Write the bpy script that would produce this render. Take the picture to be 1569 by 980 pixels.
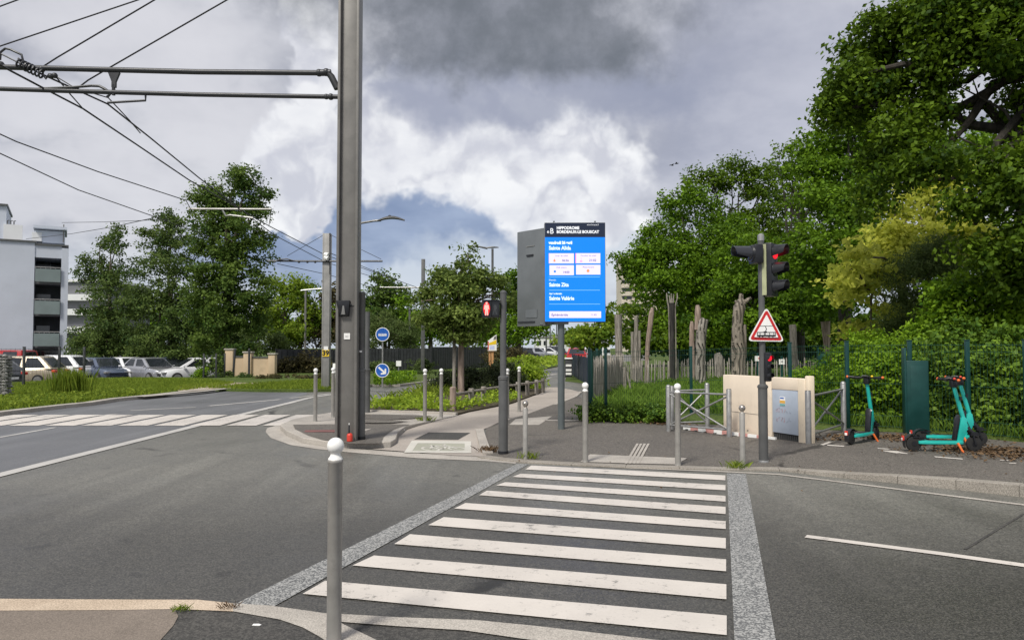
import bpy, bmesh, math, random
import numpy as np
from mathutils import Vector, Matrix

# ------------------------------------------------------------------ camera, sky, sun, exposure
for o in list(bpy.data.objects):
    bpy.data.objects.remove(o)
SC = bpy.context.scene
COL = SC.collection
R = math.radians
FPX, CX, CY, HOR, H = 1133.0, 784.5, 490.0, 531.0, 1.7
PITCH = math.atan((HOR - CY) / FPX)
cam_d = bpy.data.cameras.new("camera")
cam_d.sensor_width = 36.0
cam_d.lens = 36.0 * FPX / 1569.0
cam_d.clip_end = 3000
cam = bpy.data.objects.new("camera", cam_d)
COL.objects.link(cam)
cam.location = (0, 0, H)
cam.rotation_euler = (math.pi / 2 + PITCH, 0, 0)
SC.camera = cam
SC.view_settings.view_transform = 'Standard'
SC.view_settings.look = 'None'
SC.view_settings.exposure = 0.58
SC.view_settings.gamma = 1.0
SC.cycles.max_bounces = 5
SC.cycles.transparent_max_bounces = 6

SUN_EL, SUN_AZ = 52.0, -150.0          # azimuth clockwise from +Y: behind the viewer, to the left
sun_d = bpy.data.lights.new("sun", 'SUN')
sun_d.energy = 2.5
sun_d.angle = R(12)
sun_d.color = (1.0, 0.95, 0.86)
sun = bpy.data.objects.new("sun", sun_d)
COL.objects.link(sun)
sd = Vector((math.sin(R(SUN_AZ)) * math.cos(R(SUN_EL)), math.cos(R(SUN_AZ)) * math.cos(R(SUN_EL)), math.sin(R(SUN_EL))))
sun.rotation_euler = (-sd).to_track_quat('-Z', 'Y').to_euler()

world = bpy.data.worlds.new("World")
SC.world = world
world.use_nodes = True


class NT:
    """small node-tree writer"""
    def __init__(self, tree):
        self.t = tree
        tree.nodes.clear()

    def n(self, typ, **kw):
        nd = self.t.nodes.new(typ)
        for k, v in kw.items():
            setattr(nd, k, v)
        return nd

    def l(self, a, b):
        self.t.links.new(a, b)

    def put(self, sock, v):
        if hasattr(v, 'is_output'):
            self.l(v, sock)
        elif v is not None:
            if isinstance(v, (tuple, list)) and len(v) == 3 and sock.type == 'RGBA':
                v = (*v, 1)
            sock.default_value = v

    def math(self, op, a, b=None, c=None, clamp=False):
        nd = self.n('ShaderNodeMath', operation=op, use_clamp=clamp)
        self.put(nd.inputs[0], a)
        if b is not None: self.put(nd.inputs[1], b)
        if c is not None: self.put(nd.inputs[2], c)
        return nd.outputs[0]

    def vmath(self, op, a, b=None):
        nd = self.n('ShaderNodeVectorMath', operation=op)
        self.put(nd.inputs[0], a)
        if b is not None: self.put(nd.inputs[1], b)
        return nd.outputs[0]

    def ramp(self, v, a, b, ta=0.0, tb=1.0, smooth=True):
        nd = self.n('ShaderNodeMapRange', interpolation_type='SMOOTHSTEP' if smooth else 'LINEAR')
        for i, x in enumerate((v, a, b, ta, tb)):
            self.put(nd.inputs[i], x)
        return nd.outputs[0]

    def mix(self, f, a, b, blend='MIX'):
        nd = self.n('ShaderNodeMix', data_type='RGBA', blend_type=blend)
        self.put(nd.inputs[0], f)
        self.put(nd.inputs[6], a)
        self.put(nd.inputs[7], b)
        return nd.outputs[2]

    def noise(self, vec, scale, detail=4, rough=0.5, out=0, lac=2.0, dist=0.0):
        nd = self.n('ShaderNodeTexNoise')
        if vec is not None: self.l(vec, nd.inputs['Vector'])
        nd.inputs['Scale'].default_value = scale
        nd.inputs['Detail'].default_value = detail
        nd.inputs['Roughness'].default_value = rough
        nd.inputs['Lacunarity'].default_value = lac
        nd.inputs['Distortion'].default_value = dist
        return nd.outputs[out]


def build_sky():
    N = NT(world.node_tree)
    out = N.n('ShaderNodeOutputWorld')
    tc = N.n('ShaderNodeTexCoord').outputs['Generated']
    sep = N.n('ShaderNodeSeparateXYZ'); N.l(tc, sep.inputs[0])
    az = N.math('ARCTAN2', sep.outputs[0], sep.outputs[1])
    el = N.math('ARCSINE', sep.outputs[2])
    warp = N.noise(tc, 5.0, 5, 0.62, out=1)
    wsep = N.n('ShaderNodeSeparateColor'); N.l(warp, wsep.inputs[0])
    azw = N.math('ADD', az, N.math('MULTIPLY', N.math('SUBTRACT', wsep.outputs[0], 0.5), 0.20))
    elw = N.math('ADD', el, N.math('MULTIPLY', N.math('SUBTRACT', wsep.outputs[1], 0.5), 0.16))
    # stretched deck noise: clouds flatten towards the horizon
    hv = N.n('ShaderNodeCombineXYZ')
    den = N.math('ADD', N.math('MAXIMUM', sep.outputs[2], 0.0), 0.22)
    N.l(N.math('DIVIDE', sep.outputs[0], den), hv.inputs[0])
    N.l(N.math('DIVIDE', sep.outputs[1], den), hv.inputs[1])
    deck = N.noise(hv.outputs[0], 1.9, 5, 0.58)
    fine = N.noise(tc, 9.0, 6, 0.62)
    wp = N.vmath('ADD', tc, N.vmath('MULTIPLY', N.vmath('SUBTRACT', N.noise(tc, 7.0, 4, 0.6, out=1), (0.5, 0.5, 0.5)), (0.10, 0.10, 0.10)))
    def billow(v, det):
        n_ = N.noise(v, 5.2, det, 0.52)
        return N.math('ABSOLUTE', N.math('MULTIPLY', N.math('SUBTRACT', n_, 0.5), 3.2))
    puff = billow(wp, 5)
    # the same billows seen a little higher: their difference reads as light from above
    puff2 = billow(N.vmath('ADD', wp, (0.0, 0.0, 0.022)), 3)
    relief = N.math('SUBTRACT', puff2, puff)
    # base: lilac-grey overcast, modulated
    base = N.mix(N.ramp(deck, 0.33, 0.68), (0.33, 0.34, 0.395), (0.53, 0.535, 0.575))
    base = N.mix(N.ramp(N.math('ADD', N.math('MULTIPLY', fine, 0.5), N.math('MULTIPLY', deck, 0.5)), 0.42, 0.62, 0.0, 0.6), base, (0.68, 0.68, 0.71))

    def lobe(px, py, sx, sy, soft=(1.12, 0.62), k=0.55, nz=None):
        a = math.atan((px - CX) / FPX)
        e = math.atan((HOR - py) / FPX * math.cos(a))
        u = N.math('DIVIDE', N.math('SUBTRACT', azw, a), sx / FPX)
        v = N.math('DIVIDE', N.math('SUBTRACT', elw, e), sy / FPX)
        d = N.math('SQRT', N.math('ADD', N.math('MULTIPLY', u, u), N.math('MULTIPLY', v, v)))
        d = N.math('ADD', d, N.math('MULTIPLY', N.math('SUBTRACT', nz if nz is not None else fine, 0.5), k))
        return N.ramp(d, soft[1], soft[0], 1.0, 0.0)

    def lobes(lst, **kw):
        f = None
        for q in lst:
            g = lobe(*q, **kw)
            f = g if f is None else N.math('MAXIMUM', f, g)
        return f

    c = base
    # paler band near the horizon
    c = N.mix(N.ramp(elw, 0.02, 0.16, 0.75, 0.0), c, (0.52, 0.58, 0.67))
    blue = lobes([(590, 365, 320, 75), (800, 372, 120, 30), (430, 335, 100, 85), (720, 350, 190, 60)], soft=(1.25, 0.5))
    c = N.mix(N.math('MULTIPLY', blue, 0.95), c, N.mix(N.ramp(deck, 0.3, 0.7), (0.185, 0.245, 0.39), (0.31, 0.38, 0.53)))
    lo = lobes([(800, 400, 200, 38), (600, 432, 160, 30), (900, 360, 110, 50)], soft=(1.3, 0.5), k=0.9)
    c = N.mix(N.math('MULTIPLY', lo, 0.8), c, (0.58, 0.63, 0.70))
    lil = lobes([(1180, 150, 230, 210)], soft=(1.3, 0.4))
    c = N.mix(N.math('MULTIPLY', lil, 0.75), c, N.mix(N.ramp(deck, 0.3, 0.7), (0.32, 0.335, 0.42), (0.43, 0.44, 0.52)))
    lef = lobes([(120, 280, 200, 60), (200, 50, 170, 55), (310, 180, 110, 60), (40, 160, 90, 40)], soft=(1.2, 0.6), k=1.3)
    c = N.mix(N.math('MULTIPLY', lef, 0.7), c, (0.64, 0.635, 0.67))
    # bright cumulus with grey hollows
    cum = lobes([(690, 228, 170, 88), (462, 240, 70, 66), (445, 316, 52, 26), (850, 262, 125, 80), (610, 165, 60, 60), (470, 90, 40, 80), (900, 320, 90, 40)],
                soft=(1.10, 0.80), k=0.90, nz=N.math('ADD', N.math('MULTIPLY', puff, 0.65), N.math('MULTIPLY', fine, 0.45)))
    cumc = N.mix(N.ramp(N.math('ADD', relief, N.math('MULTIPLY', N.math('SUBTRACT', fine, 0.5), 0.7)), -0.20, 0.16), (0.56, 0.565, 0.62), (0.86, 0.86, 0.865))
    cumc = N.mix(N.ramp(deck, 0.40, 0.66, 0.0, 0.45), cumc, (0.52, 0.53, 0.60))
    c = N.mix(N.math('MULTIPLY', cum, 0.95), c, cumc)
    # dark rain cloud overhead
    dk2 = lobes([(690, 140, 170, 55), (800, 180, 85, 45), (920, 140, 170, 60)], soft=(1.25, 0.5), k=0.9)
    c = N.mix(N.math('MULTIPLY', dk2, 0.8), c, (0.27, 0.29, 0.38))
    dk = lobes([(760, 10, 340, 105), (700, 80, 200, 55), (880, 70, 190, 65)], soft=(1.2, 0.45), k=0.8)
    c = N.mix(N.math('MULTIPLY', dk, 0.93), c, N.mix(N.ramp(fine, 0.35, 0.68), (0.135, 0.145, 0.16), (0.24, 0.25, 0.285)))
    bg1 = N.n('ShaderNodeBackground'); N.l(c, bg1.inputs[0]); bg1.inputs[1].default_value = 0.80
    sky = N.n('ShaderNodeTexSky', sky_type='NISHITA', sun_disc=False)
    sky.sun_elevation = R(SUN_EL); sky.sun_rotation = R(SUN_AZ)
    bg2 = N.n('ShaderNodeBackground'); N.l(sky.outputs[0], bg2.inputs[0]); bg2.inputs[1].default_value = 0.07
    mx = N.n('ShaderNodeMixShader')
    mx.inputs[0].default_value = 0.90          # cloud cover
    N.l(bg2.outputs[0], mx.inputs[1]); N.l(bg1.outputs[0], mx.inputs[2])
    N.l(mx.outputs[0], out.inputs[0])


build_sky()


# ------------------------------------------------------------------ picture -> place
def ray(px, py):
    x, y = (px - CX) / FPX, (CY - py) / FPX
    c, s = math.cos(PITCH), math.sin(PITCH)
    return Vector((x, c - y * s, s + y * c))


def G(px, py, z=0.0):
    """point of the level plane at height z"""
    d = ray(px, py)
    t = (z - H) / d.z
    return Vector((d.x * t, d.y * t, z))


def P(px, py, Y):
    """point at distance Y down the street"""
    d = ray(px, py)
    t = Y / d.y
    return Vector((d.x * t, Y, H + d.z * t))


def at(px, Y, z=0.0):
    return Vector((ray(px, HOR).x / ray(px, HOR).y * Y, Y, z))


def sstep(a, b, x):
    t = min(1, max(0, (x - a) / (b - a)))
    return t * t * (3 - 2 * t)


def walk_z(x):
    return 0.02 + 0.11 * sstep(3.3, 6.2, x)


# ------------------------------------------------------------------ materials
MATS = {}


def principled(N, **kw):
    b = N.n('ShaderNodeBsdfPrincipled')
    out = N.n('ShaderNodeOutputMaterial')
    N.l(b.outputs[0], out.inputs[0])
    for k, v in kw.items():
        N.put(b.inputs[k.replace('_', ' ')], v)
    return b, out


def mat(name, col, rough=0.5, metal=0.0, var=0.15, scale=6.0, bump=0.0, bscale=60.0, spec=0.5, emit=None, estr=0.0, coat=0.0, dirt=0.0):
    """painted / metal / plastic surface with uneven tone, fine bump and some grime"""
    if name in MATS: return MATS[name]
    m = bpy.data.materials.new(name); m.use_nodes = True
    N = NT(m.node_tree)
    pos = N.n('ShaderNodeTexCoord').outputs['Object']
    n1 = N.noise(pos, scale, 5, 0.6)
    dark = tuple(c * (1 - var) for c in col); lite = tuple(min(1, c * (1 + var)) for c in col)
    c = N.mix(N.ramp(n1, 0.3, 0.7), dark, lite)
    if dirt:
        n2 = N.noise(pos, scale * 2.3, 8, 0.7)
        c = N.mix(N.ramp(n2, 0.52, 0.72, 0.0, dirt), c, tuple(x * 0.45 + 0.02 for x in col))
    b, out = principled(N, Base_Color=c, Metallic=metal, Roughness=N.ramp(n1, 0.2, 0.8, max(0, rough - .08), min(1, rough + .08)))
    b.inputs['Specular IOR Level'].default_value = spec
    b.inputs['Coat Weight'].default_value = coat
    if bump:
        bp = N.n('ShaderNodeBump'); bp.inputs['Strength'].default_value = bump; bp.inputs['Distance'].default_value = 0.01
        N.l(N.noise(pos, bscale, 5, 0.6), bp.inputs['Height']); N.l(bp.outputs[0], b.inputs['Normal'])
    if emit:
        b.inputs['Emission Color'].default_value = (*emit, 1); b.inputs['Emission Strength'].default_value = estr
    MATS[name] = m
    return m


def ground(name, a, b_, grain=0.35, gscale=90.0, patch=0.6, streak=0.0, rough=0.75, speck=None, bump=0.25, crack=0.0, spec=0.4, stain=0.25, lane=None, sdir=0.0, agg=0.0):
    """asphalt / concrete: patches, fine aggregate, stains, in world space"""
    m = bpy.data.materials.new(name); m.use_nodes = True
    N = NT(m.node_tree)
    pos = N.n('ShaderNodeNewGeometry').outputs['Position']
    big = N.noise(pos, patch, 6, 0.6)
    c = N.mix(N.ramp(big, 0.32, 0.68), a, b_)
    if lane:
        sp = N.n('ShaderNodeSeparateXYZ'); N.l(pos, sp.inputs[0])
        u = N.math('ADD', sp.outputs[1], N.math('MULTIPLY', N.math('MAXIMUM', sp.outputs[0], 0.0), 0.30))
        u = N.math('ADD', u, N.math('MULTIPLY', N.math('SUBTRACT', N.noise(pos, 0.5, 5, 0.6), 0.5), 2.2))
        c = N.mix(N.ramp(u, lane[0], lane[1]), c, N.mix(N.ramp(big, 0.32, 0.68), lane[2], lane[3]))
    if streak:
        mp = N.n('ShaderNodeMapping'); mp.inputs['Scale'].default_value = (2.2, 0.12, 1); mp.inputs['Rotation'].default_value = (0, 0, sdir); N.l(pos, mp.inputs['Vector'])
        st = N.noise(mp.outputs[0], 1.0, 4, 0.55)
        c = N.mix(N.ramp(st, 0.42, 0.68, 0.0, streak), c, N.mix(1.0, c, (1.7, 1.7, 1.7), 'MULTIPLY'))
        st3 = N.noise(mp.outputs[0], 0.55, 3, 0.5)
        c = N.mix(N.ramp(st3, 0.50, 0.66, 0.0, streak), c, N.mix(1.0, c, (0.62, 0.62, 0.62), 'MULTIPLY'))
    st2 = N.noise(pos, 2.3, 9, 0.72)
    c = N.mix(N.ramp(st2, 0.54, 0.74, 0.0, stain), c, tuple(x * 0.55 for x in a))
    fine = N.noise(pos, gscale, 3, 0.7)
    c = N.mix(grain, c, N.mix(N.ramp(fine, 0.36, 0.64), tuple(x * 0.35 for x in a), tuple(min(1, x * 1.9) for x in b_)))
    if agg:
        v = N.n('ShaderNodeTexVoronoi'); v.inputs['Scale'].default_value = 70; N.l(pos, v.inputs['Vector'])
        cs = N.n('ShaderNodeSeparateColor'); N.l(v.outputs['Color'], cs.inputs[0])
        c = N.mix(agg, c, N.mix(1.0, c, N.mix(N.ramp(cs.outputs[0], 0.1, 0.95), (0.45, 0.45, 0.45), (2.1, 2.05, 1.95)), 'MULTIPLY'))
        mid = N.noise(pos, 14, 4, 0.65)
        c = N.mix(0.32, c, N.mix(1.0, c, N.mix(N.ramp(mid, 0.3, 0.7), (0.72, 0.72, 0.72), (1.28, 1.28, 1.26)), 'MULTIPLY'))
        spot = N.noise(pos, 3.1, 2, 0.4)
        c = N.mix(N.ramp(spot, 0.70, 0.74, 0.0, 0.55), c, N.mix(1.0, c, (0.45, 0.45, 0.47), 'MULTIPLY'))
    if speck:
        v = N.n('ShaderNodeTexVoronoi'); v.inputs['Scale'].default_value = speck[0]; N.l(pos, v.inputs['Vector'])
        cs = N.n('ShaderNodeSeparateColor'); N.l(v.outputs['Color'], cs.inputs[0])
        c = N.mix(N.ramp(cs.outputs[0], 0.35, 0.75), N.mix(0.8, c, speck[1]), N.mix(0.8, c, speck[2]))
    if crack:
        wv = N.noise(pos, 1.2, 5, 0.6, out=1)
        pw = N.vmath('ADD', pos, N.vmath('MULTIPLY', wv, (0.8, 0.8, 0)))
        v = N.n('ShaderNodeTexVoronoi', feature='DISTANCE_TO_EDGE'); v.inputs['Scale'].default_value = crack; N.l(pw, v.inputs['Vector'])
        gate = N.ramp(N.noise(pos, 0.35, 2), 0.50, 0.58)
        c = N.mix(N.math('MULTIPLY', N.ramp(v.outputs['Distance'], 0.004, 0.012, 0.8, 0.0), gate), c, tuple(x * 0.3 for x in a))
    b, out = principled(N, Base_Color=c, Roughness=N.ramp(big, 0.3, 0.7, rough - 0.12, rough + 0.1))
    b.inputs['Specular IOR Level'].default_value = spec
    bp = N.n('ShaderNodeBump'); bp.inputs['Strength'].default_value = bump; bp.inputs['Distance'].default_value = 0.006
    N.l(fine, bp.inputs['Height']); N.l(bp.outputs[0], b.inputs['Normal'])
    return m


def paint(name, col, under, wear=0.35, rough=0.6):
    """road paint worn through to the asphalt"""
    m = bpy.data.materials.new(name); m.use_nodes = True
    N = NT(m.node_tree)
    pos = N.n('ShaderNodeNewGeometry').outputs['Position']
    w = N.noise(pos, 9, 9, 0.72); w2 = N.noise(pos, 70, 4, 0.7); w3 = N.noise(pos, 1.1, 4, 0.6)
    s = N.math('ADD', N.math('MULTIPLY', w, 0.6), N.math('ADD', N.math('MULTIPLY', w2, 0.25), N.math('MULTIPLY', w3, 0.25)))
    c = N.mix(N.ramp(w3, 0.3, 0.7), col, tuple(x * 0.86 for x in col))
    c = N.mix(N.ramp(w2, 0.4, 0.7, 0, 0.18), c, tuple(x * 0.6 for x in col))
    c = N.mix(N.ramp(s, 0.585, 0.70, 0.0, wear), c, under)
    principled(N, Base_Color=c, Roughness=rough)
    return m


def leaf_mat(name, dark, lite, trans=0.3, rough=0.5, tcol=None):
    m = bpy.data.materials.new(name); m.use_nodes = True
    N = NT(m.node_tree)
    at_ = N.n('ShaderNodeAttribute', attribute_name='v')
    c = N.mix(at_.outputs['Fac'], dark, lite)
    b = N.n('ShaderNodeBsdfPrincipled'); N.l(c, b.inputs['Base Color'])
    b.inputs['Roughness'].default_value = rough + 0.12; b.inputs['Specular IOR Level'].default_value = 0.14
    t = N.n('ShaderNodeBsdfTranslucent')
    N.l(N.mix(0.5, c, tcol or tuple(min(1, x * 1.6) for x in lite)), t.inputs[0])
    mx = N.n('ShaderNodeMixShader'); mx.inputs[0].default_value = trans
    N.l(b.outputs[0], mx.inputs[1]); N.l(t.outputs[0], mx.inputs[2])
    out = N.n('ShaderNodeOutputMaterial'); N.l(mx.outputs[0], out.inputs[0])
    return m


def bark_mat(name, a, b_, sc=(9, 9, 1.6), bump=0.7):
    m = bpy.data.materials.new(name); m.use_nodes = True
    N = NT(m.node_tree)
    pos = N.n('ShaderNodeTexCoord').outputs['Object']
    mp = N.n('ShaderNodeMapping'); mp.inputs['Scale'].default_value = sc; N.l(pos, mp.inputs['Vector'])
    n1 = N.noise(mp.outputs[0], 1.6, 8, 0.68, dist=0.6)
    b, out = principled(N, Base_Color=N.mix(N.ramp(n1, 0.34, 0.66), a, b_), Roughness=0.85)
    bp = N.n('ShaderNodeBump'); bp.inputs['Strength'].default_value = bump; bp.inputs['Distance'].default_value = 0.03
    N.l(n1, bp.inputs['Height']); N.l(bp.outputs[0], b.inputs['Normal'])
    return m


# ------------------------------------------------------------------ mesh writer
class MB:
    def __init__(self):
        self.v, self.f, self.m = [], [], []

    def add(self, vs, fs, m, M=None):
        k = len(self.v)
        self.v += [tuple(M @ Vector(p)) if M is not None else tuple(p) for p in vs]
        self.f += [tuple(i + k for i in f) for f in fs]
        self.m += [m] * len(fs)
        return self

    def box(self, c, s, m, rz=0.0, M=None):
        x, y, z = s[0] / 2, s[1] / 2, s[2] / 2
        T = Matrix.Translation(Vector(c)) @ Matrix.Rotation(rz, 4, 'Z')
        if M is not None: T = M @ T
        vs = [(-x, -y, -z), (x, -y, -z), (x, y, -z), (-x, y, -z), (-x, -y, z), (x, -y, z), (x, y, z), (-x, y, z)]
        return self.add(vs, [(3, 2, 1, 0), (4, 5, 6, 7), (0, 1, 5, 4), (1, 2, 6, 5), (2, 3, 7, 6), (3, 0, 4, 7)], m, T)

    def tube(self, pts, rad, m, n=10, caps=True, M=None):
        pts = [Vector(p) for p in pts]
        if not isinstance(rad, (list, tuple)): rad = [rad] * len(pts)
        vs, fs = [], []
        up = None
        for i, p in enumerate(pts):
            a = pts[max(0, i - 1)]; b = pts[min(len(pts) - 1, i + 1)]
            d = (b - a)
            if d.length < 1e-9: d = Vector((0, 0, 1))
            d.normalize()
            if up is None or abs(up.dot(d)) > 0.99:
                up = Vector((0, 0, 1)) if abs(d.z) < 0.9 else Vector((1, 0, 0))
            u = d.cross(up).normalized(); w = u.cross(d).normalized(); up = w
            for k in range(n):
                t = 2 * math.pi * k / n
                vs.append(p + (u * math.cos(t) + w * math.sin(t)) * rad[i])
        for i in range(len(pts) - 1):
            for k in range(n):
                a = i * n + k; b = i * n + (k + 1) % n
                fs.append((a, a + n, b + n, b))
        if caps:
            fs.append(tuple(range(n)))
            fs.append(tuple(range((len(pts) - 1) * n, len(pts) * n))[::-1])
        return self.add(vs, fs, m, M)

    def lathe(self, prof, c, m, n=24, M=None):
        vs, fs = [], []
        for r, z in prof:
            for k in range(n):
                t = 2 * math.pi * k / n
                vs.append((c[0] + r * math.cos(t), c[1] + r * math.sin(t), c[2] + z))
        for i in range(len(prof) - 1):
            for k in range(n):
                a = i * n + k; b = i * n + (k + 1) % n
                fs.append((a, b, b + n, a + n))
        fs.append(tuple(range(n))[::-1]); fs.append(tuple(range((len(prof) - 1) * n, len(prof) * n)))
        return self.add(vs, fs, m, M)

    def ball(self, c, r, m, n=18, M=None, sz=1.0):
        k = n // 2
        return self.lathe([(max(1e-4, r * math.sin(math.pi * i / k)), -sz * r * math.cos(math.pi * i / k)) for i in range(k + 1)], c, m, n, M)

    def prism(self, poly, z0, z1, m, M=None):
        """poly: xy(z) points; z1 a number or one per point"""
        n = len(poly)
        a = sum(poly[i][0] * poly[(i + 1) % n][1] - poly[(i + 1) % n][0] * poly[i][1] for i in range(n))
        zs = list(z1) if isinstance(z1, (list, tuple)) else [z1] * n
        poly = list(poly)
        if a < 0:
            poly = poly[::-1]; zs = zs[::-1]
        vs = [(p[0], p[1], z0) for p in poly] + [(p[0], p[1], z) for p, z in zip(poly, zs)]
        fs = [tuple(range(n))[::-1], tuple(range(n, 2 * n))] + [(i, (i + 1) % n, (i + 1) % n + n, i + n) for i in range(n)]
        return self.add(vs, fs, m, M)

    def sheet(self, poly, m, z=None):
        n = len(poly)
        a = sum(poly[i][0] * poly[(i + 1) % n][1] - poly[(i + 1) % n][0] * poly[i][1] for i in range(n))
        poly = list(poly) if a > 0 else list(poly)[::-1]
        return self.add([(p[0], p[1], p[2] if z is None else z) for p in poly], [tuple(range(n))], m)

    def plate(self, outline, t, m, M=None):
        """outline in local x,z; extruded along y from 0 (front) to t (back)"""
        n = len(outline)
        a = sum(outline[i][0] * outline[(i + 1) % n][1] - outline[(i + 1) % n][0] * outline[i][1] for i in range(n))
        o = list(outline) if a > 0 else list(outline)[::-1]
        vs = [(p[0], 0, p[1]) for p in o] + [(p[0], t, p[1]) for p in o]
        fs = [tuple(range(n)), tuple(range(n, 2 * n))[::-1]] + [(i + n, (i + 1) % n + n, (i + 1) % n, i) for i in range(n)]
        return self.add(vs, fs, m, M)

    def text(self, s, size, x, z, y, m, align='LEFT', bold=0.0, M=None, sx=1.0):
        """flat lettering facing -y, baseline at (x, z)"""
        cu = bpy.data.curves.new('lettering', 'FONT')
        cu.body = s; cu.size = size; cu.align_x = align; cu.offset = bold; cu.resolution_u = 3
        ob = bpy.data.objects.new('lettering', cu); COL.objects.link(ob)
        dg = bpy.context.evaluated_depsgraph_get(); dg.update()
        me = bpy.data.meshes.new_from_object(ob.evaluated_get(dg))
        vs = [(x + v.co.x * sx, y, z + v.co.y) for v in me.vertices]
        fs = [tuple(p.vertices) for p in me.polygons]
        bpy.data.objects.remove(ob); bpy.data.meshes.remove(me); bpy.data.curves.remove(cu)
        return self.add(vs, fs, m, M)

    def build(self, name, parent=None, smooth=True, bevel=0.0, ang=40, loc=None, rz=None):
        me = bpy.data.meshes.new(name)
        me.from_pydata(self.v, [], self.f)
        ms = []
        for m in self.m:
            if m not in ms: ms.append(m)
        for m in ms: me.materials.append(m)
        idx = {id(m): i for i, m in enumerate(ms)}
        me.polygons.foreach_set('material_index', [idx[id(m)] for m in self.m])
        if bevel:
            bm = bmesh.new(); bm.from_mesh(me)
            es = [e for e in bm.edges if len(e.link_faces) == 2 and e.calc_face_angle(0) > R(30)]
            bmesh.ops.bevel(bm, geom=es, offset=bevel, segments=2, profile=0.5, affect='EDGES', clamp_overlap=True)
            bm.to_mesh(me); bm.free()
        if smooth:
            me.polygons.foreach_set('use_smooth', [True] * len(me.polygons))
            me.set_sharp_from_angle(angle=R(ang))
        me.update()
        o = bpy.data.objects.new(name, me); COL.objects.link(o)
        if parent is not None: o.parent = parent
        if loc is not None: o.location = loc
        if rz is not None: o.rotation_euler.z = rz
        return o


def tag(o, label=None, cat=None, group=None, kind=None):
    if label: o['label'] = label
    if cat: o['category'] = cat
    if group: o['group'] = group
    if kind: o['kind'] = kind
    return o


def thing(name, label, cat, loc=(0, 0, 0), rz=0.0, group=None):
    o = bpy.data.objects.new(name, None); COL.objects.link(o)
    o.empty_display_size = 0.2
    o.location = loc; o.rotation_euler = (0, 0, rz)
    return tag(o, label, cat, group)


def structure(o):
    o['kind'] = 'structure'
    return o


def copy_thing(root, loc, rz=0.0, label=None, group=None):
    def rec(o, parent):
        c = o.copy(); COL.objects.link(c); c.parent = parent
        for ch in o.children: rec(ch, c)
        return c
    r = rec(root, None)
    r.location = loc; r.rotation_euler = (0, 0, rz)
    if label: r['label'] = label
    if group: r['group'] = group
    return r


def rotz(a): return Matrix.Rotation(a, 4, 'Z')
def trans(*p): return Matrix.Translation(Vector(p))


# ------------------------------------------------------------------ foliage
def leaf_mesh(name, pts, outward, size, rng, m, parent=None, width=0.62, shade=None, up=0.5, aniso=0.0):
    """one rhombus leaf at every point (numpy arrays)"""
    n = len(pts)
    nrm = rng.normal(size=(n, 3)) * 0.75 + outward * 0.7 + np.array([0, 0, up])
    nrm /= np.linalg.norm(nrm, axis=1)[:, None] + 1e-9
    t = rng.normal(size=(n, 3)); t[:, 2] -= aniso
    t -= nrm * (t * nrm).sum(1)[:, None]
    t /= np.linalg.norm(t, axis=1)[:, None] + 1e-9
    b = np.cross(nrm, t)
    L = (size * rng.uniform(0.6, 1.35, n))[:, None]
    v = np.empty((n, 4, 3))
    v[:, 0] = pts - t * L * 0.5
    v[:, 1] = pts + b * L * width * 0.5 + t * L * 0.05
    v[:, 2] = pts + t * L * 0.5 - nrm * L * 0.10
    v[:, 3] = pts - b * L * width * 0.5 + t * L * 0.05
    me = bpy.data.meshes.new(name)
    me.vertices.add(n * 4); me.vertices.foreach_set('co', v.reshape(-1).astype(np.float32))
    me.loops.add(n * 4); me.loops.foreach_set('vertex_index', np.arange(n * 4, dtype=np.int32))
    me.polygons.add(n); me.polygons.foreach_set('loop_start', np.arange(0, n * 4, 4, dtype=np.int32))
    me.polygons.foreach_set('loop_total', np.full(n, 4, dtype=np.int32))
    a = me.attributes.new('v', 'FLOAT', 'FACE')
    s = rng.uniform(0, 1, n) if shade is None else np.clip(shade + rng.normal(0, 0.16, n), 0, 1)
    a.data.foreach_set('value', s.astype(np.float32))
    me.materials.append(m)
    me.update(calc_edges=True)
    o = bpy.data.objects.new(name, me); COL.objects.link(o)
    if parent is not None: o.parent = parent
    return o


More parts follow.
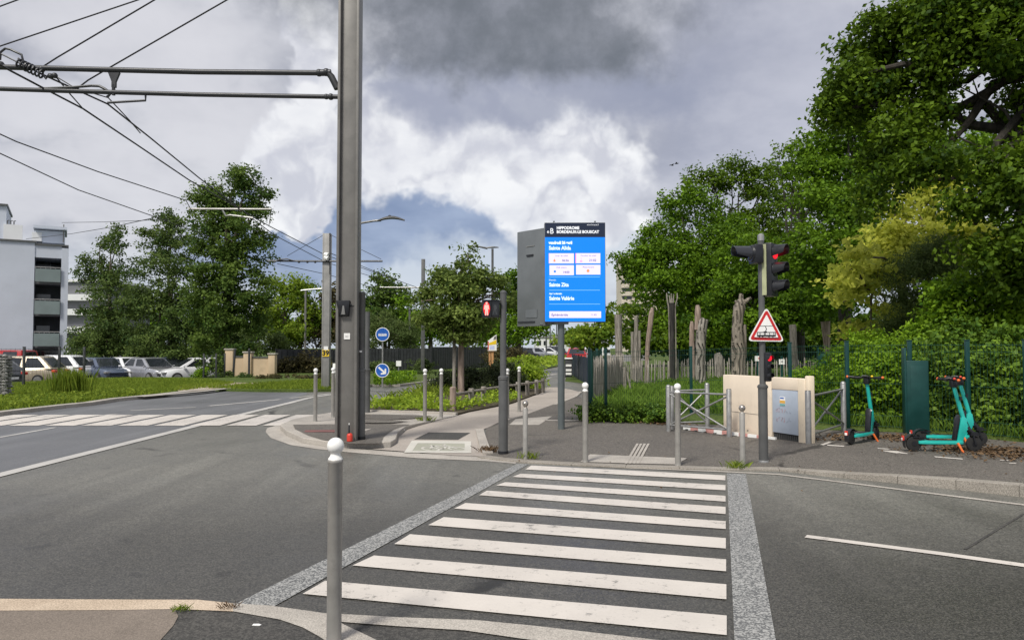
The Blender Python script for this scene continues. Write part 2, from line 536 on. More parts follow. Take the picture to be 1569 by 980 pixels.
def crown_points(lobes, nclump, per, cr, rng, shell=0.45, flat=0.7, zmin=None):
    """leaf clumps spread through a set of ellipsoids (cx,cy,cz,rx,ry,rz)"""
    lb = np.array(lobes, float)
    lb[:, 3:] = np.maximum(lb[:, 3:] - cr * 0.9, lb[:, 3:] * 0.35)
    w = (lb[:, 3] * lb[:, 5]); w /= w.sum()
    nb = max(len(lb), nclump // 9)
    k = rng.choice(len(lb), nb, p=w)
    d = rng.normal(size=(nb, 3)); d /= np.linalg.norm(d, axis=1)[:, None]
    rr = shell + (1 - shell) * rng.uniform(0, 1, nb) ** 0.6
    rr *= 1 + 0.10 * rng.normal(size=nb)
    bc = lb[k, :3] + d * lb[k, 3:] * rr[:, None]
    bs = rng.uniform(0.15, 0.85, nb)
    j = rng.integers(0, nb, nclump)
    d = d[j]
    def ball(shape):
        q = rng.normal(size=(*shape, 3)); q /= np.linalg.norm(q, axis=-1)[..., None]
        return q * (rng.uniform(0, 1, shape) ** 0.42)[..., None]
    so = ball((nclump,)) * cr * 1.9 * rng.uniform(0.6, 1.25, nb)[j][:, None]
    so[:, 2] *= flat * 0.75
    cc = bc[j] + so
    sh = np.clip(bs[j] + rng.normal(0, 0.14, nclump), 0.02, 0.98)
    crs = cr * rng.uniform(0.45, 1.05, nclump)
    off = ball((nclump, per)) * crs[:, None, None] * 1.45
    off[:, :, 2] *= flat
    p = (cc[:, None, :] + off).reshape(-1, 3)
    out = np.repeat(d, per, 0) * 0.6 + (off / (np.linalg.norm(off, axis=2)[:, :, None] + 1e-6)).reshape(-1, 3) * 0.6
    s = np.repeat(sh, per)
    keep = rng.uniform(0, 1, len(p)) < 1.0
    if zmin is not None: keep &= p[:, 2] > zmin
    return p[keep], out[keep], s[keep], cc


def limb(mb, a, b, r0, r1, rng, m, seg=5, wob=0.08):
    a, b = np.array(a, float), np.array(b, float)
    L = np.linalg.norm(b - a)
    pts, rad = [], []
    for i in range(seg + 1):
        t = i / seg
        p = a + (b - a) * t
        if 0 < i < seg: p = p + rng.normal(size=3) * wob * L * 0.5
        p[2] += math.sin(t * math.pi) * L * 0.06
        pts.append(Vector(p)); rad.append(r0 + (r1 - r0) * t)
    mb.tube(pts, rad, m, 7)
    return pts


def tree(name, label, cat, base, lobes, leaf, nclump, per, cr, lm, bm_, seed, trunk_r=0.2, group=None, nlimb=10, shell=0.4, flat=0.7, split=0.35, width=0.62, up=0.5, lean=(0, 0), aniso=0.0, twigs=14):
    """trunk with limbs and a crown of many leaf-sized faces; lobes in world space"""
    rng = np.random.default_rng(seed)
    bx, by, bz = base
    root = thing(name, label, cat, (bx, by, bz), 0, group)
    lob = [(l[0] - bx, l[1] - by, l[2] - bz, *l[3:]) for l in lobes]
    p, out, s, cc = crown_points(lob, nclump, per, cr, rng, shell, flat, zmin=0.1)
    leaf_mesh('crown', p, out, leaf, rng, lm, root, width, s, up, aniso)
    lb = np.array(lob)
    topz = lb[:, 2].max()
    cen = lb[:, :3].mean(0)
    mb = MB()
    ts = Vector((lean[0] + cen[0] * 0.25, lean[1] + cen[1] * 0.25, topz * split))
    te = Vector((cen[0] * 0.6 + lean[0], cen[1] * 0.6 + lean[1], topz * 0.92))
    pts = [Vector((0, 0, -0.1)), Vector((0, 0, 0.25)), ts * 0.55, ts, ts.lerp(te, 0.5) + Vector(rng.normal(size=3) * 0.12), te]
    mb.tube(pts, [trunk_r * 1.35, trunk_r * 1.05, trunk_r * 0.9, trunk_r * 0.75, trunk_r * 0.4, trunk_r * 0.08], bm_, 10)
    for i in range(nlimb):
        q = lb[i % len(lb)]
        a = ts.lerp(te, rng.uniform(0, 0.55))
        tgt = q[:3] + rng.normal(size=3) * q[3:] * 0.25
        pl = limb(mb, a, tgt, trunk_r * 0.34, trunk_r * 0.10, rng, bm_)
        for j in range(twigs // 4):
            st = pl[rng.integers(2, len(pl))]
            c = cc[rng.integers(0, len(cc))]
            if np.linalg.norm(c - np.array(st)) < max(q[3:]) * 1.3:
                limb(mb, st, c, trunk_r * 0.10, trunk_r * 0.03, rng, bm_, 3)
    mb.build('trunk', root)
    return root


def lobes_px(lst, depth=0.8, k=1.0):
    """(px, py, Y, rx_px, ry_px) -> ellipsoids of real size at that distance"""
    r = []
    for px, py, Y, rx, ry in lst:
        c = P(px, py, Y)
        r.append((c.x, c.y, c.z, k * rx * Y / FPX, k * max(rx, ry) * depth * Y / FPX, k * ry * Y / FPX))
    return r


def bush(name, label, cat, base, lobes, leaf, nclump, per, cr, lm, seed, group=None, width=0.62, up=0.5, stems=None, aniso=0.0, kind=None):
    rng = np.random.default_rng(seed)
    root = thing(name, label, cat, base, 0, group)
    lob = [(l[0] - base[0], l[1] - base[1], l[2] - base[2], *l[3:]) for l in lobes]
    p, out, s, cc = crown_points(lob, nclump, per, cr, rng, 0.35, 0.8, zmin=0.0)
    leaf_mesh('foliage', p, out, leaf, rng, lm, root, width, s, up, aniso)
    mb = MB()
    for i in range(stems or 8):
        q = lob[i % len(lob)]
        limb(mb, (q[0] * 0.85 + rng.normal() * 0.1, q[1] * 0.85, -0.03), (q[0] + rng.normal() * q[3] * .4, q[1] + rng.normal() * q[4] * .4, q[2] + q[5] * 0.4), 0.03, 0.008, rng, M_BARK, 4)
    mb.build('stems', root)
    return root


def blades(name, polys_pts, hgt, wid, rng, m, label=None, lean=0.35):
    """upright grass blades at points (n,3)"""
    p = polys_pts; n = len(p)
    a = rng.uniform(0, 2 * np.pi, n)
    d = np.stack([np.cos(a), np.sin(a), np.zeros(n)], 1)
    h = (hgt * rng.uniform(0.45, 1.25, n))[:, None]
    ln = rng.normal(size=(n, 3)) * lean; ln[:, 2] = 0
    v = np.empty((n, 4, 3))
    v[:, 0] = p - d * wid * 0.5; v[:, 1] = p + d * wid * 0.5
    v[:, 2] = p + d * wid * 0.28 + (ln * 0.5 + [0, 0, 0.62]) * h
    v[:, 3] = p + (ln * 1.2 + [0, 0, 1.0]) * h
    me = bpy.data.meshes.new(name)
    me.vertices.add(n * 4); me.vertices.foreach_set('co', v.reshape(-1).astype(np.float32))
    me.loops.add(n * 4); me.loops.foreach_set('vertex_index', np.arange(n * 4, dtype=np.int32))
    me.polygons.add(n); me.polygons.foreach_set('loop_start', np.arange(0, n * 4, 4, dtype=np.int32))
    me.polygons.foreach_set('loop_total', np.full(n, 4, dtype=np.int32))
    at_ = me.attributes.new('v', 'FLOAT', 'FACE')
    at_.data.foreach_set('value', rng.uniform(0, 1, n).astype(np.float32))
    me.materials.append(m); me.update(calc_edges=True)
    o = bpy.data.objects.new(name, me); COL.objects.link(o)
    o['kind'] = 'stuff'
    if label: o['label'] = label
    return o


def in_poly(x, y, poly):
    inside = np.zeros(len(x), bool)
    n = len(poly)
    for i in range(n):
        x1, y1 = poly[i][0], poly[i][1]; x2, y2 = poly[(i + 1) % n][0], poly[(i + 1) % n][1]
        c = ((y1 > y) != (y2 > y)) & (x < (x2 - x1) * (y - y1) / (y2 - y1 + 1e-12) + x1)
        inside ^= c
    return inside


def scatter(poly, n, rng, z=0.0, patch=None):
    xs = [p[0] for p in poly]; ys = [p[1] for p in poly]
    x = rng.uniform(min(xs), max(xs), n); y = rng.uniform(min(ys), max(ys), n)
    k = in_poly(x, y, poly)
    if patch:
        f = np.sin(x * patch + 1.3 * np.sin(y * patch * 0.7)) + np.cos(y * patch * 1.1 + np.sin(x * patch * 0.6))
        k &= (f + rng.normal(0, 0.5, n)) > -0.6
    return np.stack([x[k], y[k], np.full(k.sum(), z)], 1)


# ------------------------------------------------------------------ shared materials
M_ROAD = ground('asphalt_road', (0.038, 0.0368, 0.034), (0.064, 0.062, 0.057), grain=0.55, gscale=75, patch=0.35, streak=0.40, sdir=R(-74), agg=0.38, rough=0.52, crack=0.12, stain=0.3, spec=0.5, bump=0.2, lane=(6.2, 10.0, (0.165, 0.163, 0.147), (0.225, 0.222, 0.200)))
M_TRAM = ground('asphalt_tramway', (0.085, 0.087, 0.094), (0.135, 0.137, 0.144), grain=0.3, gscale=75, patch=0.3, streak=0.55, rough=0.5, stain=0.2, spec=0.5, bump=0.16)
M_WALK = ground('asphalt_pavement', agg=0.38, a=(0.074, 0.067, 0.060), b_=(0.116, 0.106, 0.095), grain=0.55, gscale=75, patch=0.5, rough=0.8, crack=0.2, stain=0.45)
M_DARK = ground('asphalt_patch', agg=0.45, a=(0.036, 0.035, 0.034), b_=(0.062, 0.060, 0.057), grain=0.35, gscale=120, patch=0.8, rough=0.8, stain=0.3)
M_BROWN = ground('asphalt_brownish', (0.155, 0.128, 0.105), (0.215, 0.18, 0.15), grain=0.30, gscale=120, patch=0.9, rough=0.85, stain=0.5)
M_BIKE = ground('resin_path', (0.30, 0.265, 0.235), (0.40, 0.36, 0.32), grain=0.22, gscale=130, patch=0.5, rough=0.85, stain=0.35)
M_KERB = ground('kerb_stone', (0.30, 0.275, 0.245), (0.42, 0.39, 0.35), grain=0.30, gscale=100, patch=1.5, rough=0.8, stain=0.55)
M_KERBP = ground('pavement_kerb_stone', (0.20, 0.18, 0.155), (0.31, 0.285, 0.25), grain=0.35, gscale=80, patch=1.5, rough=0.85, stain=0.65)
M_KERBW = ground('warm_kerb_stone', (0.40, 0.31, 0.225), (0.54, 0.44, 0.34), grain=0.28, gscale=100, patch=1.5, rough=0.8, stain=0.55)
M_GRAVEL = ground('granite_chippings', (0.17, 0.17, 0.165), (0.25, 0.25, 0.24), grain=0.3, gscale=90, patch=0.8, rough=0.8, speck=(95, (0.09, 0.095, 0.10), (0.40, 0.40, 0.39)), bump=0.5)
M_SAND = ground('sandy_path', (0.30, 0.24, 0.18), (0.42, 0.35, 0.27), grain=0.25, gscale=60, patch=0.8, rough=0.9)
M_SOIL = ground('soil', (0.045, 0.036, 0.022), (0.085, 0.070, 0.045), grain=0.4, gscale=40, patch=0.8, rough=0.95, bump=0.8)
M_LAWN = ground('lawn_soil', (0.045, 0.070, 0.016), (0.085, 0.120, 0.028), grain=0.45, gscale=26, patch=0.35, rough=0.95, bump=0.9, spec=0.15)
M_CARPARK = ground('asphalt_car_park', (0.09, 0.09, 0.09), (0.14, 0.14, 0.14), grain=0.2, gscale=60, patch=0.3)
M_PAINT = paint('white_road_paint', (0.64, 0.595, 0.545), (0.09, 0.088, 0.083), wear=0.85)
M_PAINTF = paint('faded_road_paint', (0.50, 0.485, 0.46), (0.11, 0.11, 0.11), wear=0.6)
M_PAINTB = paint('bike_lane_paint', (0.62, 0.60, 0.54), (0.34, 0.31, 0.27), wear=0.7)
M_BIKEBOX = paint('worn_green_paint', (0.40, 0.40, 0.32), (0.35, 0.31, 0.27), wear=0.9)

M_STEEL = mat('grey_painted_steel', (0.205, 0.198, 0.188), 0.45, 0.25, 0.10, 3, bump=0.05, dirt=0.25)
M_STEELL = mat('pale_painted_steel', (0.30, 0.295, 0.285), 0.45, 0.3, 0.10, 3, dirt=0.2)
M_STEELD = mat('dark_grey_painted_steel', (0.115, 0.117, 0.118), 0.45, 0.25, 0.12, 4, dirt=0.2)
M_BOLL = mat('bollard_grey', (0.33, 0.32, 0.30), 0.48, 0.25, 0.12, 5, dirt=0.35)
M_GALV = mat('galvanised_steel', (0.34, 0.34, 0.335), 0.42, 0.6, 0.15, 12, dirt=0.3)
M_INOX = mat('stainless_steel', (0.42, 0.39, 0.36), 0.32, 0.85, 0.12, 9)
M_WHITE = mat('white_enamel', (0.86, 0.86, 0.84), 0.35, 0, 0.04, 6, dirt=0.08)
M_BLACK = mat('black_plastic', (0.014, 0.015, 0.019), 0.35, 0, 0.2, 8)
M_RUBBER = mat('rubber', (0.016, 0.016, 0.016), 0.8, 0, 0.2, 20)
M_TEAL = mat('teal_paint', (0.018, 0.46, 0.40), 0.32, 0, 0.08, 4, coat=0.4, dirt=0.12)
M_ORANGE = mat('orange_plastic', (0.75, 0.16, 0.03), 0.45, 0, 0.1, 8)
M_RED = mat('red_sign_paint', (0.52, 0.018, 0.02), 0.4, 0, 0.08, 8)
M_REDPL = mat('red_plastic', (0.62, 0.05, 0.03), 0.4, 0, 0.1, 8)
M_BLUE = mat('blue_sign_paint', (0.012, 0.11, 0.48), 0.4, 0, 0.08, 8)
M_YELLOW = mat('yellow_plate', (0.80, 0.55, 0.02), 0.45, 0, 0.05, 8)
M_GREENST = mat('dark_green_steel', (0.005, 0.050, 0.045), 0.4, 0.1, 0.15, 4)
M_GREENW = mat('green_fence_wire', (0.010, 0.060, 0.042), 0.45, 0.2, 0.15, 6)
M_NAVY = mat('navy_panel', (0.020, 0.030, 0.055), 0.5, 0, 0.15, 4)
M_CHARC = mat('charcoal_slats', (0.040, 0.043, 0.047), 0.55, 0, 0.25, 4)
M_CREAM = mat('cream_render', (0.78, 0.67, 0.54), 0.85, 0, 0.06, 2, bump=0.15, bscale=90, dirt=0.28)
M_CREAMD = mat('cream_render_edge', (0.77, 0.66, 0.51), 0.85, 0, 0.08, 3, bump=0.15, bscale=90, dirt=0.3)
M_DOOR = mat('pale_blue_grey_door', (0.43, 0.49, 0.58), 0.5, 0.1, 0.06, 3, dirt=0.18)
M_CASE = mat('display_casing', (0.165, 0.180, 0.190), 0.45, 0.3, 0.1, 2)
M_BARK = bark_mat('bark', (0.045, 0.036, 0.028), (0.14, 0.115, 0.09))
M_BARKD = bark_mat('dark_bark', (0.018, 0.015, 0.012), (0.06, 0.05, 0.04))
M_WOODG = bark_mat('weathered_wood', (0.12, 0.105, 0.09), (0.36, 0.33, 0.29), (14, 14, 1.2), 0.9)
M_WOODP = bark_mat('pinkish_weathered_wood', (0.17, 0.125, 0.10), (0.40, 0.31, 0.26), (14, 14, 1.0), 0.8)
M_WOODY = bark_mat('orange_timber', (0.30, 0.15, 0.06), (0.50, 0.28, 0.12), (12, 12, 0.8), 0.4)
M_WOODCH = bark_mat('charred_wood', (0.010, 0.009, 0.009), (0.05, 0.045, 0.042), (14, 14, 1.2), 1.0)
M_PALING = bark_mat('chestnut_paling', (0.22, 0.195, 0.17), (0.55, 0.50, 0.45), (20, 20, 1.0), 0.6)
M_STONE = bark_mat('gabion_stone', (0.08, 0.08, 0.075), (0.40, 0.39, 0.37), (7, 7, 9), 1.0)
M_GLASS = mat('dark_window_glass', (0.02, 0.024, 0.03), 0.08, 0, 0.2, 1, spec=0.8)
M_WALLL = mat('pale_blue_render', (0.54, 0.58, 0.66), 0.8, 0, 0.06, 0.3, dirt=0.12)
M_WALLW = mat('white_render', (0.72, 0.73, 0.74), 0.8, 0, 0.06, 0.4, dirt=0.1)
M_WALLC = mat('cream_concrete', (0.58, 0.52, 0.44), 0.85, 0, 0.08, 0.2, dirt=0.15)
M_BALC = mat('grey_green_balcony', (0.20, 0.25, 0.25), 0.6, 0, 0.08, 1)
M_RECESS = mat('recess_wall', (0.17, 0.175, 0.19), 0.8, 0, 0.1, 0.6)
M_TERRA = mat('orange_blind', (0.60, 0.22, 0.08), 0.7, 0, 0.1, 1)
M_WIRE = mat('overhead_wire', (0.03, 0.03, 0.034), 0.5, 0.4, 0.1, 3)
M_ARM = mat('catenary_arm', (0.045, 0.047, 0.052), 0.45, 0.3, 0.15, 4)

L_GRASS = leaf_mat('grass_blade', (0.075, 0.13, 0.014), (0.26, 0.33, 0.04), 0.35, 0.6)
L_GRASSD = leaf_mat('grass_blade_dark', (0.09, 0.17, 0.02), (0.21, 0.33, 0.05), 0.35, 0.6)
L_COVER = leaf_mat('ground_cover_leaf', (0.12, 0.21, 0.018), (0.36, 0.47, 0.045), 0.35, 0.5)
L_IVY = leaf_mat('ivy_leaf', (0.031, 0.079, 0.012), (0.164, 0.268, 0.026), 0.15, 0.4)
L_OAK = leaf_mat('oak_leaf', (0.018, 0.048, 0.004), (0.127, 0.208, 0.013), 0.28, 0.45)
L_OAK2 = leaf_mat('oak_leaf_mid', (0.025, 0.065, 0.005), (0.160, 0.281, 0.016), 0.30, 0.45)
L_YEL = leaf_mat('yellow_green_leaf', (0.14, 0.20, 0.018), (0.66, 0.68, 0.12), 0.5, 0.45)
L_BRI = leaf_mat('fresh_green_leaf', (0.065, 0.135, 0.010), (0.24, 0.32, 0.032), 0.40, 0.5)
L_POP = leaf_mat('poplar_leaf', (0.022, 0.060, 0.012), (0.136, 0.202, 0.036), 0.28, 0.45)
L_BIR = leaf_mat('birch_leaf', (0.030, 0.066, 0.018), (0.145, 0.206, 0.050), 0.30, 0.5)
L_LIN = leaf_mat('street_tree_leaf', (0.045, 0.085, 0.016), (0.20, 0.26, 0.06), 0.32, 0.45)
L_WIL = leaf_mat('willow_leaf', (0.045, 0.080, 0.022), (0.135, 0.180, 0.055), 0.35, 0.5)
L_HEDGE = leaf_mat('hedge_leaf', (0.038, 0.098, 0.006), (0.225, 0.367, 0.020), 0.28, 0.45)
L_BRONZE = leaf_mat('bronze_shrub_leaf', (0.040, 0.042, 0.018), (0.130, 0.110, 0.045), 0.25, 0.5)
L_SHRUBD = leaf_mat('dark_shrub_leaf', (0.022, 0.036, 0.017), (0.084, 0.105, 0.042), 0.2, 0.5)
L_LITTER = leaf_mat('fallen_leaf', (0.056, 0.034, 0.020), (0.180, 0.120, 0.068), 0.05, 0.8)
L_BLOSS = leaf_mat('white_blossom', (0.55, 0.55, 0.48), (0.80, 0.80, 0.74), 0.3, 0.6)

# ------------------------------------------------------------------ ground and roads
def g(lst, z=0.0):
    return [G(x, y, z) for x, y in lst]


def sheet(name, poly, m, z):
    return structure(MB().sheet(poly, m, z).build(name, smooth=False))


def band(pts, w0, w1):
    """two offset polylines (left/right) of a ground polyline"""
    L, Rr = [], []
    for i, p in enumerate(pts):
        a = pts[max(0, i - 1)]; b = pts[min(len(pts) - 1, i + 1)]
        d = Vector((b.x - a.x, b.y - a.y)).normalized(); nrm = Vector((-d.y, d.x))
        L.append(Vector((p.x + nrm.x * w0, p.y + nrm.y * w0, 0))); Rr.append(Vector((p.x + nrm.x * w1, p.y + nrm.y * w1, 0)))
    return L, Rr


def strip(name, pts, w0, w1, z, m):
    """flat band along a polyline"""
    L, Rr = band(pts, w0, w1)
    mb = MB()
    for i in range(len(pts) - 1):
        mb.sheet([L[i], Rr[i], Rr[i + 1], L[i + 1]], m, z)
    return structure(mb.build(name, smooth=False))


def kerb(name, pts, w0, w1, z0, zt, m, joint=1.0):
    """kerb stones along a polyline, cut every joint metres; zt number or function of the point"""
    fn = zt if callable(zt) else (lambda p: zt)
    out = [pts[0]]
    for a, b in zip(pts[:-1], pts[1:]):
        n = max(1, round((Vector((b.x, b.y)) - Vector((a.x, a.y))).length / joint))
        for i in range(1, n + 1):
            out.append(Vector((a.x + (b.x - a.x) * i / n, a.y + (b.y - a.y) * i / n, 0)))
    L, Rr = band(out, w0, w1)
    mb = MB()
    for i in range(len(out) - 1):
        def sh(p, q, t): return Vector((p.x + (q.x - p.x) * t, p.y + (q.y - p.y) * t, 0))
        e = 0.002 / max(0.05, (Vector((out[i + 1].x, out[i + 1].y)) - Vector((out[i].x, out[i].y))).length)
        q = [sh(L[i], L[i + 1], e), sh(Rr[i], Rr[i + 1], e), sh(L[i], L[i + 1], 1 - e), sh(Rr[i], Rr[i + 1], 1 - e)]
        za, zb = fn(out[i]), fn(out[i + 1])
        mb.prism([q[0], q[1], q[3], q[2]], z0, [za, za, zb, zb], m)
    return structure(mb.build(name, smooth=False, bevel=0.005))


RNG = np.random.default_rng(7)
terr = MB()
terr.sheet([(-700, -300, 0), (700, -300, 0), (700, 1200, 0), (-700, 1200, 0)], M_LAWN, -0.95)
structure(terr.build('terrain', smooth=False))
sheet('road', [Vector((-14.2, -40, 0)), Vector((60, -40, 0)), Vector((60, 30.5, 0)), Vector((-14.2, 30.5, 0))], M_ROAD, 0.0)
sheet('tramway', [Vector((-14.2, -40, 0)), Vector((-6.88, -40, 0)), Vector((-6.85, 24, 0)), *g([(455, 608), (470, 604), (470, 600), (398, 600), (320, 596)]), Vector((-14.2, 30, 0))], M_TRAM, 0.004)
far_l = g([(566.5, 592), (609, 592), (648, 587), (664, 583), (750, 575), (829, 567), (853, 562), (868, 556)]) + [Vector((10.5, 90, 0)), Vector((22, 160, 0))]
far_r = [Vector((30, 160, 0)), Vector((16.5, 90, 0))] + g([(893, 558), (880, 566), (870, 575), (866, 584), (899, 588), (903, 604), (835, 604), (700, 604), (566, 617)])
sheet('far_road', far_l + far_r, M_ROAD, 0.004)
strip('edge_line', [Vector((-6.78, -12, 0)), Vector((-6.78, 18, 0)), Vector((-6.72, 22.5, 0)), *g([(476, 609), (500, 605.5), (530, 601)])], -0.11, 0.11, 0.010, M_PAINTF)
strip('lane_line', g([(320, 622), (380, 616.5), (430, 612)]), -0.09, 0.09, 0.010, M_PAINTF)
strip('lane_line', g([(444, 610), (470, 607.3), (505, 603)]), -0.08, 0.08, 0.011, M_PAINTF)
strip('lane_line', g([(180, 634), (120, 640)][::-1]), -0.06, 0.06, 0.010, M_PAINTF)
strip('lane_line', g([(200, 629), (270, 625.5), (300, 624)]), -0.07, 0.07, 0.010, M_PAINTF)
strip('tram_joint', [Vector((-9.6, -5, 0)), Vector((-9.6, 15.6, 0))], -0.05, 0.05, 0.0085, M_PAINTF)
strip('lane_line', g([(831, 575.4), (853, 573)]), -0.10, 0.10, 0.010, M_PAINT)
strip('lane_line', g([(831, 581), (845, 578)]), -0.06, 0.06, 0.010, M_PAINTF)
mb = MB()
k = 0
x = -4.72
while x - 0.64 > -13.2:
    mb.sheet([(x, 15.95, 0), (x, 18.45, 0), (x - 0.64, 18.45, 0), (x - 0.64, 15.95, 0)], M_PAINT, 0.0125)
    x -= 0.78
structure(mb.build('side_crossing_stripes', smooth=False))

# near zebra crossing
TL = [(814, 713.5), (798, 726), (774, 739), (746, 752), (713, 771), (680, 792.7), (628, 819), (573, 851.7), (498, 890.5)]
BL = [(805, 719.5), (784.5, 731), (760, 744), (734, 759), (696, 779.5), (656, 805), (604, 834), (540, 867), (463.6, 910.6)]
TR = [(1111.4, 728.5), (1111.6, 743.4), (1111.7, 760), (1111.8, 777), (1112, 799), (1112.2, 825), (1112.6, 857.6), (1113, 896), (1113.5, 944)]
BR = [(1111.4, 736.2), (1111.6, 751.6), (1111.7, 769), (1111.8, 788), (1112, 811), (1112.2, 841), (1112.6, 876), (1113, 919), (1113.5, 974)]
mb = MB()
for a, b, c, d in zip(TL, BL, BR, TR):
    mb.sheet(g([a, b, c, d]), M_PAINT, 0.008)
structure(mb.build('zebra_stripes', smooth=False))
sheet('gravel_band', g([(791.5, 711), (810.6, 711), (418.5, 930), (352, 930)]), M_GRAVEL, 0.006)
sheet('gravel_band', g([(1113.8, 725), (1142.9, 726), (1195, 1015), (1127, 1015)]), M_GRAVEL, 0.006)
strip('centre_line', g([(1234.7, 822), (1320, 833), (1440, 848.5), (1569, 866.7), (1800, 898)]), -0.055, 0.055, 0.008, M_PAINT)
strip('road_crack', g([(1478, 841.6), (1500, 829), (1530, 810), (1569, 787)]), -0.012, 0.012, 0.005, M_DARK)

# near pavement at the viewer's feet
near_edge = g([(-900, 905), (-300, 917), (0, 921.5), (143, 922.5), (303.6, 923), (357, 928.6), (414, 932), (503.5, 944.6), (526, 945), (607.6, 950.5), (729, 955), (820, 964), (1000, 985), (1200, 1010), (1700, 1090)])
near_in = g([(-900, 922), (-300, 934), (0, 940), (178.6, 939), (268, 937.5), (357, 941), (428.6, 953.6), (464, 966), (489, 980), (530, 1010)])
under = near_edge + [Vector((8, -6, 0)), Vector((-14, -6, 0))]
sheet('near_pavement', under, M_DARK, 0.016)
mb = MB()
for i in range(4):
    mb.sheet([near_edge[i], near_edge[i + 1], near_in[i + 1] if i < 4 else near_in[4], near_in[i]], M_KERBW, 0.022)
mb.sheet([near_edge[4], near_edge[5], near_in[5], near_in[4]], M_KERBW, 0.022)
structure(mb.build('near_kerb', smooth=False))
mb = MB()
mb.sheet([near_edge[5], near_edge[6], near_in[6], near_in[5]], M_KERB, 0.022)
mb.sheet([near_edge[6], near_edge[7], *g([(526, 961), (566, 980), (620, 1008), (530, 1008), (489, 980), (464, 966)]), near_in[6]], M_KERB, 0.022)
structure(mb.build('kerb_apron', smooth=False))
mb = MB()
e2 = g([(512, 944.9), (607.6, 950.5), (729, 955), (820, 964), (1000, 985), (1200, 1010)])
i2 = g([(512, 957), (607.6, 964.4), (711.7, 971), (800, 984), (990, 1006), (1190, 1034)])
for i in range(5):
    mb.sheet([e2[i], e2[i + 1], i2[i + 1], i2[i]], M_KERB, 0.024)
structure(mb.build('dropped_kerb', smooth=False))
sheet('brown_pavement', g([(-900, 922), (-300, 934), (0, 940), (178.6, 939), (268, 937.5), (273, 948), (266, 962), (250, 980), (225, 1010)]) + [Vector((-2.4, -3, 0)), Vector((-14, -3, 0))], M_BROWN, 0.020)

# traffic island with the catenary pole
isl_out = g([(429, 657.4), (438, 666.6), (464, 679), (504, 685), (531.6, 686.5), (568, 686.5), (599, 685), (606.5, 680.4), (609.6, 669.7), (622, 659), (640, 653), (669, 645), (701, 637), (640, 633.7), (560, 632), (520, 632.5), (470, 641), (446, 648)])
zt = [.10, .10, .10, .10, .10, .10, .10, .10, .10, .09, .07, .035, .024, .03, .04, .05, .06, .08]
structure(MB().prism(isl_out, -0.02, zt, M_KERB).build('traffic_island_kerb', smooth=False, bevel=0.015))
isl_in = [(449, 650.5, .10), (452, 657, .10), (472, 667, .10), (495, 674, .10), (537.7, 679.6, .10), (583.6, 679, .10), (588, 669, .10), (603.5, 657.4, .10), (628, 650.2, .085), (600, 649.6, .085), (540, 649.6, .085), (500, 649.8, .09)]
structure(MB().sheet([G(x, y, z) + Vector((0, 0, 0.006)) for x, y, z in isl_in], M_WALK).build('traffic_island', smooth=False))
structure(MB().sheet([G(x, y, z) + Vector((0, 0, 0.008)) for x, y, z in [(560, 644, .065), (628, 645, .07), (600, 648, .082), (545, 648, .082)]], M_WALK).build('traffic_island', smooth=False))
structure(MB().sheet([G(x, y, z) + Vector((0, 0, 0.008)) for x, y, z in [(560, 634.5, .04), (640, 636, .035), (662, 637.5, .03), (640, 640.5, .05), (600, 643, .06), (560, 643, .06), (520, 638, .06)]], M_WALK).build('traffic_island', smooth=False))
M_REDB = mat('faded_red_marking', (0.17, 0.07, 0.065), 0.8, 0, 0.25, 3, dirt=0.6)
structure(MB().sheet([G(x, y, .108) for x, y in [(468, 658.5), (516, 658), (516, 661.5), (466, 661.5)]], M_REDB).build('faded_red_line', smooth=False))
gut_o = g([(446, 646.7), (425, 651), (409, 656), (407, 662), (415, 671), (446, 682), (486, 688), (507, 690), (531.6, 692.6), (640, 702), (745, 706.5), (790, 710.5)])
gut_i = g([(447, 648.5), (436, 653), (429, 657.4), (429, 657.6), (438, 666.8), (464, 679.2), (500, 684.8), (520, 686), (540, 687.5), (640, 694.5), (745, 700), (792, 706)])
mb = MB()
for i in range(len(gut_o) - 1):
    mb.sheet([gut_o[i], gut_o[i + 1], gut_i[i + 1], gut_i[i]], M_KERB, 0.006)
structure(mb.build('gutter', smooth=False))
# cycle path
bike = g([(570, 688.5), (599, 686), (606.5, 681), (609.7, 670), (622, 659.5), (640, 653.4), (669, 645.3), (701, 637.2), (719, 632), (765.5, 623), (784.6, 619), (806, 611), (834, 600.7), (835.6, 593), (855, 593.5), (875, 597), (889, 600.7), (880, 608), (866, 613.5), (848, 620), (795, 640), (765.5, 647), (741.4, 658), (734, 661), (740.6, 689.4), (748, 700), (700, 698.5), (640, 694)])
sheet('cycle_path', bike, M_BIKE, 0.012)
sheet('cycle_path_patch', g([(657, 663), (720.7, 663.7), (701.7, 674.5), (634.6, 673.7)]), M_DARK, 0.016)
fr_o = g([(631, 676), (722, 677), (722, 695), (619, 694.5)]); fr_i = g([(640, 680), (712, 680.6), (712, 692), (632, 691.5)])
mb = MB()
for i in range(4):
    mb.sheet([fr_o[i], fr_o[(i + 1) % 4], fr_i[(i + 1) % 4], fr_i[i]], M_PAINTB, 0.017)
bk = MB()
c0 = G(676, 686.5, 0); ux = Vector((1, 0.02, 0)); uy = Vector((-0.35, 1.0, 0)).normalized()
def bp(u, v): return Vector((c0.x + ux.x * u + uy.x * v * 1.9, c0.y + ux.y * u + uy.y * v * 1.9, 0))
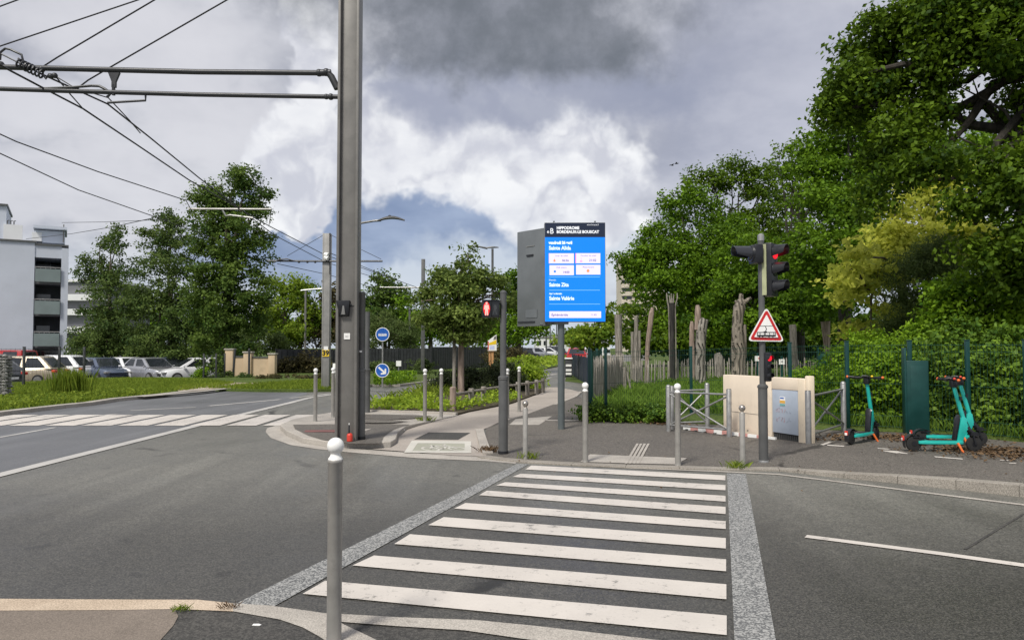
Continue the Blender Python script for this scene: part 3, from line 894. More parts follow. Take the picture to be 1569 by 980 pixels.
for cxx in (-0.22, 0.22):
    for i in range(16):
        a0, a1 = 2 * math.pi * i / 16, 2 * math.pi * (i + 1) / 16
        mb.sheet([bp(cxx + .15 * math.cos(a0), -.1 + .15 * math.sin(a0)), bp(cxx + .15 * math.cos(a1), -.1 + .15 * math.sin(a1)), bp(cxx + .11 * math.cos(a1), -.1 + .11 * math.sin(a1)), bp(cxx + .11 * math.cos(a0), -.1 + .11 * math.sin(a0))], M_PAINTB, 0.0175)
def stroke(a, b, w=0.022):
    d = (Vector(b) - Vector(a)).normalized(); q = Vector((-d.y, d.x)) * w
    mb.sheet([bp(a[0] + q.x, a[1] + q.y), bp(b[0] + q.x, b[1] + q.y), bp(b[0] - q.x, b[1] - q.y), bp(a[0] - q.x, a[1] - q.y)], M_PAINTB, 0.018)
for a, b in [((-.22, -.1), (-.1, .1)), ((-.1, .1), (.13, .1)), ((.13, .1), (0, -.1)), ((0, -.1), (-.22, -.1)), ((0, -.1), (-.12, .17)), ((.22, -.1), (.11, .2)), ((.11, .2), (.17, .2))]:
    stroke(a, b)
structure(mb.build('cycle_symbol_box', smooth=False))
sheet('worn_green_box', fr_i, M_BIKEBOX, 0.0145)
kerb('path_edging', g([(734, 660.5), (737, 672), (742, 689), (747, 697)]), -0.07, 0.09, -0.02, 0.05, M_KERB, 0.8)
kerb('path_edging', g([(889.5, 600.7), (881, 608.2), (867, 613.8), (850, 620.3)]), -0.05, 0.06, -0.02, 0.03, M_KERB, 1.0)

# right-hand pavement, rising towards the right
kb = [(745, 699), (775, 703), (814, 706.5), (880, 710), (960, 713.5), (1040, 715.5), (1100, 717), (1192, 718), (1240, 722.5), (1299, 729), (1380, 736.5), (1470, 746), (1569, 757), (1750, 781), (2100, 840)]
bk_ = [(741.4, 658.3), (765.5, 647.3), (795, 640), (848, 620), (872, 612), (889, 607), (905, 638), (1000, 645), (1060, 651), (1110, 655), (1237, 668), (1296, 664), (1343, 667), (1420, 670), (1569, 688), (1750, 705), (2100, 740)]


def poly_y(lst, px):
    for (x0, y0), (x1, y1) in zip(lst[:-1], lst[1:]):
        if x0 <= px <= x1: return y0 + (y1 - y0) * (px - x0) / (x1 - x0)
    return lst[-1][1]


mb = MB()
cols = sorted(set(list(np.linspace(745, 2100, 46)) + [889, 905, 848, 866]))
vs = []
NR = 9
for px in cols:
    ya, yb = poly_y(kb, px), poly_y(bk_, px)
    a = G(px, ya, 0); b = G(px, yb, 0)
    for j in range(NR):
        t = j / (NR - 1)
        q = a.lerp(b, t)
        vs.append((q.x, q.y, walk_z(q.x)))
fs = []
for i in range(len(cols) - 1):
    for j in range(NR - 1):
        a = i * NR + j
        fs.append((a, a + NR, a + NR + 1, a + 1))
mb.add(vs, fs, M_WALK)
structure(mb.build('pavement', smooth=True))
kpts = g(kb)
kerb('pavement_kerb', kpts, -0.20, 0.0, -0.02, lambda p: walk_z(p.x) + 0.004, M_KERBP, 1.0)
strip('kerb_gutter', g([(790, 707.5), (814, 709), (960, 717), (1100, 722.5), (1192, 727), (1314, 742), (1440, 758), (1569, 774), (1800, 806)]), -0.03, 0.06, 0.0065, M_KERB)


def on_walk(px, py):
    """point of the pavement seen at a pixel"""
    z = 0.02
    for _ in range(6):
        q = G(px, py, z); z = walk_z(q.x)
    return Vector((q.x, q.y, z))


def wsheet(name, pts, m, dz=0.006):
    return structure(MB().sheet([on_walk(x, y) + Vector((0, 0, dz)) for x, y in pts], m).build(name, smooth=False))


# tactile slabs and ribs by the crossing, and slabs by the cycle path
wsheet('tactile_slabs', [(889, 707.5), (904, 696), (1053, 702), (1036, 711.5)], M_KERB)
mb = MB()
for i in range(4):
    x0 = 957 + i * 6.2; x1 = 975 + i * 5.6
    mb.sheet([on_walk(x0, 710.5) + Vector((0, 0, .011)), on_walk(x0 + 4, 710.7) + Vector((0, 0, .011)), on_walk(x1 + 3.8, 680) + Vector((0, 0, .011)), on_walk(x1, 680) + Vector((0, 0, .011))], M_KERB)
structure(mb.build('guidance_ribs', smooth=False))
wsheet('paving_slabs', [(780, 651), (790, 642), (846, 637.5), (826, 651)], M_KERB)
wsheet('paving_joint', [(836, 643.2), (905, 643.2), (905, 644.6), (835, 644.6)], M_KERB)
wsheet('bay_marking', [(1256, 681.5), (1270, 676.5), (1275, 677.5), (1262, 682)], M_PAINT)
wsheet('bay_marking', [(1267, 681), (1294, 683), (1293, 684.5), (1268, 682.6)], M_PAINT)
for q in [[(1344, 686), (1362, 687.6), (1364, 689), (1346, 687.6)], [(1353, 690), (1375, 691), (1384, 693.5), (1374, 694.5), (1354, 691.5)], [(1376, 692.3), (1390, 694.2), (1391, 695.6), (1380, 694.6)],
          [(1431, 699), (1475, 702.6), (1475, 704), (1433, 700.6)], [(1532, 704), (1552, 705.4), (1550, 706.4), (1532, 705.2)], [(1546, 709), (1557, 709.4), (1557, 710.4), (1546, 710)]]:
    wsheet('bay_marking', q, M_PAINT)

# verges and park ground
vb = g([(0, 635), (86, 625), (127, 621), (168, 614.5), (240, 607.5), (311, 598.5), (398, 600.6), (470, 600.6), (517, 599.5), (566.5, 592), (609, 592), (648, 587), (664, 583), (750, 575), (829, 567), (853, 562), (868, 556)])
vl = [Vector((-13.6, -40, 0)), Vector((-13.0, 10, 0))] + vb + [Vector((10.3, 90, 0)), Vector((22, 160, 0)), Vector((-200, 160, 0)), Vector((-200, 88, 0)), Vector((-80, 84, 0)), Vector((-16.0, 62, 0)), Vector((-15.4, 42, 0)), at(290, 39.5), at(128, 39), at(90, 35.5), at(0, 33.5), at(-300, 33), Vector((-200, 33, 0)), Vector((-200, -40, 0))]
structure(MB().prism(vl, -0.7, 0.09, M_LAWN).build('verge', smooth=False))
kerb('verge_kerb', [Vector((-13.6, -40, 0)), Vector((-13.0, 10, 0))] + vb[:6], -0.28, -0.003, -0.02, 0.10, M_KERB, 2.0)
kerb('verge_kerb', vb[8:14], -0.16, -0.003, -0.02, 0.10, M_KERB, 2.0)
strip('tram_edge_slab', g([(215, 607), (306.5, 599), (383, 590.4), (470, 584), (517, 581)], .1), -0.18, 0.18, 0.098, M_KERB)
sheet('sandy_path', g([(265, 594), (300, 589.5), (355, 585.5), (405, 586), (383, 589.2), (306, 597.4), (275, 600)], .1), M_SAND, 0.094)
isl2 = g([(560, 632), (640, 633.5), (701, 636), (719, 631.5), (765, 622.5), (784.6, 618.5), (806, 610.5), (833, 600.3), (834, 593), (829, 581), (760, 580), (664.5, 586), (645, 596), (638, 604), (601, 609), (566, 617), (552, 624)])
structure(MB().prism(isl2, -0.05, 0.05, M_SOIL).build('planting_bed', smooth=False))
kerb('bed_edging', g([(553, 631.6), (600, 632.6), (640, 633.6), (701, 636.2)]), -0.10, 0.02, -0.02, 0.075, M_KERB, 1.0)
park = [G(868, 575), G(866, 584), G(899, 588), G(903, 600), Vector((1.55, 17.2, 0)), Vector((3.2, 17.6, 0)), Vector((4.2, 15.9, 0)), Vector((5.5, 14.3, 0)), Vector((6.4, 13.9, 0)), Vector((7.5, 13.55, 0)), Vector((8.6, 12.0, 0)), Vector((12, 8.8, 0)), Vector((40, -10, 0)), Vector((160, 60, 0)), Vector((160, 160, 0)), Vector((30, 160, 0)), Vector((17, 90, 0)), G(893, 558), G(880, 566)]
structure(MB().prism(park, -0.05, [0.02, .02, .02, .02, .04, .06, .10, .12, .15, .16, .17, .17, .2, .2, .2, .1, .1, .02, .02], M_LAWN).build('park_ground', smooth=False))
sheet('car_park', [Vector((-200, 32.9, 0)), at(-300, 32.9), at(0, 33.4), at(90, 35.4), at(128, 38.9), at(290, 39.4), Vector((-15.3, 42, 0)), Vector((-15.9, 62.1, 0)), Vector((-80, 84.1, 0)), Vector((-200, 88.1, 0))], M_CARPARK, -0.49)
# ------------------------------------------------------------------ bollards
def bollard_proto(name, label, kind, group, h=1.16, r=0.042):
    t = thing(name, label, 'bollard', (0, 0, 0), 0, group)
    if kind == 'white':
        MB().lathe([(r + .004, -0.05), (r + .004, 0.012), (r, 0.016), (r, h - 0.145), (r * 1.06, h - 0.142), (r * 1.06, h - 0.128), (r * .98, h - 0.124)], (0, 0, 0), M_BOLL).build('post', t)
        R0 = r * 1.16
        prof = [(r * 1.0, h - 0.126), (r * .96, h - 0.118), (r * .74, h - 0.106), (r * .66, h - 0.096), (r * .68, h - 0.088)]
        for i in range(3, 17):
            a = math.pi * i / 16
            prof.append((max(1e-4, R0 * math.sin(a)), h - R0 - R0 * math.cos(a)))
        MB().lathe(prof, (0, 0, 0), M_WHITE, 28).build('ball_cap', t)
    else:
        MB().lathe([(r, -0.05), (r, h - 0.12), (r * .9, h - 0.112)], (0, 0, 0), M_BOLL).build('post', t)
        R0 = r * 1.22
        prof = [(r * .6, h - 0.114), (r * .45, h - 0.1)]
        for i in range(3, 17):
            a = math.pi * i / 16
            prof.append((max(1e-4, R0 * math.sin(a)), h - R0 - R0 * math.cos(a)))
        MB().lathe(prof, (0, 0, 0), M_INOX, 24).build('ball_cap', t)
    return t


GB = 'grey bollards with white ball tops'
b0 = bollard_proto('bollard', 'large grey bollard with white ball top in the foreground, nearest to the zebra crossing', 'white', GB)
b0.location = at(515.5, 4.3, 0.016)
spots = [(483, 645.5, .075, 'white-topped bollard on the pale kerb left of the tall catenary pole, nearer the road tip'),
         (510, 639, .06, 'white-topped bollard just behind the left flange of the tall catenary pole'),
         (651, 645, .055, 'white-topped bollard at the kerb corner between traffic island and cycle path, weed at its foot'),
         (676, 640, .03, 'white-topped bollard in front of the log rail end beside the planting bed'),
         (777.5, 640, .03, 'white-topped bollard half hidden behind the pedestrian signal post'),
         (795.5, 629.5, .03, 'white-topped bollard on the slab beside the cycle path, right of the pedestrian signal post')]
for px, py, z, lab in spots:
    copy_thing(b0, G(px, py, z), 0, lab)
for px, py, lab in [(897, 707.5, 'white-topped bollard standing on the left end of the tactile slabs'), (1039, 712.5, 'white-topped bollard on the right end of the tactile slabs before the crossed barriers')]:
    copy_thing(b0, on_walk(px, py), 0, lab)
i0 = bollard_proto('bollard', 'short bollard with bare steel ball beside the pedestrian signal post', 'inox', 'short bollards with steel ball tops', h=0.87, r=0.038)
i0.location = on_walk(805, 702.5)
copy_thing(i0, on_walk(1138, 715.5), 0, 'short bollard with bare steel ball beside the traffic light post')

# ------------------------------------------------------------------ catenary poles
def h_pole(mb, h, w, d, m, tf=0.045, tw=0.02, z0=-0.05):
    """H section, web seen from the front: flanges left and right"""
    mb.box((-w / 2 + tf / 2, 0, (h + z0) / 2), (tf, d, h - z0), m)
    mb.box((w / 2 - tf / 2, 0, (h + z0) / 2), (tf, d, h - z0), m)
    mb.box((0, -d * 0.22, (h + z0) / 2), (w - 2 * tf - 0.002, tw, h - z0 - 0.004), m)


YP = G(534, 674, .10).y
t = thing('catenary_pole', 'tall grey H-section catenary pole on the traffic island carrying twin tubular arms', 'pole', at(533.3, YP, .10))
mb = MB(); h_pole(mb, 11.6, 0.365, 0.30, M_STEEL); mb.build('pole', t, bevel=0.006)
kx = YP / FPX


def loc(px, py, dy=0.0):
    """point in the catenary pole's own frame, near its plane"""
    q = P(px, py, YP + dy)
    return q - at(533.3, YP, .10)


mb = MB()
mb.tube([loc(500, 112), loc(300, 110.3), loc(-40, 102), loc(-260, 96)], 0.047, M_ARM, 12)
mb.tube([loc(486, 111.8), loc(507, 111.5)], 0.058, M_ARM, 12)
mb.ball(loc(489, 111.8), 0.066, M_ARM, 12); mb.ball(loc(500, 111), 0.07, M_ARM, 12)
mb.tube([loc(501, 110), loc(508, 118), loc(517, 136)], [0.05, 0.06, 0.06], M_ARM, 10)
mb.build('upper_arm', t)
mb = MB()
mb.tube([loc(518, 148.6), loc(300, 145), loc(100, 139.5), loc(-40, 135), loc(-260, 129)], 0.040, M_ARM, 12)
mb.ball(loc(507, 148.5), 0.058, M_ARM, 12); mb.ball(loc(500, 148.3), 0.05, M_ARM, 12)
mb.build('lower_arm', t)
mb = MB()
mb.plate([(-.10, 0), (.10, 0), (.035, -.16), (.035, -.26), (-.035, -.26), (-.035, -.16)], 0.05, M_ARM, trans(*(loc(174, 111, -0.02))))
mb.tube([loc(174, 130), loc(174, 146)], 0.03, M_ARM, 8)
mb.build('hanger', t)
mb = MB()
mb.tube([loc(223, 143.5), loc(223, 154), loc(165, 157.5)], 0.022, M_ARM, 8)
mb.tube([loc(60, 136), loc(110, 134), loc(140, 131.5), loc(152, 132), loc(160, 136), loc(170, 143), loc(164, 149)], 0.024, M_ARM, 8)
mb.build('steady_arm', t)
mb = MB()
pts = []
for i in range(70):
    u = i / 69
    c = loc(26 + 40 * u, 96 + 18 * u)
    a = 2 * math.pi * 7 * u
    pts.append(c + Vector((0.02 * math.cos(a), 0.075 * math.sin(a), 0.075 * math.cos(a))))
mb.tube(pts, 0.017, M_ARM, 6)
mb.tube([loc(0, 92), loc(1, 80), loc(8, 74.5), loc(16, 76), loc(33, 84), loc(35, 92), loc(31, 100)], 0.02, M_ARM, 8)
mb.tube([loc(0, 82), loc(30, 97), loc(62, 113)], 0.014, M_ARM, 6)
mb.ball(loc(1, 100), .07, M_ARM, 10); mb.ball(loc(64, 106), .06, M_ARM, 10); mb.ball(loc(84, 116), .05, M_ARM, 10); mb.ball(loc(78, 117), .05, M_ARM, 10)
mb.tube([loc(66, 115), loc(70, 121), loc(75, 114), loc(85, 116)], 0.018, M_ARM, 6)
mb.build('spring_tensioner', t)
mb = MB()
mb.box((0.0, -0.0895, 1.78), (0.105, 0.004, 0.105), M_WHITE)
mb.box((-0.004, -0.0925, 1.79), (0.05, 0.002, 0.004), M_STEEL); mb.box((-0.004, -0.0925, 1.77), (0.06, 0.002, 0.004), M_STEEL)
mb.build('sticker', t)

# pipe post with the little signal hood fixed beside the pole
ps = G(553, 673, .10)
t = thing('signal_post', 'grey round signal post tight against the catenary pole with black hooded repeater', 'signal post', ps)
top = ps.y / FPX * (673 - 449)
MB().lathe([(.078, -.05), (.078, 0.06)], (0, 0, 0), M_BLACK).build('base_sleeve', t)
MB().lathe([(.070, 0.05), (.070, 1.16), (.076, 1.165), (.078, 1.185), (.076, 1.21), (.060, 1.22), (.060, top - .05), (.064, top - .045), (.064, top), (.02, top + .02)], (0, 0, 0), M_STEELD).build('post', t)
hz = (673 - 470) * ps.y / FPX
mb = MB()
mb.tube([(-.05, -.02, hz), (-.11, -.16, hz), (-.22, -.17, hz)], 0.016, M_BLACK, 8)
mb.box((-.07, -.03, hz), (.035, .08, .13), M_BLACK)
mb.build('bracket', t)
mb = MB()
X = -.27
mb.add([(X - .13, -.26, hz + .09), (X + .11, -.26, hz + .09), (X + .11, -.12, hz + .09), (X - .13, -.12, hz + .09),
        (X - .06, -.24, hz - .17), (X + .09, -.24, hz - .17), (X + .09, -.13, hz - .19), (X - .06, -.13, hz - .19)],
       [(0, 3, 2, 1), (0, 1, 5, 4), (1, 2, 6, 5), (2, 3, 7, 6), (3, 0, 4, 7), (4, 5, 6, 7)][::1], M_BLACK)
mb.build('signal_hood', t, bevel=0.012)
mb = MB(); mb.add([(X - .005, -.268, hz + .0), (X + .02, -.268, hz + .0), (X + .035, -.25, hz - .15), (X - .03, -.25, hz - .15)], [(3, 2, 1, 0)], M_GALV); mb.build('hood_stripe', t)
MB().box((0.0, -.0715, 1.52), (.045, .004, .03), M_WHITE).build('sticker', t)

pb = G(562, 631, .05)
t = thing('signal_post', 'dark signal post standing further back, right behind the round post by the catenary pole', 'signal post', pb)
s = pb.y / FPX
MB().lathe([(.082, -.05), (.082, .9), (.085, 1.04), (.09, 1.05), (.09, 1.08), (.064, 1.09), (.064, 1.75), (.064, (631 - 478) * s)], (0, 0, 0), M_STEELD).build('post', t)
mb = MB(); mb.box((-.085, .03, 119 * s), (.10, .12, 34 * s), M_BLACK); mb.box((-.09, .03, 145 * s), (.085, .10, 16 * s), M_BLACK)
mb.build('signal_head', t, bevel=0.01)

# red bottle at the foot of the pole
t = thing('bottle', 'small red bottle with thin black neck at the foot of the catenary pole', 'bottle', at(537, YP - .22, .106))
MB().lathe([(.032, 0), (.05, .01), (.05, .10), (.042, .125), (.022, .14)], (0, 0, 0), M_REDPL, 16).build('body', t)
MB().lathe([(.020, .138), (.014, .16), (.012, .27), (.008, .28)], (-.012, 0, 0), M_BLACK, 12).build('neck', t)
MB().lathe([(.008, .279), (.006, .31)], (-.012, 0, 0), M_WHITE, 8).build('tip', t)

# second catenary mast with plate 39
Y2 = G(500, 594, .1).y
t = thing('catenary_pole', 'pale square catenary pole with yellow plate 39 on the grass behind the near pole', 'pole', at(500, Y2, .09))
s = Y2 / FPX
hp = (594 - 357) * s
mb = MB(); h_pole(mb, hp, 11.5 * s, .30, M_STEELL, tf=0.05)
mb.box((0, -.13, hp / 2), (11.3 * s, .02, hp - .01), M_STEELL); mb.build('pole', t, bevel=0.005)


def l2(px, py, dy=0.0): return P(px, py, Y2 + dy) - at(500, Y2, .09)


mb = MB()
mb.tube([l2(410, 399.5, -.2), l2(470, 400, -.2), l2(586, 400, -.2)], .036, M_ARM, 8)
mb.tube([l2(420, 402, -.25), l2(428, 397.5, -.25), l2(440, 396.5, -.25), l2(452, 400, -.25)], .025, M_ARM, 6)
for x in (458, 471, 483): mb.ball(l2(x, 401, -.2), .055, M_ARM, 8)
mb.build('arm', t)
mb = MB(); mb.tube([l2(498, 390, -.2), l2(503, 391, -.25)], .09, M_WHITE, 8); mb.tube([l2(498, 394, -.2), l2(503, 396, -.25)], .09, M_WHITE, 8); mb.build('insulator', t)
mb = MB(); mb.tube([l2(505.5, 357, -.18), l2(505.5, 420, -.18)], .025, M_BLACK, 6); mb.build('cable', t)
mb = MB()
mb.tube([l2(496, 360), l2(440, 392, -.2)], .010, M_WIRE, 5); mb.tube([l2(507, 360), l2(584, 397, -.2)], .010, M_WIRE, 5); mb.build('stay_wire', t)
pl = l2(499, 540.5, -.18)
MB().box(pl, (10.5 * s, .01, 10.5 * s), M_YELLOW).build('number_plate', t)
mb = MB(); mb.text('39', .26, pl.x, pl.z - .09, pl.y - .008, M_BLACK, 'CENTER', .012); mb.build('plate_number', t)
MB().box(l2(499.5, 533, -.18), (.17, .02, .14), M_WHITE).build('sticker', t)

# far masts
Y3 = 46.0
t = thing('catenary_pole', 'slim grey catenary pole rising behind the white-topped bollard left of the young street tree', 'pole', at(648, Y3, .05)); s = Y3 / FPX
MB().box((0, 0, (590 - 410) * s / 2 - .35), (5.5 * s, .2, (590 - 410) * s + .3), M_STEELD).build('pole', t, bevel=.01)
mb = MB(); mb.tube([P(582, 440, Y3 - .1) - at(648, Y3, .05), P(655, 440.5, Y3 - .1) - at(648, Y3, .05)], .04, M_GALV, 8); mb.build('arm', t)


def wire(lab, pts, r, grp='overhead tram wires'):
    mb = MB(); mb.tube(pts, r, M_WIRE, 6)
    return tag(mb.build('overhead_wire', smooth=True), lab, 'wire', grp)


W = lambda x, y, z=6.2: G(x, y, z)
wire('contact wire passing under the tensioner spring down to the numbered pole', [W(-190, -8), W(15, 108), W(70, 137), W(127, 166.5), W(210, 222), W(290, 276), W(412, 346), W(497, 390), W(640, 440.5), W(700, 468)], .017)
wire('contact wire starting at the hanger bracket and running close beside the first one', [P(60, 112, YP), W(165, 159.5), W(230, 211), W(305, 272.5), W(420, 360), W(500, 402), W(600, 433)], .016)
wire('short jumper from the tensioner clamp down to the left contact wire', [P(85, 117, YP), P(108, 145, YP + .1), W(127, 166.5)], .013)
wire('thin wire from the tensioner clamp crossing down past the hanger', [P(82, 115, YP), P(115, 135, YP), W(166, 150), W(198, 184), W(215, 204)], .011)
wire('stay wire rising from the tensioner to the head of the tall pole', [P(63, 104, YP), P(88, 88, YP), P(237, 0, YP), P(520, -167, YP)], .013)
wire('stay wire rising from the hanger bracket to the head of the tall pole', [P(118, 136, YP), P(135, 123, YP), P(164, 106, YP), P(348, 0, YP), P(520, -99, YP)], .013)
wire('uppermost stay wire crossing the top left sky', [P(-160, 124, YP), P(0, 71, YP), P(212, 0, YP), P(520, -120, YP)], .012)
wire('short wire cutting the extreme top left sky', [P(-100, 45, YP), P(0, 10, YP), P(30, -1, YP), P(200, -60, YP)], .012)
wire('slack wire falling towards the poplar, with a dark joint at its left end', [W(-160, 140), W(0, 205.5), W(25, 217), W(150, 263), W(285, 307), P(292, 320, 24)], .014)
wire('lowest slack wire falling to the birch tops on the left', [W(-160, 160), W(0, 235), W(120, 291), W(240, 333), W(330, 366)], .014)
wire('faint wire from the apartment roof to the birch tops', [P(40, 366, 52), P(110, 358, 46), P(170, 348, 38), W(235, 334)], .016)
wire('faint wire above the apartment terrace towards the trees', [P(95, 341, 52), P(160, 340, 46), P(260, 336, 42)], .016)
wire('wire leaving the numbered pole towards the far right mast', [P(507, 388, Y2), P(580, 418, 40), P(640, 441, Y3), P(700, 470, 60)], .014)
wire('lower wire from the arm end past the near pole', [P(425, 404, Y2), P(500, 420, 38), P(600, 448, 44), P(660, 470, 52)], .014)
mb = MB(); Yb = 24.0
mb.tube([P(289, 320, Yb), P(416, 320.5, Yb)], .032, M_STEELL, 8)
t = tag(mb.build('span_rod'), 'pale horizontal rod hung on the wires in front of the poplar', 'rod')
mb = MB(); mb.tube([P(341, 322, Yb), P(346, 331, Yb), P(352, 329.5, Yb), P(388, 334, Yb)], .03, M_GALV, 6); mb.build('steady_arm', t)
wire('short drop wire carrying the pale rod by the poplar', [P(416, 320.5, Yb), P(412, 346, Yb + 3)], .012)

# ------------------------------------------------------------------ street lamps
def lamp_head(mb, a, b, z_up, m, y=0.0):
    """flat blade from a to b (local points), swelling to the tip"""
    a, b = Vector(a), Vector(b)
    d = b - a; n = 9
    ring = []
    for i in range(n):
        u = i / (n - 1)
        c = a + d * u; c.z += z_up * math.sin(u * math.pi)
        w = 0.045 + 0.13 * math.sin(min(1, u * 1.15) * math.pi) ** .8 * (0.35 + .65 * u)
        hgt = 0.03 + 0.055 * math.sin(u * math.pi)
        ring.append([c + Vector((0, -w, 0)), c + Vector((0, -w * .6, hgt)), c + Vector((0, w * .6, hgt)), c + Vector((0, w, 0)), c + Vector((0, w * .5, -.03)), c + Vector((0, -w * .5, -.03))])
    vs = [p for r in ring for p in r]; fs = []
    for i in range(n - 1):
        for k in range(6):
            p, q = i * 6 + k, i * 6 + (k + 1) % 6
            fs.append((p, q, q + 6, p + 6))
    fs.append(tuple(range(6))[::-1]); fs.append(tuple(range((n - 1) * 6, n * 6)))
    mb.add(vs, fs, m)


Yl = 30.0
base = at(533, Yl, .02)
t = thing('street_lamp', 'street lamp with flat leaf-shaped head reaching out right of the tall catenary pole', 'street lamp', base)


def ll(px, py): return P(px, py, Yl) - base


tp = ll(533, 346)
MB().lathe([(.09, -.05), (.09, 1.2), (.07, 1.25), (.055, tp.z)], (0, 0, 0), M_STEELD).build('mast', t)
mb = MB(); mb.tube([tp + Vector((0, 0, -.3)), tp, ll(549, 342.5), ll(572, 338.5), ll(584, 337.5)], [.05, .05, .045, .045, .05], M_STEELD, 8); mb.build('arm', t)
mb = MB(); lamp_head(mb, ll(578, 338.5), ll(620, 337.5), .10, M_STEELD); mb.build('lamp_head', t, ang=60)
mb = MB(); mb.lathe([(.06, 0), (.06, .10), (.03, .12)], ll(597, 334) + Vector((0, 0, .0)), M_NAVY, 10); mb.build('sensor', t)
Yl = 52.0
base = at(754.5, Yl, .02)
t = thing('street_lamp', 'distant street lamp with long thin arm above the young street tree', 'street lamp', base)
tp = ll(754.5, 381)
MB().lathe([(.12, -.05), (.10, 1.2), (.08, tp.z)], (0, 0, 0), M_STEELD).build('mast', t)
mb = MB(); lamp_head(mb, ll(743, 380), ll(764, 379), .0, M_STEELD); mb.tube([ll(747, 380.5), ll(735, 378), ll(718, 376.5)], [.08, .06, .06], M_STEELD, 6); mb.build('lamp_head', t)
Yl = 62.0
base = at(467.5, Yl, .09)
t = thing('street_lamp', 'thin street lamp with a flat arm before the bright green trees', 'street lamp', base)
tp = ll(467.5, 445)
MB().lathe([(.10, -.05), (.08, tp.z)], (0, 0, 0), M_STEEL).build('mast', t)
mb = MB(); mb.tube([ll(461, 445), ll(480, 443), ll(500, 442)], .07, M_GALV, 6); mb.build('arm', t)
for px, yt, Yl, lab in [(627.5, 474, 60.0, 'thin grey lamp post in front of the olive shrub left of the street tree'), (718, 500, 62.0, 'thin grey post behind the street tree trunk'),
                        (837, 470, 95.0, 'thin far post left of the display post'), (843, 462, 110.0, 'second thin far post left of the display post'), (853, 455, 120.0, 'tall thin far post touching the display post'), (879, 505, 80.0, 'thin dark post right of the display post')]:
    base = at(px, Yl, .05)
    t = thing('post', lab, 'post', base, 0, 'distant thin posts')
    tp = ll(px, yt)
    MB().lathe([(.11, -.05), (.085, tp.z)], (0, 0, 0), M_STEELD, 10).build('shaft', t)
    MB().lathe([(.12, 0), (.12, .08)], (0, 0, tp.z - .02), M_STEELD, 10).build('cap', t)

# ------------------------------------------------------------------ signals
def disc_sign(mb, c, r, m_rim, m_face, n=28):
    M = trans(*c) @ Matrix.Rotation(R(90), 4, 'X')
    mb.lathe([(r, -.015), (r, .01)], (0, 0, 0), m_rim, n, M)
    mb.lathe([(r * .90, .0), (r * .90, .0125)], (0, 0, 0), m_face, n, M)


# pedestrian signal
pp = on_walk(771, 694.5)
s = pp.y / FPX
t = thing('pedestrian_signal', 'pedestrian signal on grey post showing a red standing man', 'traffic signal', pp)
MB().lathe([(.082, -.05), (.082, .045)], (0, 0, 0), M_BLACK).build('base_sleeve', t)
MB().lathe([(.074, .04), (.074, 112 * s), (.082, 112.5 * s), (.082, 114 * s), (.076, 114.5 * s), (.082, 115 * s), (.080, 117 * s), (.050, 118 * s), (.050, 244 * s), (.054, 244.3 * s), (.052, 247 * s), (.015, 249 * s)], (0, 0, 0), M_STEELD).build('post', t)
hx, hz = -19.0 * s, 220.5 * s
mb = MB(); mb.box((hx, -.03, hz), (27 * s, .14, 27 * s), M_BLACK); mb.build('signal_head', t, bevel=.015)
mb = MB(); mb.tube([(-.05, 0, hz + .08), (-.10, 0, hz + .08)], .02, M_BLACK, 8); mb.tube([(-.05, 0, hz - .08), (-.10, 0, hz - .08)], .02, M_BLACK, 8); mb.build('bracket', t)
M_REDGL = mat('red_lamp_glass', (0.5, 0.01, 0.01), 0.3, 0, 0.02, 4, emit=(1, 0.012, 0.03), estr=1.0)
M_REDDK = mat('red_lamp_glow', (0.35, 0.01, 0.01), 0.4, 0, 0.02, 4, emit=(1, 0.0, 0.012), estr=0.42)
M_MAN = mat('lit_red_man', (0.9, 0.3, 0.25), 0.4, 0, 0.02, 4, emit=(1, 0.27, 0.24), estr=0.95)
M_LENS = mat('dark_lens', (0.02, 0.022, 0.026), 0.2, 0, 0.1, 10)
y0 = -.1015
mb = MB(); L = hx - 6.2 * s; w_, h_ = .054, .105
mb.plate([(L + w_ * math.cos(a) * (1 if True else 0), hz + h_ * math.sin(a)) for a in [2 * math.pi * i / 24 for i in range(24)]], .003, M_REDDK, trans(0, y0 - .001, 0)); mb.build('red_lens', t)
mb = MB()
mb.lathe([(.0185, -.003), (.0185, .003)], (0, 0, 0), M_MAN, 14, trans(L, y0 - .006, hz + .083) @ Matrix.Rotation(R(90), 4, 'X'))
mb.plate([(L - .032, hz + .058), (L + .032, hz + .058), (L + .042, hz - .015), (L + .028, hz - .017), (L + .020, hz + .02), (L + .026, hz - .108), (L + .006, hz - .108), (L, hz - .03), (L - .006, hz - .108), (L - .026, hz - .108), (L - .020, hz + .02), (L - .028, hz - .017), (L - .042, hz - .015)], .004, M_MAN, trans(0, y0 - .007, 0))
mb.build('red_man', t)
mb = MB(); L = hx + 6.5 * s
mb.plate([(L - .055, hz - .11), (L + .055, hz - .11), (L + .055, hz + .11), (L - .055, hz + .11)], .002, M_LENS, trans(0, y0 - .001, 0))
M_GHOST = mat('unlit_man', (0.05, 0.055, 0.06), 0.4, 0, 0.1, 10)
mb.plate([(L - .004, hz + .06), (L + .022, hz + .05), (L + .03, hz), (L + .018, hz - .02), (L + .032, hz - .095), (L + .018, hz - .095), (L, hz - .03), (L - .026, hz - .095), (L - .038, hz - .09), (L - .014, hz - .015), (L - .02, hz + .03)], .002, M_GHOST, trans(0, y0 - .004, 0))
mb.build('green_lens', t)
mb = MB(); mb.box((hx, -.125, hz + .165), (27 * s, .06, .008), M_BLACK); mb.box((hx, -.125, hz), (.008, .05, 25 * s), M_BLACK); mb.build('visor', t)

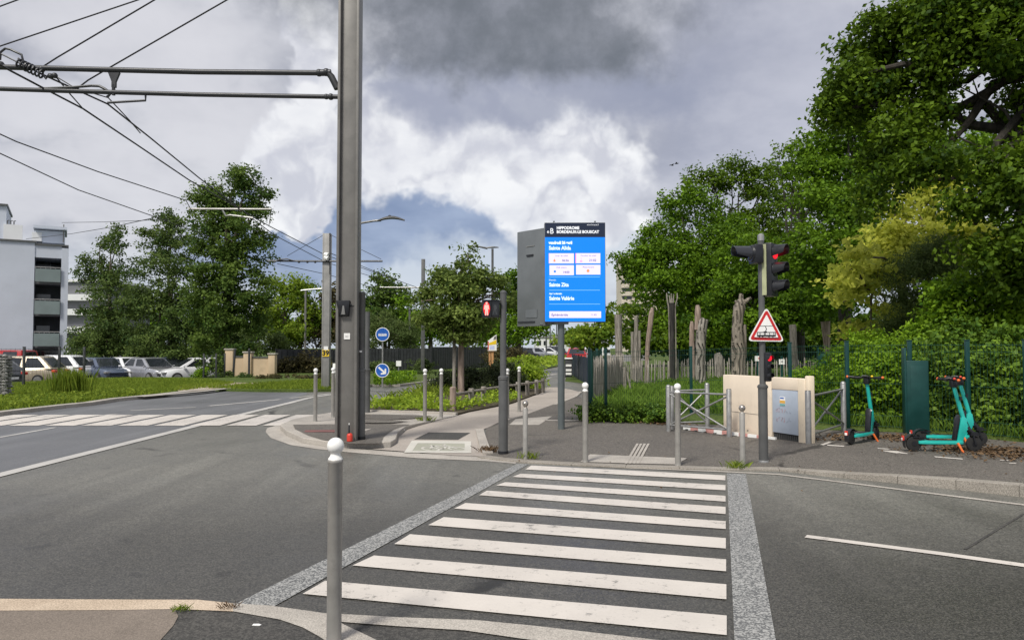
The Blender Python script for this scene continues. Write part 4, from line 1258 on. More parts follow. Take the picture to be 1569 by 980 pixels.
# traffic light post
pt = on_walk(1170, 707.5)
s = pt.y / FPX
t = thing('traffic_light', 'traffic light post with red lit head, tram warning triangle and small repeater', 'traffic signal', pt)
MB().lathe([(.075, -.03), (.075, .02), (.071, .03)], (0, 0, 0), M_GALV, 24).build('base_ring', t)
MB().lathe([(.066, 0), (.066, 112 * s), (.075, 112.5 * s), (.078, 115.5 * s), (.067, 116 * s), (.067, 117 * s), (.044, 118.5 * s), (.044, 340 * s)], (0, 0, 0), M_STEELD).build('post', t)
MB().lathe([(.048, 338 * s), (.048, 346.5 * s), (.02, 349 * s)], (0, 0, 0), M_GALV, 20).build('post_cap', t)


def visor(mb, c, ang, r, ln, m):
    """half-tube hood; axis towards ang (0 = -y, positive to +x)"""
    M = trans(*c) @ rotz(ang)
    n = 18; vs = []; fs = []
    for j, (yy, rr, cut) in enumerate([(0, r, 0.2), (-ln * .5, r, 0.14), (-ln, r * .99, 0.06)]):
        for k in range(n + 1):
            a = math.pi * (-cut + (1 + 2 * cut) * k / n)
            vs.append((rr * math.cos(a), yy - (0.10 * ln * math.sin(a) if j == 2 else 0), rr * math.sin(a)))
    for j in range(2):
        for k in range(n):
            p = j * (n + 1) + k
            fs.append((p, p + 1, p + n + 2, p + n + 1))
    q = len(vs)
    for p in list(vs):
        d = math.hypot(p[0], p[2]); vs.append((p[0] * (1 - .006 / d), p[1], p[2] * (1 - .006 / d)))
    fs += [tuple(i + q for i in f[::-1]) for f in fs]
    for k in range(n):
        p = 2 * (n + 1) + k
        fs.append((p, p + 1, p + 1 + q, p + q))
    mb.add(vs, fs, m, M)


def lens(mb, c, ang, r, m):
    M = trans(*c) @ rotz(ang) @ Matrix.Rotation(R(90), 4, 'X')
    mb.lathe([(r, -.01), (r, .004), (r * .7, .018), (r * .3, .025), (1e-4, .027)], (0, 0, 0), m, 20, M)


A1 = R(48)
hc = Vector((.165, -.02, 293 * s))
Mh = trans(*hc) @ rotz(A1)
head = MB().box((0, 0.05, 0), (.24, .16, 82 * s), M_BLACK, 0, Mh).build('signal_head', t, bevel=.02)
bp_ = MB().box((0, .13, 0), (.25, .006, 79 * s), M_GREENST, 0, Mh); bp_.box((-.128, .09, 0), (.006, .09, 78 * s), mat('pale_edge', (.38, .40, .24), .5), 0, Mh); bp_.build('backing_plate', head)
for i, (dz, mm) in enumerate([(27 * s, M_REDGL), (0, M_LENS), (-27 * s, M_LENS)]):
    q = MB(); lens(q, Mh @ Vector((0, -.034, dz)), A1, .098, mm); q.build('red_lens' if i == 0 else 'lens', head)
    q = MB(); visor(q, Mh @ Vector((0, -.03, dz)), A1, .107, .17, M_BLACK); q.build('visor', head)
mb = MB(); mb.box((.08, 0, 322 * s), (.10, .04, .03), M_BLACK); mb.box((.08, 0, 264 * s), (.10, .04, .03), M_BLACK); mb.build('bracket', t)
A2 = R(-84)
hc2 = Vector((-.115, .0, 317 * s)); Mh2 = trans(*hc2) @ rotz(A2)
head = MB().box((0, .04, 0), (.25, .13, 29 * s), M_BLACK, 0, Mh2).build('side_signal_head', t, bevel=.02)
q = MB(); q.tube([Mh2 @ Vector((0, -.02, .01)), Mh2 @ Vector((0, -.05, .01))], [.13, .12], M_BLACK, 18); q.build('collar', head)
q = MB(); visor(q, Mh2 @ Vector((0, -.04, .012)), A2, .108, .25, mat('satin_black_hood', (.03, .032, .04), .28, 0, .1, 6)); q.build('visor', head)
q = MB(); lens(q, Mh2 @ Vector((0, -.05, .012)), A2, .098, M_LENS); q.build('lens', head)
# warning triangle
sc_ = s
cx_, zc = 3.0 * s, 0
tri = [(1145.5, 523.5), (1174.8, 471.5), (1201.5, 524.5)]
ctr = (1173.8, 506.0)
def tpt(f, rnd=0.12):
    out = []
    q = [Vector(((x - ctr[0]) * f, -(y - ctr[1]) * f)) for x, y in tri]
    for i in range(3):
        p, a, b = q[i], q[i - 1], q[(i + 1) % 3]
        p0 = p.lerp(a, rnd); p1 = p.lerp(b, rnd)
        for u in (0, .25, .5, .75, 1):
            w = p0.lerp(p, u).lerp(p.lerp(p1, u), u); out.append((w.x * sc_, w.y * sc_))
    return out
To = Vector(((ctr[0] - 1170) * s, -.075, (707.5 - ctr[1]) * s))
sg = MB().plate(tpt(1.0), .02, M_WHITE, trans(*To)).build('warning_triangle', t)
q = MB(); q.plate(tpt(.905), .004, M_RED, trans(To.x, To.y - .003, To.z)); q.build('red_border', sg)
q = MB(); q.plate(tpt(.66, .04), .004, M_WHITE, trans(To.x, To.y - .006, To.z)); q.build('white_field', sg)
q = MB(); u = s
def rect(x0, y0_, x1, y1, dy=-.009): q.plate([((x0 - ctr[0]) * u, -(y1 - ctr[1]) * u), ((x1 - ctr[0]) * u, -(y1 - ctr[1]) * u), ((x1 - ctr[0]) * u, -(y0_ - ctr[1]) * u), ((x0 - ctr[0]) * u, -(y0_ - ctr[1]) * u)], .002, M_BLACK, trans(To.x, To.y + dy, To.z))
rect(1159.5, 514.2, 1188, 516.6); rect(1159.5, 509.8, 1188, 510.9)
for x in (1159.5, 1163.6, 1170.2, 1171.6, 1178.2, 1184.6, 1187.2): rect(x, 510.7, x + .9, 514.4)
for x in (1162, 1167, 1176.5, 1182.5): rect(x, 516.4, x + 2.2, 517.4)
rect(1164, 500.3, 1184, 500.9); rect(1156, 518.6, 1192, 519.1)
def seg(x0, y0_, x1, y1, w=.45):
    d = Vector((x1 - x0, y1 - y0_)).normalized(); n_ = Vector((-d.y, d.x)) * w
    q.plate([((x - ctr[0]) * u, -(y - ctr[1]) * u) for x, y in [(x0 + n_.x, y0_ + n_.y), (x1 + n_.x, y1 + n_.y), (x1 - n_.x, y1 - n_.y), (x0 - n_.x, y0_ - n_.y)]], .002, M_BLACK, trans(To.x, To.y - .0095, To.z))
seg(1172, 501, 1174.2, 505.5); seg(1174.2, 505, 1171.5, 509.8); rect(1169.5, 508.8, 1174.5, 509.9)
q.build('tram_symbol', sg)
q = MB(); q.box((To.x, To.y + .03, To.z), (.05, .04, .25), M_GALV); q.build('sign_bracket', t)
# repeater
rc = Vector((.062, -.045, 144.5 * s)); A3 = R(25); Mr = trans(*rc) @ rotz(A3)
head = MB().box((0, .0, 0), (.098, .075, 44 * s), M_BLACK, 0, Mr).build('repeater_head', t, bevel=.02)
for i, dz in enumerate((13.5 * s, 0, -13.5 * s)):
    q = MB(); lens(q, Mr @ Vector((0, -.036, dz)), A3, .042, M_REDGL if i == 0 else M_LENS); q.build('red_lens' if i == 0 else 'lens', head)
    q = MB(); visor(q, Mr @ Vector((0, -.034, dz)), A3, .047, .05, M_BLACK); q.build('visor', head)

# ------------------------------------------------------------------ digital display
pd = on_walk(860, 657)
s = pd.y / FPX
t = thing('information_display', 'tall lit blue information display of the racecourse on a single grey post', 'display', pd)
MB().lathe([(.070, -.05), (.070, 175 * s)], (0, 0, 0), mat('grey_green_post', (.115, .135, .14), .45, .2, .08, 3, dirt=.2), 24).build('post', t)
x0, x1, z0, z1 = (834.3 - 860) * s, (927 - 860) * s, (657 - 494) * s, (657 - 342.5) * s
yf = -.16
SW, SH = x1 - x0, z1 - z0
mb = MB(); mb.box(((x0 + x1) / 2, yf + .10, (z0 + z1) / 2), (SW, .20, SH), M_CASE); mb.build('casing', t, bevel=.01)
# second, angled panel behind
A4 = R(133)
pc = Vector((x0 + .02, yf + .16, 0))
Mp = trans(*pc) @ rotz(A4)
mb = MB(); mb.box((.42, -.07, (657 - 424) * s), (.84, .14, 151 * s), M_CASE, 0, Mp)
mb.build('rear_casing', t, bevel=.012)
mb = MB(); mb.box((.44, .004, (657 - 388.5) * s), (.20, .03, .035), M_BLACK, 0, Mp); mb.box((.55, .004, (657 - 493) * s), (.50, .03, .03), M_BLACK, 0, Mp); mb.build('vent_slot', t)
mb = MB(); mb.box((.40, .006, (657 - 480) * s), (.34, .012, .17), M_CASE, 0, Mp); mb.build('access_panel', t)
mb = MB(); mb.box((.43, .006, (657 - 374) * s), (.24, .012, .012), M_STEELL, 0, Mp); mb.build('rain_lip', t)
mb = MB(); mb.box((0, 0, z0 - .02), (.30, .16, .05), M_CASE); mb.box((-.28, .1, z0 - .025), (.3, .12, .05), M_CASE); mb.build('mounting_plate', t)
mb = MB()
for q in (.16, .84): mb.lathe([(.012, 0), (.012, .03), (.02, .03), (.02, .045)], (x0 + SW * q, yf + .1, z1), M_CASE, 8)
mb.build('lifting_eye', t)


def glow(name, col, st=1.0): return mat(name, tuple(c * .3 for c in col), .25, 0, .02, 2, emit=col, estr=st * .72)


E_BLUE = glow('screen_blue', (0.000, 0.205, 0.86)); E_DARK = glow('screen_navy', (0.010, 0.016, 0.036)); E_TXT = glow('screen_white', (0.72, 0.86, 1.0))
E_BOX = glow('screen_lilac', (0.76, 0.69, 0.95)); E_INK = glow('screen_ink', (0.10, 0.09, 0.22)); E_LINE = glow('screen_line', (0.22, 0.52, 0.98)); E_PINK = glow('screen_pink', (.85, .22, .48)); E_OR = glow('screen_orange', (.95, .30, .12)); E_WHT = glow('screen_pale', (.80, .82, .84)); E_ROSE = glow('screen_rose', (.95, .60, .66))
sx_ = lambda px: (px - 860) * s
sz_ = lambda py: (657 - py) * s
def panel(mb, a, b, c, d, m, dy): mb.box(((sx_(a) + sx_(c)) / 2, yf - dy, (sz_(b) + sz_(d)) / 2), (abs(sx_(c) - sx_(a)), .004, abs(sz_(d) - sz_(b))), m)
scr = MB(); panel(scr, 835, 365.2, 926.4, 493.4, E_BLUE, .002); scr = scr.build('screen', t, smooth=False)
mb = MB(); panel(mb, 835, 343.3, 926.4, 364.9, E_DARK, .0021); mb.build('header_bar', scr, smooth=False)
mb = MB()
ty = yf - .0075
T = lambda str_, size, px, py, m, al='LEFT', bold=.0, sx=1.0: mb.text(str_, size * s, sx_(px), sz_(py), ty - .003, m, al, bold, sx=sx)
T('HIPPODROME', 5.9, 852.8, 353.0, E_WHT, bold=.0035, sx=.93); T('BORDEAUX-LE BOUSCAT', 5.9, 852.8, 359.0, E_WHT, bold=.0035, sx=.955)
T('www.bouscat.fr', 3.2, 899, 347.2, E_WHT, sx=.9)
T('e', 7.5, 838, 359.0, E_WHT, bold=.001); T('B', 12, 842.6, 359.8, E_WHT, bold=.001, sx=.85)
mb.build('header_lettering', scr, smooth=False)
mb = MB()
T('vendredi 26 avril', 5.6, 841, 375.5, E_TXT, bold=.006, sx=.93); T('Sainte Alida', 8.0, 841, 384.3, E_TXT, bold=.004, sx=.88)
T('Demain', 3.6, 841, 431.6, E_TXT, sx=.95); T('Sainte Zita', 7.8, 841.3, 440.2, E_TXT, bold=.004, sx=.88)
T('Après-demain', 3.6, 841.3, 452.3, E_TXT, bold=.002, sx=.95); T('Sainte Valérie', 7.8, 841.3, 460.8, E_TXT, bold=.004, sx=.88)
mb.build('lettering', scr, smooth=False)
mb = MB()
for a, b, c, d in [(841, 389.8, 879, 405.2), (882.2, 389.6, 919.2, 405), (841.8, 407.8, 879, 423), (882.2, 407.3, 919.2, 422.2), (841.5, 478, 920, 488)]:
    mb = MB(); panel(mb, a, b, c, d, E_BOX, .004)
    if a < 841.2: panel(mb, 840.9, 389.8, 842.2, 405.2, E_ROSE, .0055)
    elif a > 882 and b < 400: panel(mb, 881.2, 389.6, 882.4, 405, E_PINK, .0055)
    mb.build('info_box', scr, smooth=False)
mb = MB()
for y in (425.4, 445.5, 466.6): panel(mb, 841, y, 918.5, y + .7, E_LINE, .004)
mb.build('divider_line', scr, smooth=False)
mb = MB()
T('Lever du soleil', 3.3, 860, 394.6, E_INK, 'CENTER'); T('06:56', 4.6, 861, 402.2, E_INK, bold=.001); T('Coucher du soleil', 3.3, 901, 394.4, E_INK, 'CENTER'); T('21:02', 5.0, 902, 402, E_INK, bold=.001)
T('Midi solaire', 3.3, 860, 412.4, E_INK, 'CENTER'); T('14:00', 4.6, 862, 420, E_INK, bold=.001); T('Phase lunaire', 3.3, 901, 411.9, E_INK, 'CENTER'); T('Éphéméride', 5.0, 844.5, 485, E_INK, bold=.001, sx=1.05); T('11:45', 4.2, 904, 484.6, E_INK)
mb.build('box_lettering', scr, smooth=False)
mb = MB()
M90 = Matrix.Rotation(R(90), 4, 'X')
for px, py, r_, m_ in [(849.4, 401, 1.8, E_OR), (850, 417.4, 1.7, E_BLUE), (900.4, 416.5, 2.3, E_OR)]:
    mb.lathe([(r_ * s, -.002), (r_ * s, .002)], (0, 0, 0), m_, 16, trans(sx_(px), ty - .002, sz_(py)) @ M90)
mb.box((sx_(890), ty - .002, sz_(402)), (3.6 * s, .003, 1.6 * s), E_PINK); mb.box((sx_(890), ty - .002, sz_(398.5)), (.5 * s, .003, 3.6 * s), E_PINK); mb.box((sx_(849.4), ty - .002, sz_(398)), (.5 * s, .003, 2.4 * s), E_OR)
mb.build('icon', scr, smooth=False)

# ------------------------------------------------------------------ blue round signs
pz = G(586, 591, .09)
s = pz.y / FPX
t = thing('road_sign', 'two round blue signs on a thin post: bus above, white arrow down right below', 'road sign', pz)
MB().lathe([(.035, -.05), (.035, 82 * s)], (0, 0, 0), M_GALV, 12).build('post', t)
for z_, nm in ((591 - 512.3, 'bus_sign'), (591 - 567.3, 'arrow_sign')):
    mb = MB(); disc_sign(mb, (0, -.06, z_ * s), 10.7 * s, M_WHITE, M_BLUE); dsc = mb.build(nm, t)
    q = MB()
    if nm == 'bus_sign':
        q.plate([(-6.2 * s, -2.4 * s), (6.2 * s, -2.4 * s), (6.2 * s, .6 * s), (5.6 * s, 1.2 * s), (-5.6 * s, 1.2 * s), (-6.2 * s, .6 * s)], .004, M_WHITE, trans(0, -.076, z_ * s))
        for k in range(4): q.plate([((-4.6 + 2.5 * k) * s, -.6 * s), ((-2.9 + 2.5 * k) * s, -.6 * s), ((-2.9 + 2.5 * k) * s, .6 * s), ((-4.6 + 2.5 * k) * s, .6 * s)], .003, M_BLUE, trans(0, -.079, z_ * s))
        q.build('bus_symbol', dsc)
    else:
        a = R(-42); u = lambda x, y: ((x * math.cos(a) - y * math.sin(a)) * s, (x * math.sin(a) + y * math.cos(a)) * s)
        q.plate([u(-7.5, 1.3), u(3.6, 1.3), u(1.4, 3.6), u(1.4, 5.6), u(3.2, 5.6), u(8, 0), u(3.2, -5.6), u(1.4, -5.6), u(1.4, -3.6), u(3.6, -1.3), u(-7.5, -1.3)], .004, M_WHITE, trans(0, -.076, z_ * s))
        q.build('arrow', dsc)

# ------------------------------------------------------------------ cross barriers
def barrier(name, label, a, b, h, grp, caps=(1, 1), lower=True):
    L = Vector((b.x - a.x, b.y - a.y)).length
    t = thing(name, label, 'barrier', a, math.atan2(b.y - a.y, b.x - a.x), grp)
    dz = b.z - a.z
    for i, (x, z) in enumerate(((0, 0), (L, dz))):
        p = MB().lathe([(.048, -.05), (.048, h + z), (.044, h + z + .006)], (x, 0, 0), M_GALV, 18).build('post', t)
        q = MB()
        if caps[i]: q.lathe([(.05, h + z + .004), (.046, h + z + .03), (.03, h + z + .05), (.01, h + z + .058)], (x, 0, 0), M_GALV, 16)
        else: q.lathe([(.046, h + z + .005), (.04, h + z + .014)], (x, 0, 0), M_STEELD, 16)
        q.build('cap', p)
    MB().tube([(.04, 0, h - .09), (L - .04, 0, h + dz - .09)], .019, M_GALV, 10).build('top_rail', t)
    if lower: MB().tube([(.04, 0, .13), (L - .04, 0, dz + .13)], .019, M_GALV, 10).build('bottom_rail', t)
    MB().tube([(.05, -.012, h - .13), (L - .05, -.012, dz + .15)], .017, M_GALV, 10).build('diagonal', t)
    MB().tube([(.05, .024, .15), (L - .05, .024, h + dz - .13)], .017, M_GALV, 10).build('diagonal', t)
    MB().ball((L / 2, 0, h / 2 + dz / 2), .034, M_GALV, 10).build('centre_joint', t)
    return t


GBR = 'crossed steel barriers by the concrete housing'
barrier('crowd_barrier', 'crossed steel barrier in front, between white-topped bollard and cream concrete housing', on_walk(1024.5, 660.5), on_walk(1117.5, 669), .87, GBR, (1, 0))
barrier('crowd_barrier', 'second crossed steel barrier set back behind the first one by the mesh fence', on_walk(1030, 657), on_walk(1084, 655.5), .87, GBR, (0, 1))
barrier('crowd_barrier', 'crossed steel barrier between the housing corner and the single teal scooter', on_walk(1239, 679), on_walk(1293, 660), .87, GBR, (0, 1))

# ------------------------------------------------------------------ concrete housing with door
ca, cb = on_walk(1108.5, 662), on_walk(1234, 678.5)
ang = math.atan2(cb.y - ca.y, cb.x - ca.x); L = Vector((cb.x - ca.x, cb.y - ca.y)).length
zb = min(ca.z, cb.z)
t = thing('electrical_housing', 'low cream concrete housing with pale blue-grey metal door behind the traffic light post', 'utility housing', (ca.x, ca.y, zb), ang)
hh = (679 - 582) * cb.y / FPX
mb = MB()
d0, d1 = .625 * L, .925 * L   # door opening along the front
mb.box((d0 / 2 - .002, .08, hh / 2), (d0 - .004, .16, hh + .1), M_CREAM)
mb.box(((d1 + L) / 2, .08, hh / 2), (L - d1, .16, hh + .1), M_CREAMD)
mb.box(((d0 + d1) / 2, .08, hh - .055), (d1 - d0 + .002, .156, .21), M_CREAM)
mb.box(((d0 + d1) / 2, .13, hh / 2 - .08), (d1 - d0 + .002, .05, hh - .1), M_CREAM)
mb.build('walls', t, bevel=.012)
MB().box((L + .045, .07, hh / 2 + .03), (.10, .12, hh + .14), M_CREAMD).build('end_pillar', t, bevel=.015)
mb = MB(); mb.box((d0 * .45, -.003, hh * .40), (d0 * .7, .006, .005), M_STEEL); mb.build('seam', t)
mb = MB()
for i in range(2): mb.lathe([(.012, 0), (.012, .008)], (0, 0, 0), M_STEELD, 10, trans(.25 + i * .45, -.001, .11) @ M90)
mb.build('bolt', t)
dr = MB().box(((d0 + d1) / 2, .03, hh / 2 + .0 - .005), (d1 - d0 - .02, .04, hh - .31), M_DOOR).build('door', t, bevel=.008)
mb = MB()
for i in range(14): mb.box((d0 + .03 + (d1 - d0 - .06) * i / 13, .04, .085), (.012, .03, .10), M_STEELD)
mb.box(((d0 + d1) / 2, .06, .085), (d1 - d0 - .03, .006, .12), M_BLACK)
mb.build('vent_grille', t)
mb = MB(); zc = hh - .36; xc = d0 + .42 * (d1 - d0)
mb.box((xc, .0075, zc), (.13, .003, .16), M_WHITE); mb.box((xc, .005, zc - .01), (.128, .003, .05), mat('sticker_orange', (.75, .42, .08), .5)); mb.box((xc, .005, zc - .06), (.128, .003, .035), mat('sticker_teal', (.18, .42, .42), .5)); mb.box((xc - .01, .005, zc + .055), (.09, .003, .02), M_BLUE)
mb.build('sticker', dr)
M_SCRIB = mat('faded_red_scrawl', (.50, .34, .38), .7, 0, .2, 8)
M_SCRIB2 = mat('faded_pencil_scrawl', (.36, .40, .48), .7, 0, .2, 8)
mb = MB(); rg = random.Random(4)
for row, z_ in enumerate((.60, .44)):
    x_ = d0 + .10
    for k in range(6):
        pts = [(x_ + rg.uniform(0, .05), .0068, hh * .98 - .5 + (z_ - .6) + rg.uniform(-.05, .05)) for _ in range(5)]
        mb.tube(pts, .0030, M_SCRIB if k < 4 else M_SCRIB2, 4); x_ += .062
mb.build('scrawl', dr)
# red and white warning bar on the ground
pa, pb2 = on_walk(1046, 657.5), on_walk(1186, 672)
ang = math.atan2(pb2.y - pa.y, pb2.x - pa.x); L = Vector((pb2.x - pa.x, pb2.y - pa.y)).length
t = thing('warning_bar', 'faded red and white bar lying along the foot of the cream housing', 'bar', (pa.x, pa.y - .10, pa.z + .012), ang)
M_FRED = mat('faded_red', (.60, .30, .27), .5, 0, .1, 5, dirt=.15)
mb = MB(); n = 11
for i in range(n): mb.box((L * (i + .5) / n, 0, .038), (L / n - .001, .04, .075), M_FRED if i % 2 else M_WHITE)
mb.build('bar', t)
mb = MB()
for i in range(7): mb.box((L * (i + .5) / 9, -.03, .012), (.03, .10, .02), M_STEELD)
mb.build('clip', t)

# ------------------------------------------------------------------ scooters
def scooter(label, rear, front, grp):
    ang = math.atan2(front.y - rear.y, front.x - rear.x)
    wb = .88
    t = thing('electric_scooter', label, 'scooter', rear, ang, grp)
    mb = MB()
    mb.prism([(.16, -.075), (.62, -.085), (.70, -.06), (.70, .06), (.62, .085), (.16, .075), (.06, .05), (.06, -.05)], .118, .162, M_TEAL)
    mb.box((.40, 0, .168), (.42, .125, .008), M_RUBBER)
    mb.build('deck', t, bevel=.012)
    for x, nm in ((0, 'wheel'), (wb, 'wheel')):
        w = MB(); Mw = trans(x, 0, .118) @ M90
        w.lathe([(.085, -.026), (.108, -.022), (.118, 0), (.108, .022), (.085, .026)], (0, 0, 0), M_RUBBER, 28, Mw)
        wheel = w.build('wheel', t)
        q = MB(); q.lathe([(.088, -.022), (.086, .022)], (0, 0, 0), M_STEELD, 24, Mw); q.lathe([(.035, -.032), (.035, .032)], (0, 0, 0), M_BLACK, 16, Mw)
        q.lathe([(.082, -.0235), (.076, -.0245)], (0, 0, 0), M_GALV, 24, Mw)
        q.build('rim', wheel)
    mb = MB(); n = 10
    prof = [(-.145 * math.cos(R(-25 + 150 * i / n)), .118 + .145 * math.sin(R(-25 + 150 * i / n))) for i in range(n + 1)]
    vs = []
    for x, z in prof: vs += [(x, -.04, z), (x, .04, z)]
    for x, z in prof:
        d = math.hypot(x, z - .118); vs += [(x * .95, -.036, .118 + (z - .118) * .95), (x * .95, .036, .118 + (z - .118) * .95)]
    k = 2 * (n + 1)
    fs = []
    for i in range(n):
        a = 2 * i; fs += [(a, a + 2, a + 3, a + 1), (a + k, a + 1 + k, a + 3 + k, a + 2 + k), (a, a + k, a + 2 + k, a + 2), (a + 1, a + 3, a + 3 + k, a + 1 + k)]
    mb.add(vs, fs, M_BLACK); mb.box((.06, 0, .22), (.16, .085, .02), M_BLACK); mb.build('rear_fender', t)
    mb = MB(); mb.box((-.155, 0, .20), (.02, .05, .07), M_REDPL); mb.box((-.168, 0, .185), (.006, .045, .045), M_WHITE); mb.build('tail_light', t, bevel=.004)
    # neck, stem and battery
    b0_, s1, s2 = Vector((.62, 0, .13)), Vector((.735, 0, .42)), Vector((.575, 0, 1.00))
    mb = MB()
    mb.plate([(.615, .125), (.70, .125), (.79, .36), (.77, .50), (.715, .55), (.685, .48)], .066, M_TEAL, trans(0, -.033, 0)); mb.build('neck', t, bevel=.014)
    mb = MB(); mb.tube([(.775, 0, .33), (.745, 0, .45), (.665, 0, .75), (.605, 0, .97)], [.035, .033, .030, .028], M_TEAL, 14); mb.build('stem', t)
    mb = MB(); mb.plate([(.575, .17), (.61, .17), (.672, .50), (.655, .56), (.62, .50)], .095, M_BLACK, trans(0, -.0475, 0)); bt = mb.build('battery', t, bevel=.015)
    mb = MB(); mb.tube([(.775, 0, .36), (.83, 0, .30), (wb, 0, .26)], [.035, .04, .035], M_BLACK, 10)
    for yy in (-.042, .042): mb.tube([(wb - .03, yy, .27), (wb, yy, .118)], .014, M_BLACK, 8)
    mb.box((wb - .01, 0, .27), (.10, .10, .05), M_BLACK); mb.build('fork', t)
    mb = MB(); mb.box((wb + .01, 0, .255), (.17, .07, .012), M_BLACK); mb.build('front_fender', t)
    mb = MB(); mb.box((.60, 0, 1.02), (.09, .085, .12), M_BLACK); mb.box((.575, 0, 1.085), (.10, .11, .03), M_BLACK); mb.build('handlebar_clamp', t, bevel=.012)
    hb = MB(); hb.tube([(.54, -.24, 1.075), (.58, -.10, 1.07), (.59, 0, 1.065), (.58, .10, 1.07), (.54, .24, 1.075)], .016, M_BLACK, 10); hb = hb.build('handlebar', t)
    for sgn in (-1, 1):
        q = MB(); q.tube([(.55, sgn * .20, 1.074), (.525, sgn * .285, 1.078)], .021, M_BLACK, 10); g_ = q.build('grip', hb)
        q = MB(); q.ball((.523, sgn * .292, 1.078), .024, M_ORANGE, 10); q.build('turn_light', hb)
        q = MB(); q.tube([(.58, sgn * .12, 1.055), (.60, sgn * .17, 1.045), (.585, sgn * .24, 1.045)], .007, M_BLACK, 6); q.build('brake_lever', hb)
    q = MB(); q.ball((.565, -.10, 1.092), .020, M_REDPL if 'pair' in label else M_YELLOW, 10); q.build('bell', hb)
    mb = MB(); mb.box((.525, 0, 1.105), (.06, .08, .008), M_GALV); mb.build('phone_holder', t)
    mb = MB(); mb.box((.68, -.037, .80), (.035, .02, .05), M_BLACK); mb.build('lock', t)
    mb = MB(); mb.tube([(.60, -.09, .14), (.645, -.15, .005)], [.018, .015], M_ORANGE, 8); mb.build('kickstand', t)
    mb = MB(); mb.tube([(.60, .05, 1.03), (.70, .05, .85), (.76, .045, .55), (wb, .045, .3)], .006, M_BLACK, 5); mb.build('cable', t)
    return t


def wheel_pt(px, py): return on_walk(px, py)


def place_scooter(label, px, py, ang):
    r = on_walk(px, py); f = r + Vector((math.cos(R(ang)), math.sin(R(ang)), 0)) * .88
    return scooter(label, r, f, 'teal electric scooters')


place_scooter('single teal electric scooter seen from behind, beside the barrier at the housing', 1304, 681, 40)
place_scooter('nearer teal electric scooter of the overlapping pair, its deck in full view', 1400, 691, -3)
place_scooter('farther teal electric scooter of the overlapping pair, mostly behind the other', 1412, 681.5, -6)
# ------------------------------------------------------------------ fences on the right
def mesh_fence(name, label, pts, h, sp=.055, grp=None, posts=None, m=M_GREENW, pm=M_GREENST, double=True, hr=(.05, .25, .85, 1.45), r=.0024, pw=.065):
    """pts: world points with z; panels of welded wire between posts"""
    t = thing(name, label, 'fence', pts[0], 0, grp)
    o = Vector(pts[0])
    for i, (a, b) in enumerate(zip(pts[:-1], pts[1:])):
        a, b = Vector(a) - o, Vector(b) - o
        L = (b - a).length; n = max(2, int(L / sp)); mb = MB()
        for k in range(n + 1):
            p = a.lerp(b, k / n); mb.tube([p + Vector((0, 0, .03)), p + Vector((0, 0, h))], r, m, 4, False)
        for z in hr:
            if z < h: mb.tube([a + Vector((0, 0, z)), b + Vector((0, 0, z))], r * 1.5, m, 4, False)
        mb.tube([a + Vector((0, 0, h - .03)), b + Vector((0, 0, h - .03))], r * 1.5, m, 4, False)
        mb.build('wire_panel', t, smooth=False)
    for i, p in enumerate(pts if posts is None else posts):
        q = Vector(p) - o
        mb = MB(); mb.box(q + Vector((0, -.03, (h + .05) / 2 - .03)), (pw, pw, h + .11), pm); mb.box(q + Vector((0, -.03, h + .055)), (pw + .012, pw + .012, .02), pm)
        mb.build('post', t, bevel=.006)
    return t


fA = G(903, 645, 0); fA2 = G(928, 643.5, 0); fB = at(1058, 18.0, .05); fC = at(1209, 15.6, .13); fD = at(1296, 14.3, .15); fE = at(1392, 13.75, .16); fF = at(1480, 12.95, .16); fG = at(1569, 12.2, .16); fH = at(1750, 10.6, .17)
mesh_fence('mesh_fence', 'dark green welded mesh fence along the pavement from the tall pale fence to the hedge', [fA, fA2, fB, fC, fD, fE, fF, fG, fH], 1.60)
fx = [at(1040, 44, .1), at(1120, 43, .1), at(1210, 42, .1), at(1310, 40, .1)]
mesh_fence('mesh_fence', 'further dark green mesh fence crossing behind the carved trunks', fx, 1.35, sp=.09, r=.006, pw=.08)
mesh_fence('mesh_fence', 'dark green mesh fence returning from the corner post along the cycle path', [G(905, 640, 0), at(914, 24, .03), at(921, 32, .02)], 1.55, sp=.06)
t = thing('gate_pillar', 'dark green sheet metal pillar in the mesh fence between the scooters', 'pillar', at(1403, 13.45, .15), R(-12))
mb = MB(); mb.box((0, 0, .63), (.37, .16, 1.34), M_GREENST); mb.build('body', t, bevel=.015)
mb = MB(); mb.box((-.205, -.01, .74), (.035, .19, 1.58), M_GREENST); mb.build('edge_post', t, bevel=.006)
mb = MB(); mb.box((.02, -.083, .63), (.28, .004, 1.14), M_GREENST); mb.build('door_panel', t, bevel=.002)


def paling(name, label, pts, h, sp, seed, w=.042):
    """cleft chestnut paling: uneven pales on two wires"""
    rng = random.Random(seed)
    t = thing(name, label, 'fence', pts[0], 0)
    o = Vector(pts[0]); mb = MB(); wv = MB()
    for a, b in zip(pts[:-1], pts[1:]):
        a, b = Vector(a) - o, Vector(b) - o
        L = (b - a).length; n = int(L / sp)
        for k in range(n):
            p = a.lerp(b, (k + rng.uniform(.1, .9)) / n)
            hh = h * rng.uniform(.88, 1.08); ln = Vector((rng.uniform(-.05, .05), rng.uniform(-.03, .03), 0))
            ww = w * rng.uniform(.6, 1.3)
            mb.tube([p, p + ln * .5 + Vector((0, 0, hh * .5)), p + ln + Vector((0, 0, hh - .07)), p + ln + Vector((0, 0, hh))], [ww * .5, ww * .5, ww * .45, ww * .12], M_PALING, 5)
        for z in (.25 * h, .75 * h): wv.tube([a + Vector((0, 0, z)), b + Vector((0, 0, z))], .006, M_GALV, 4)
    mb.build('pales', t); wv.build('wire', t)
    return t


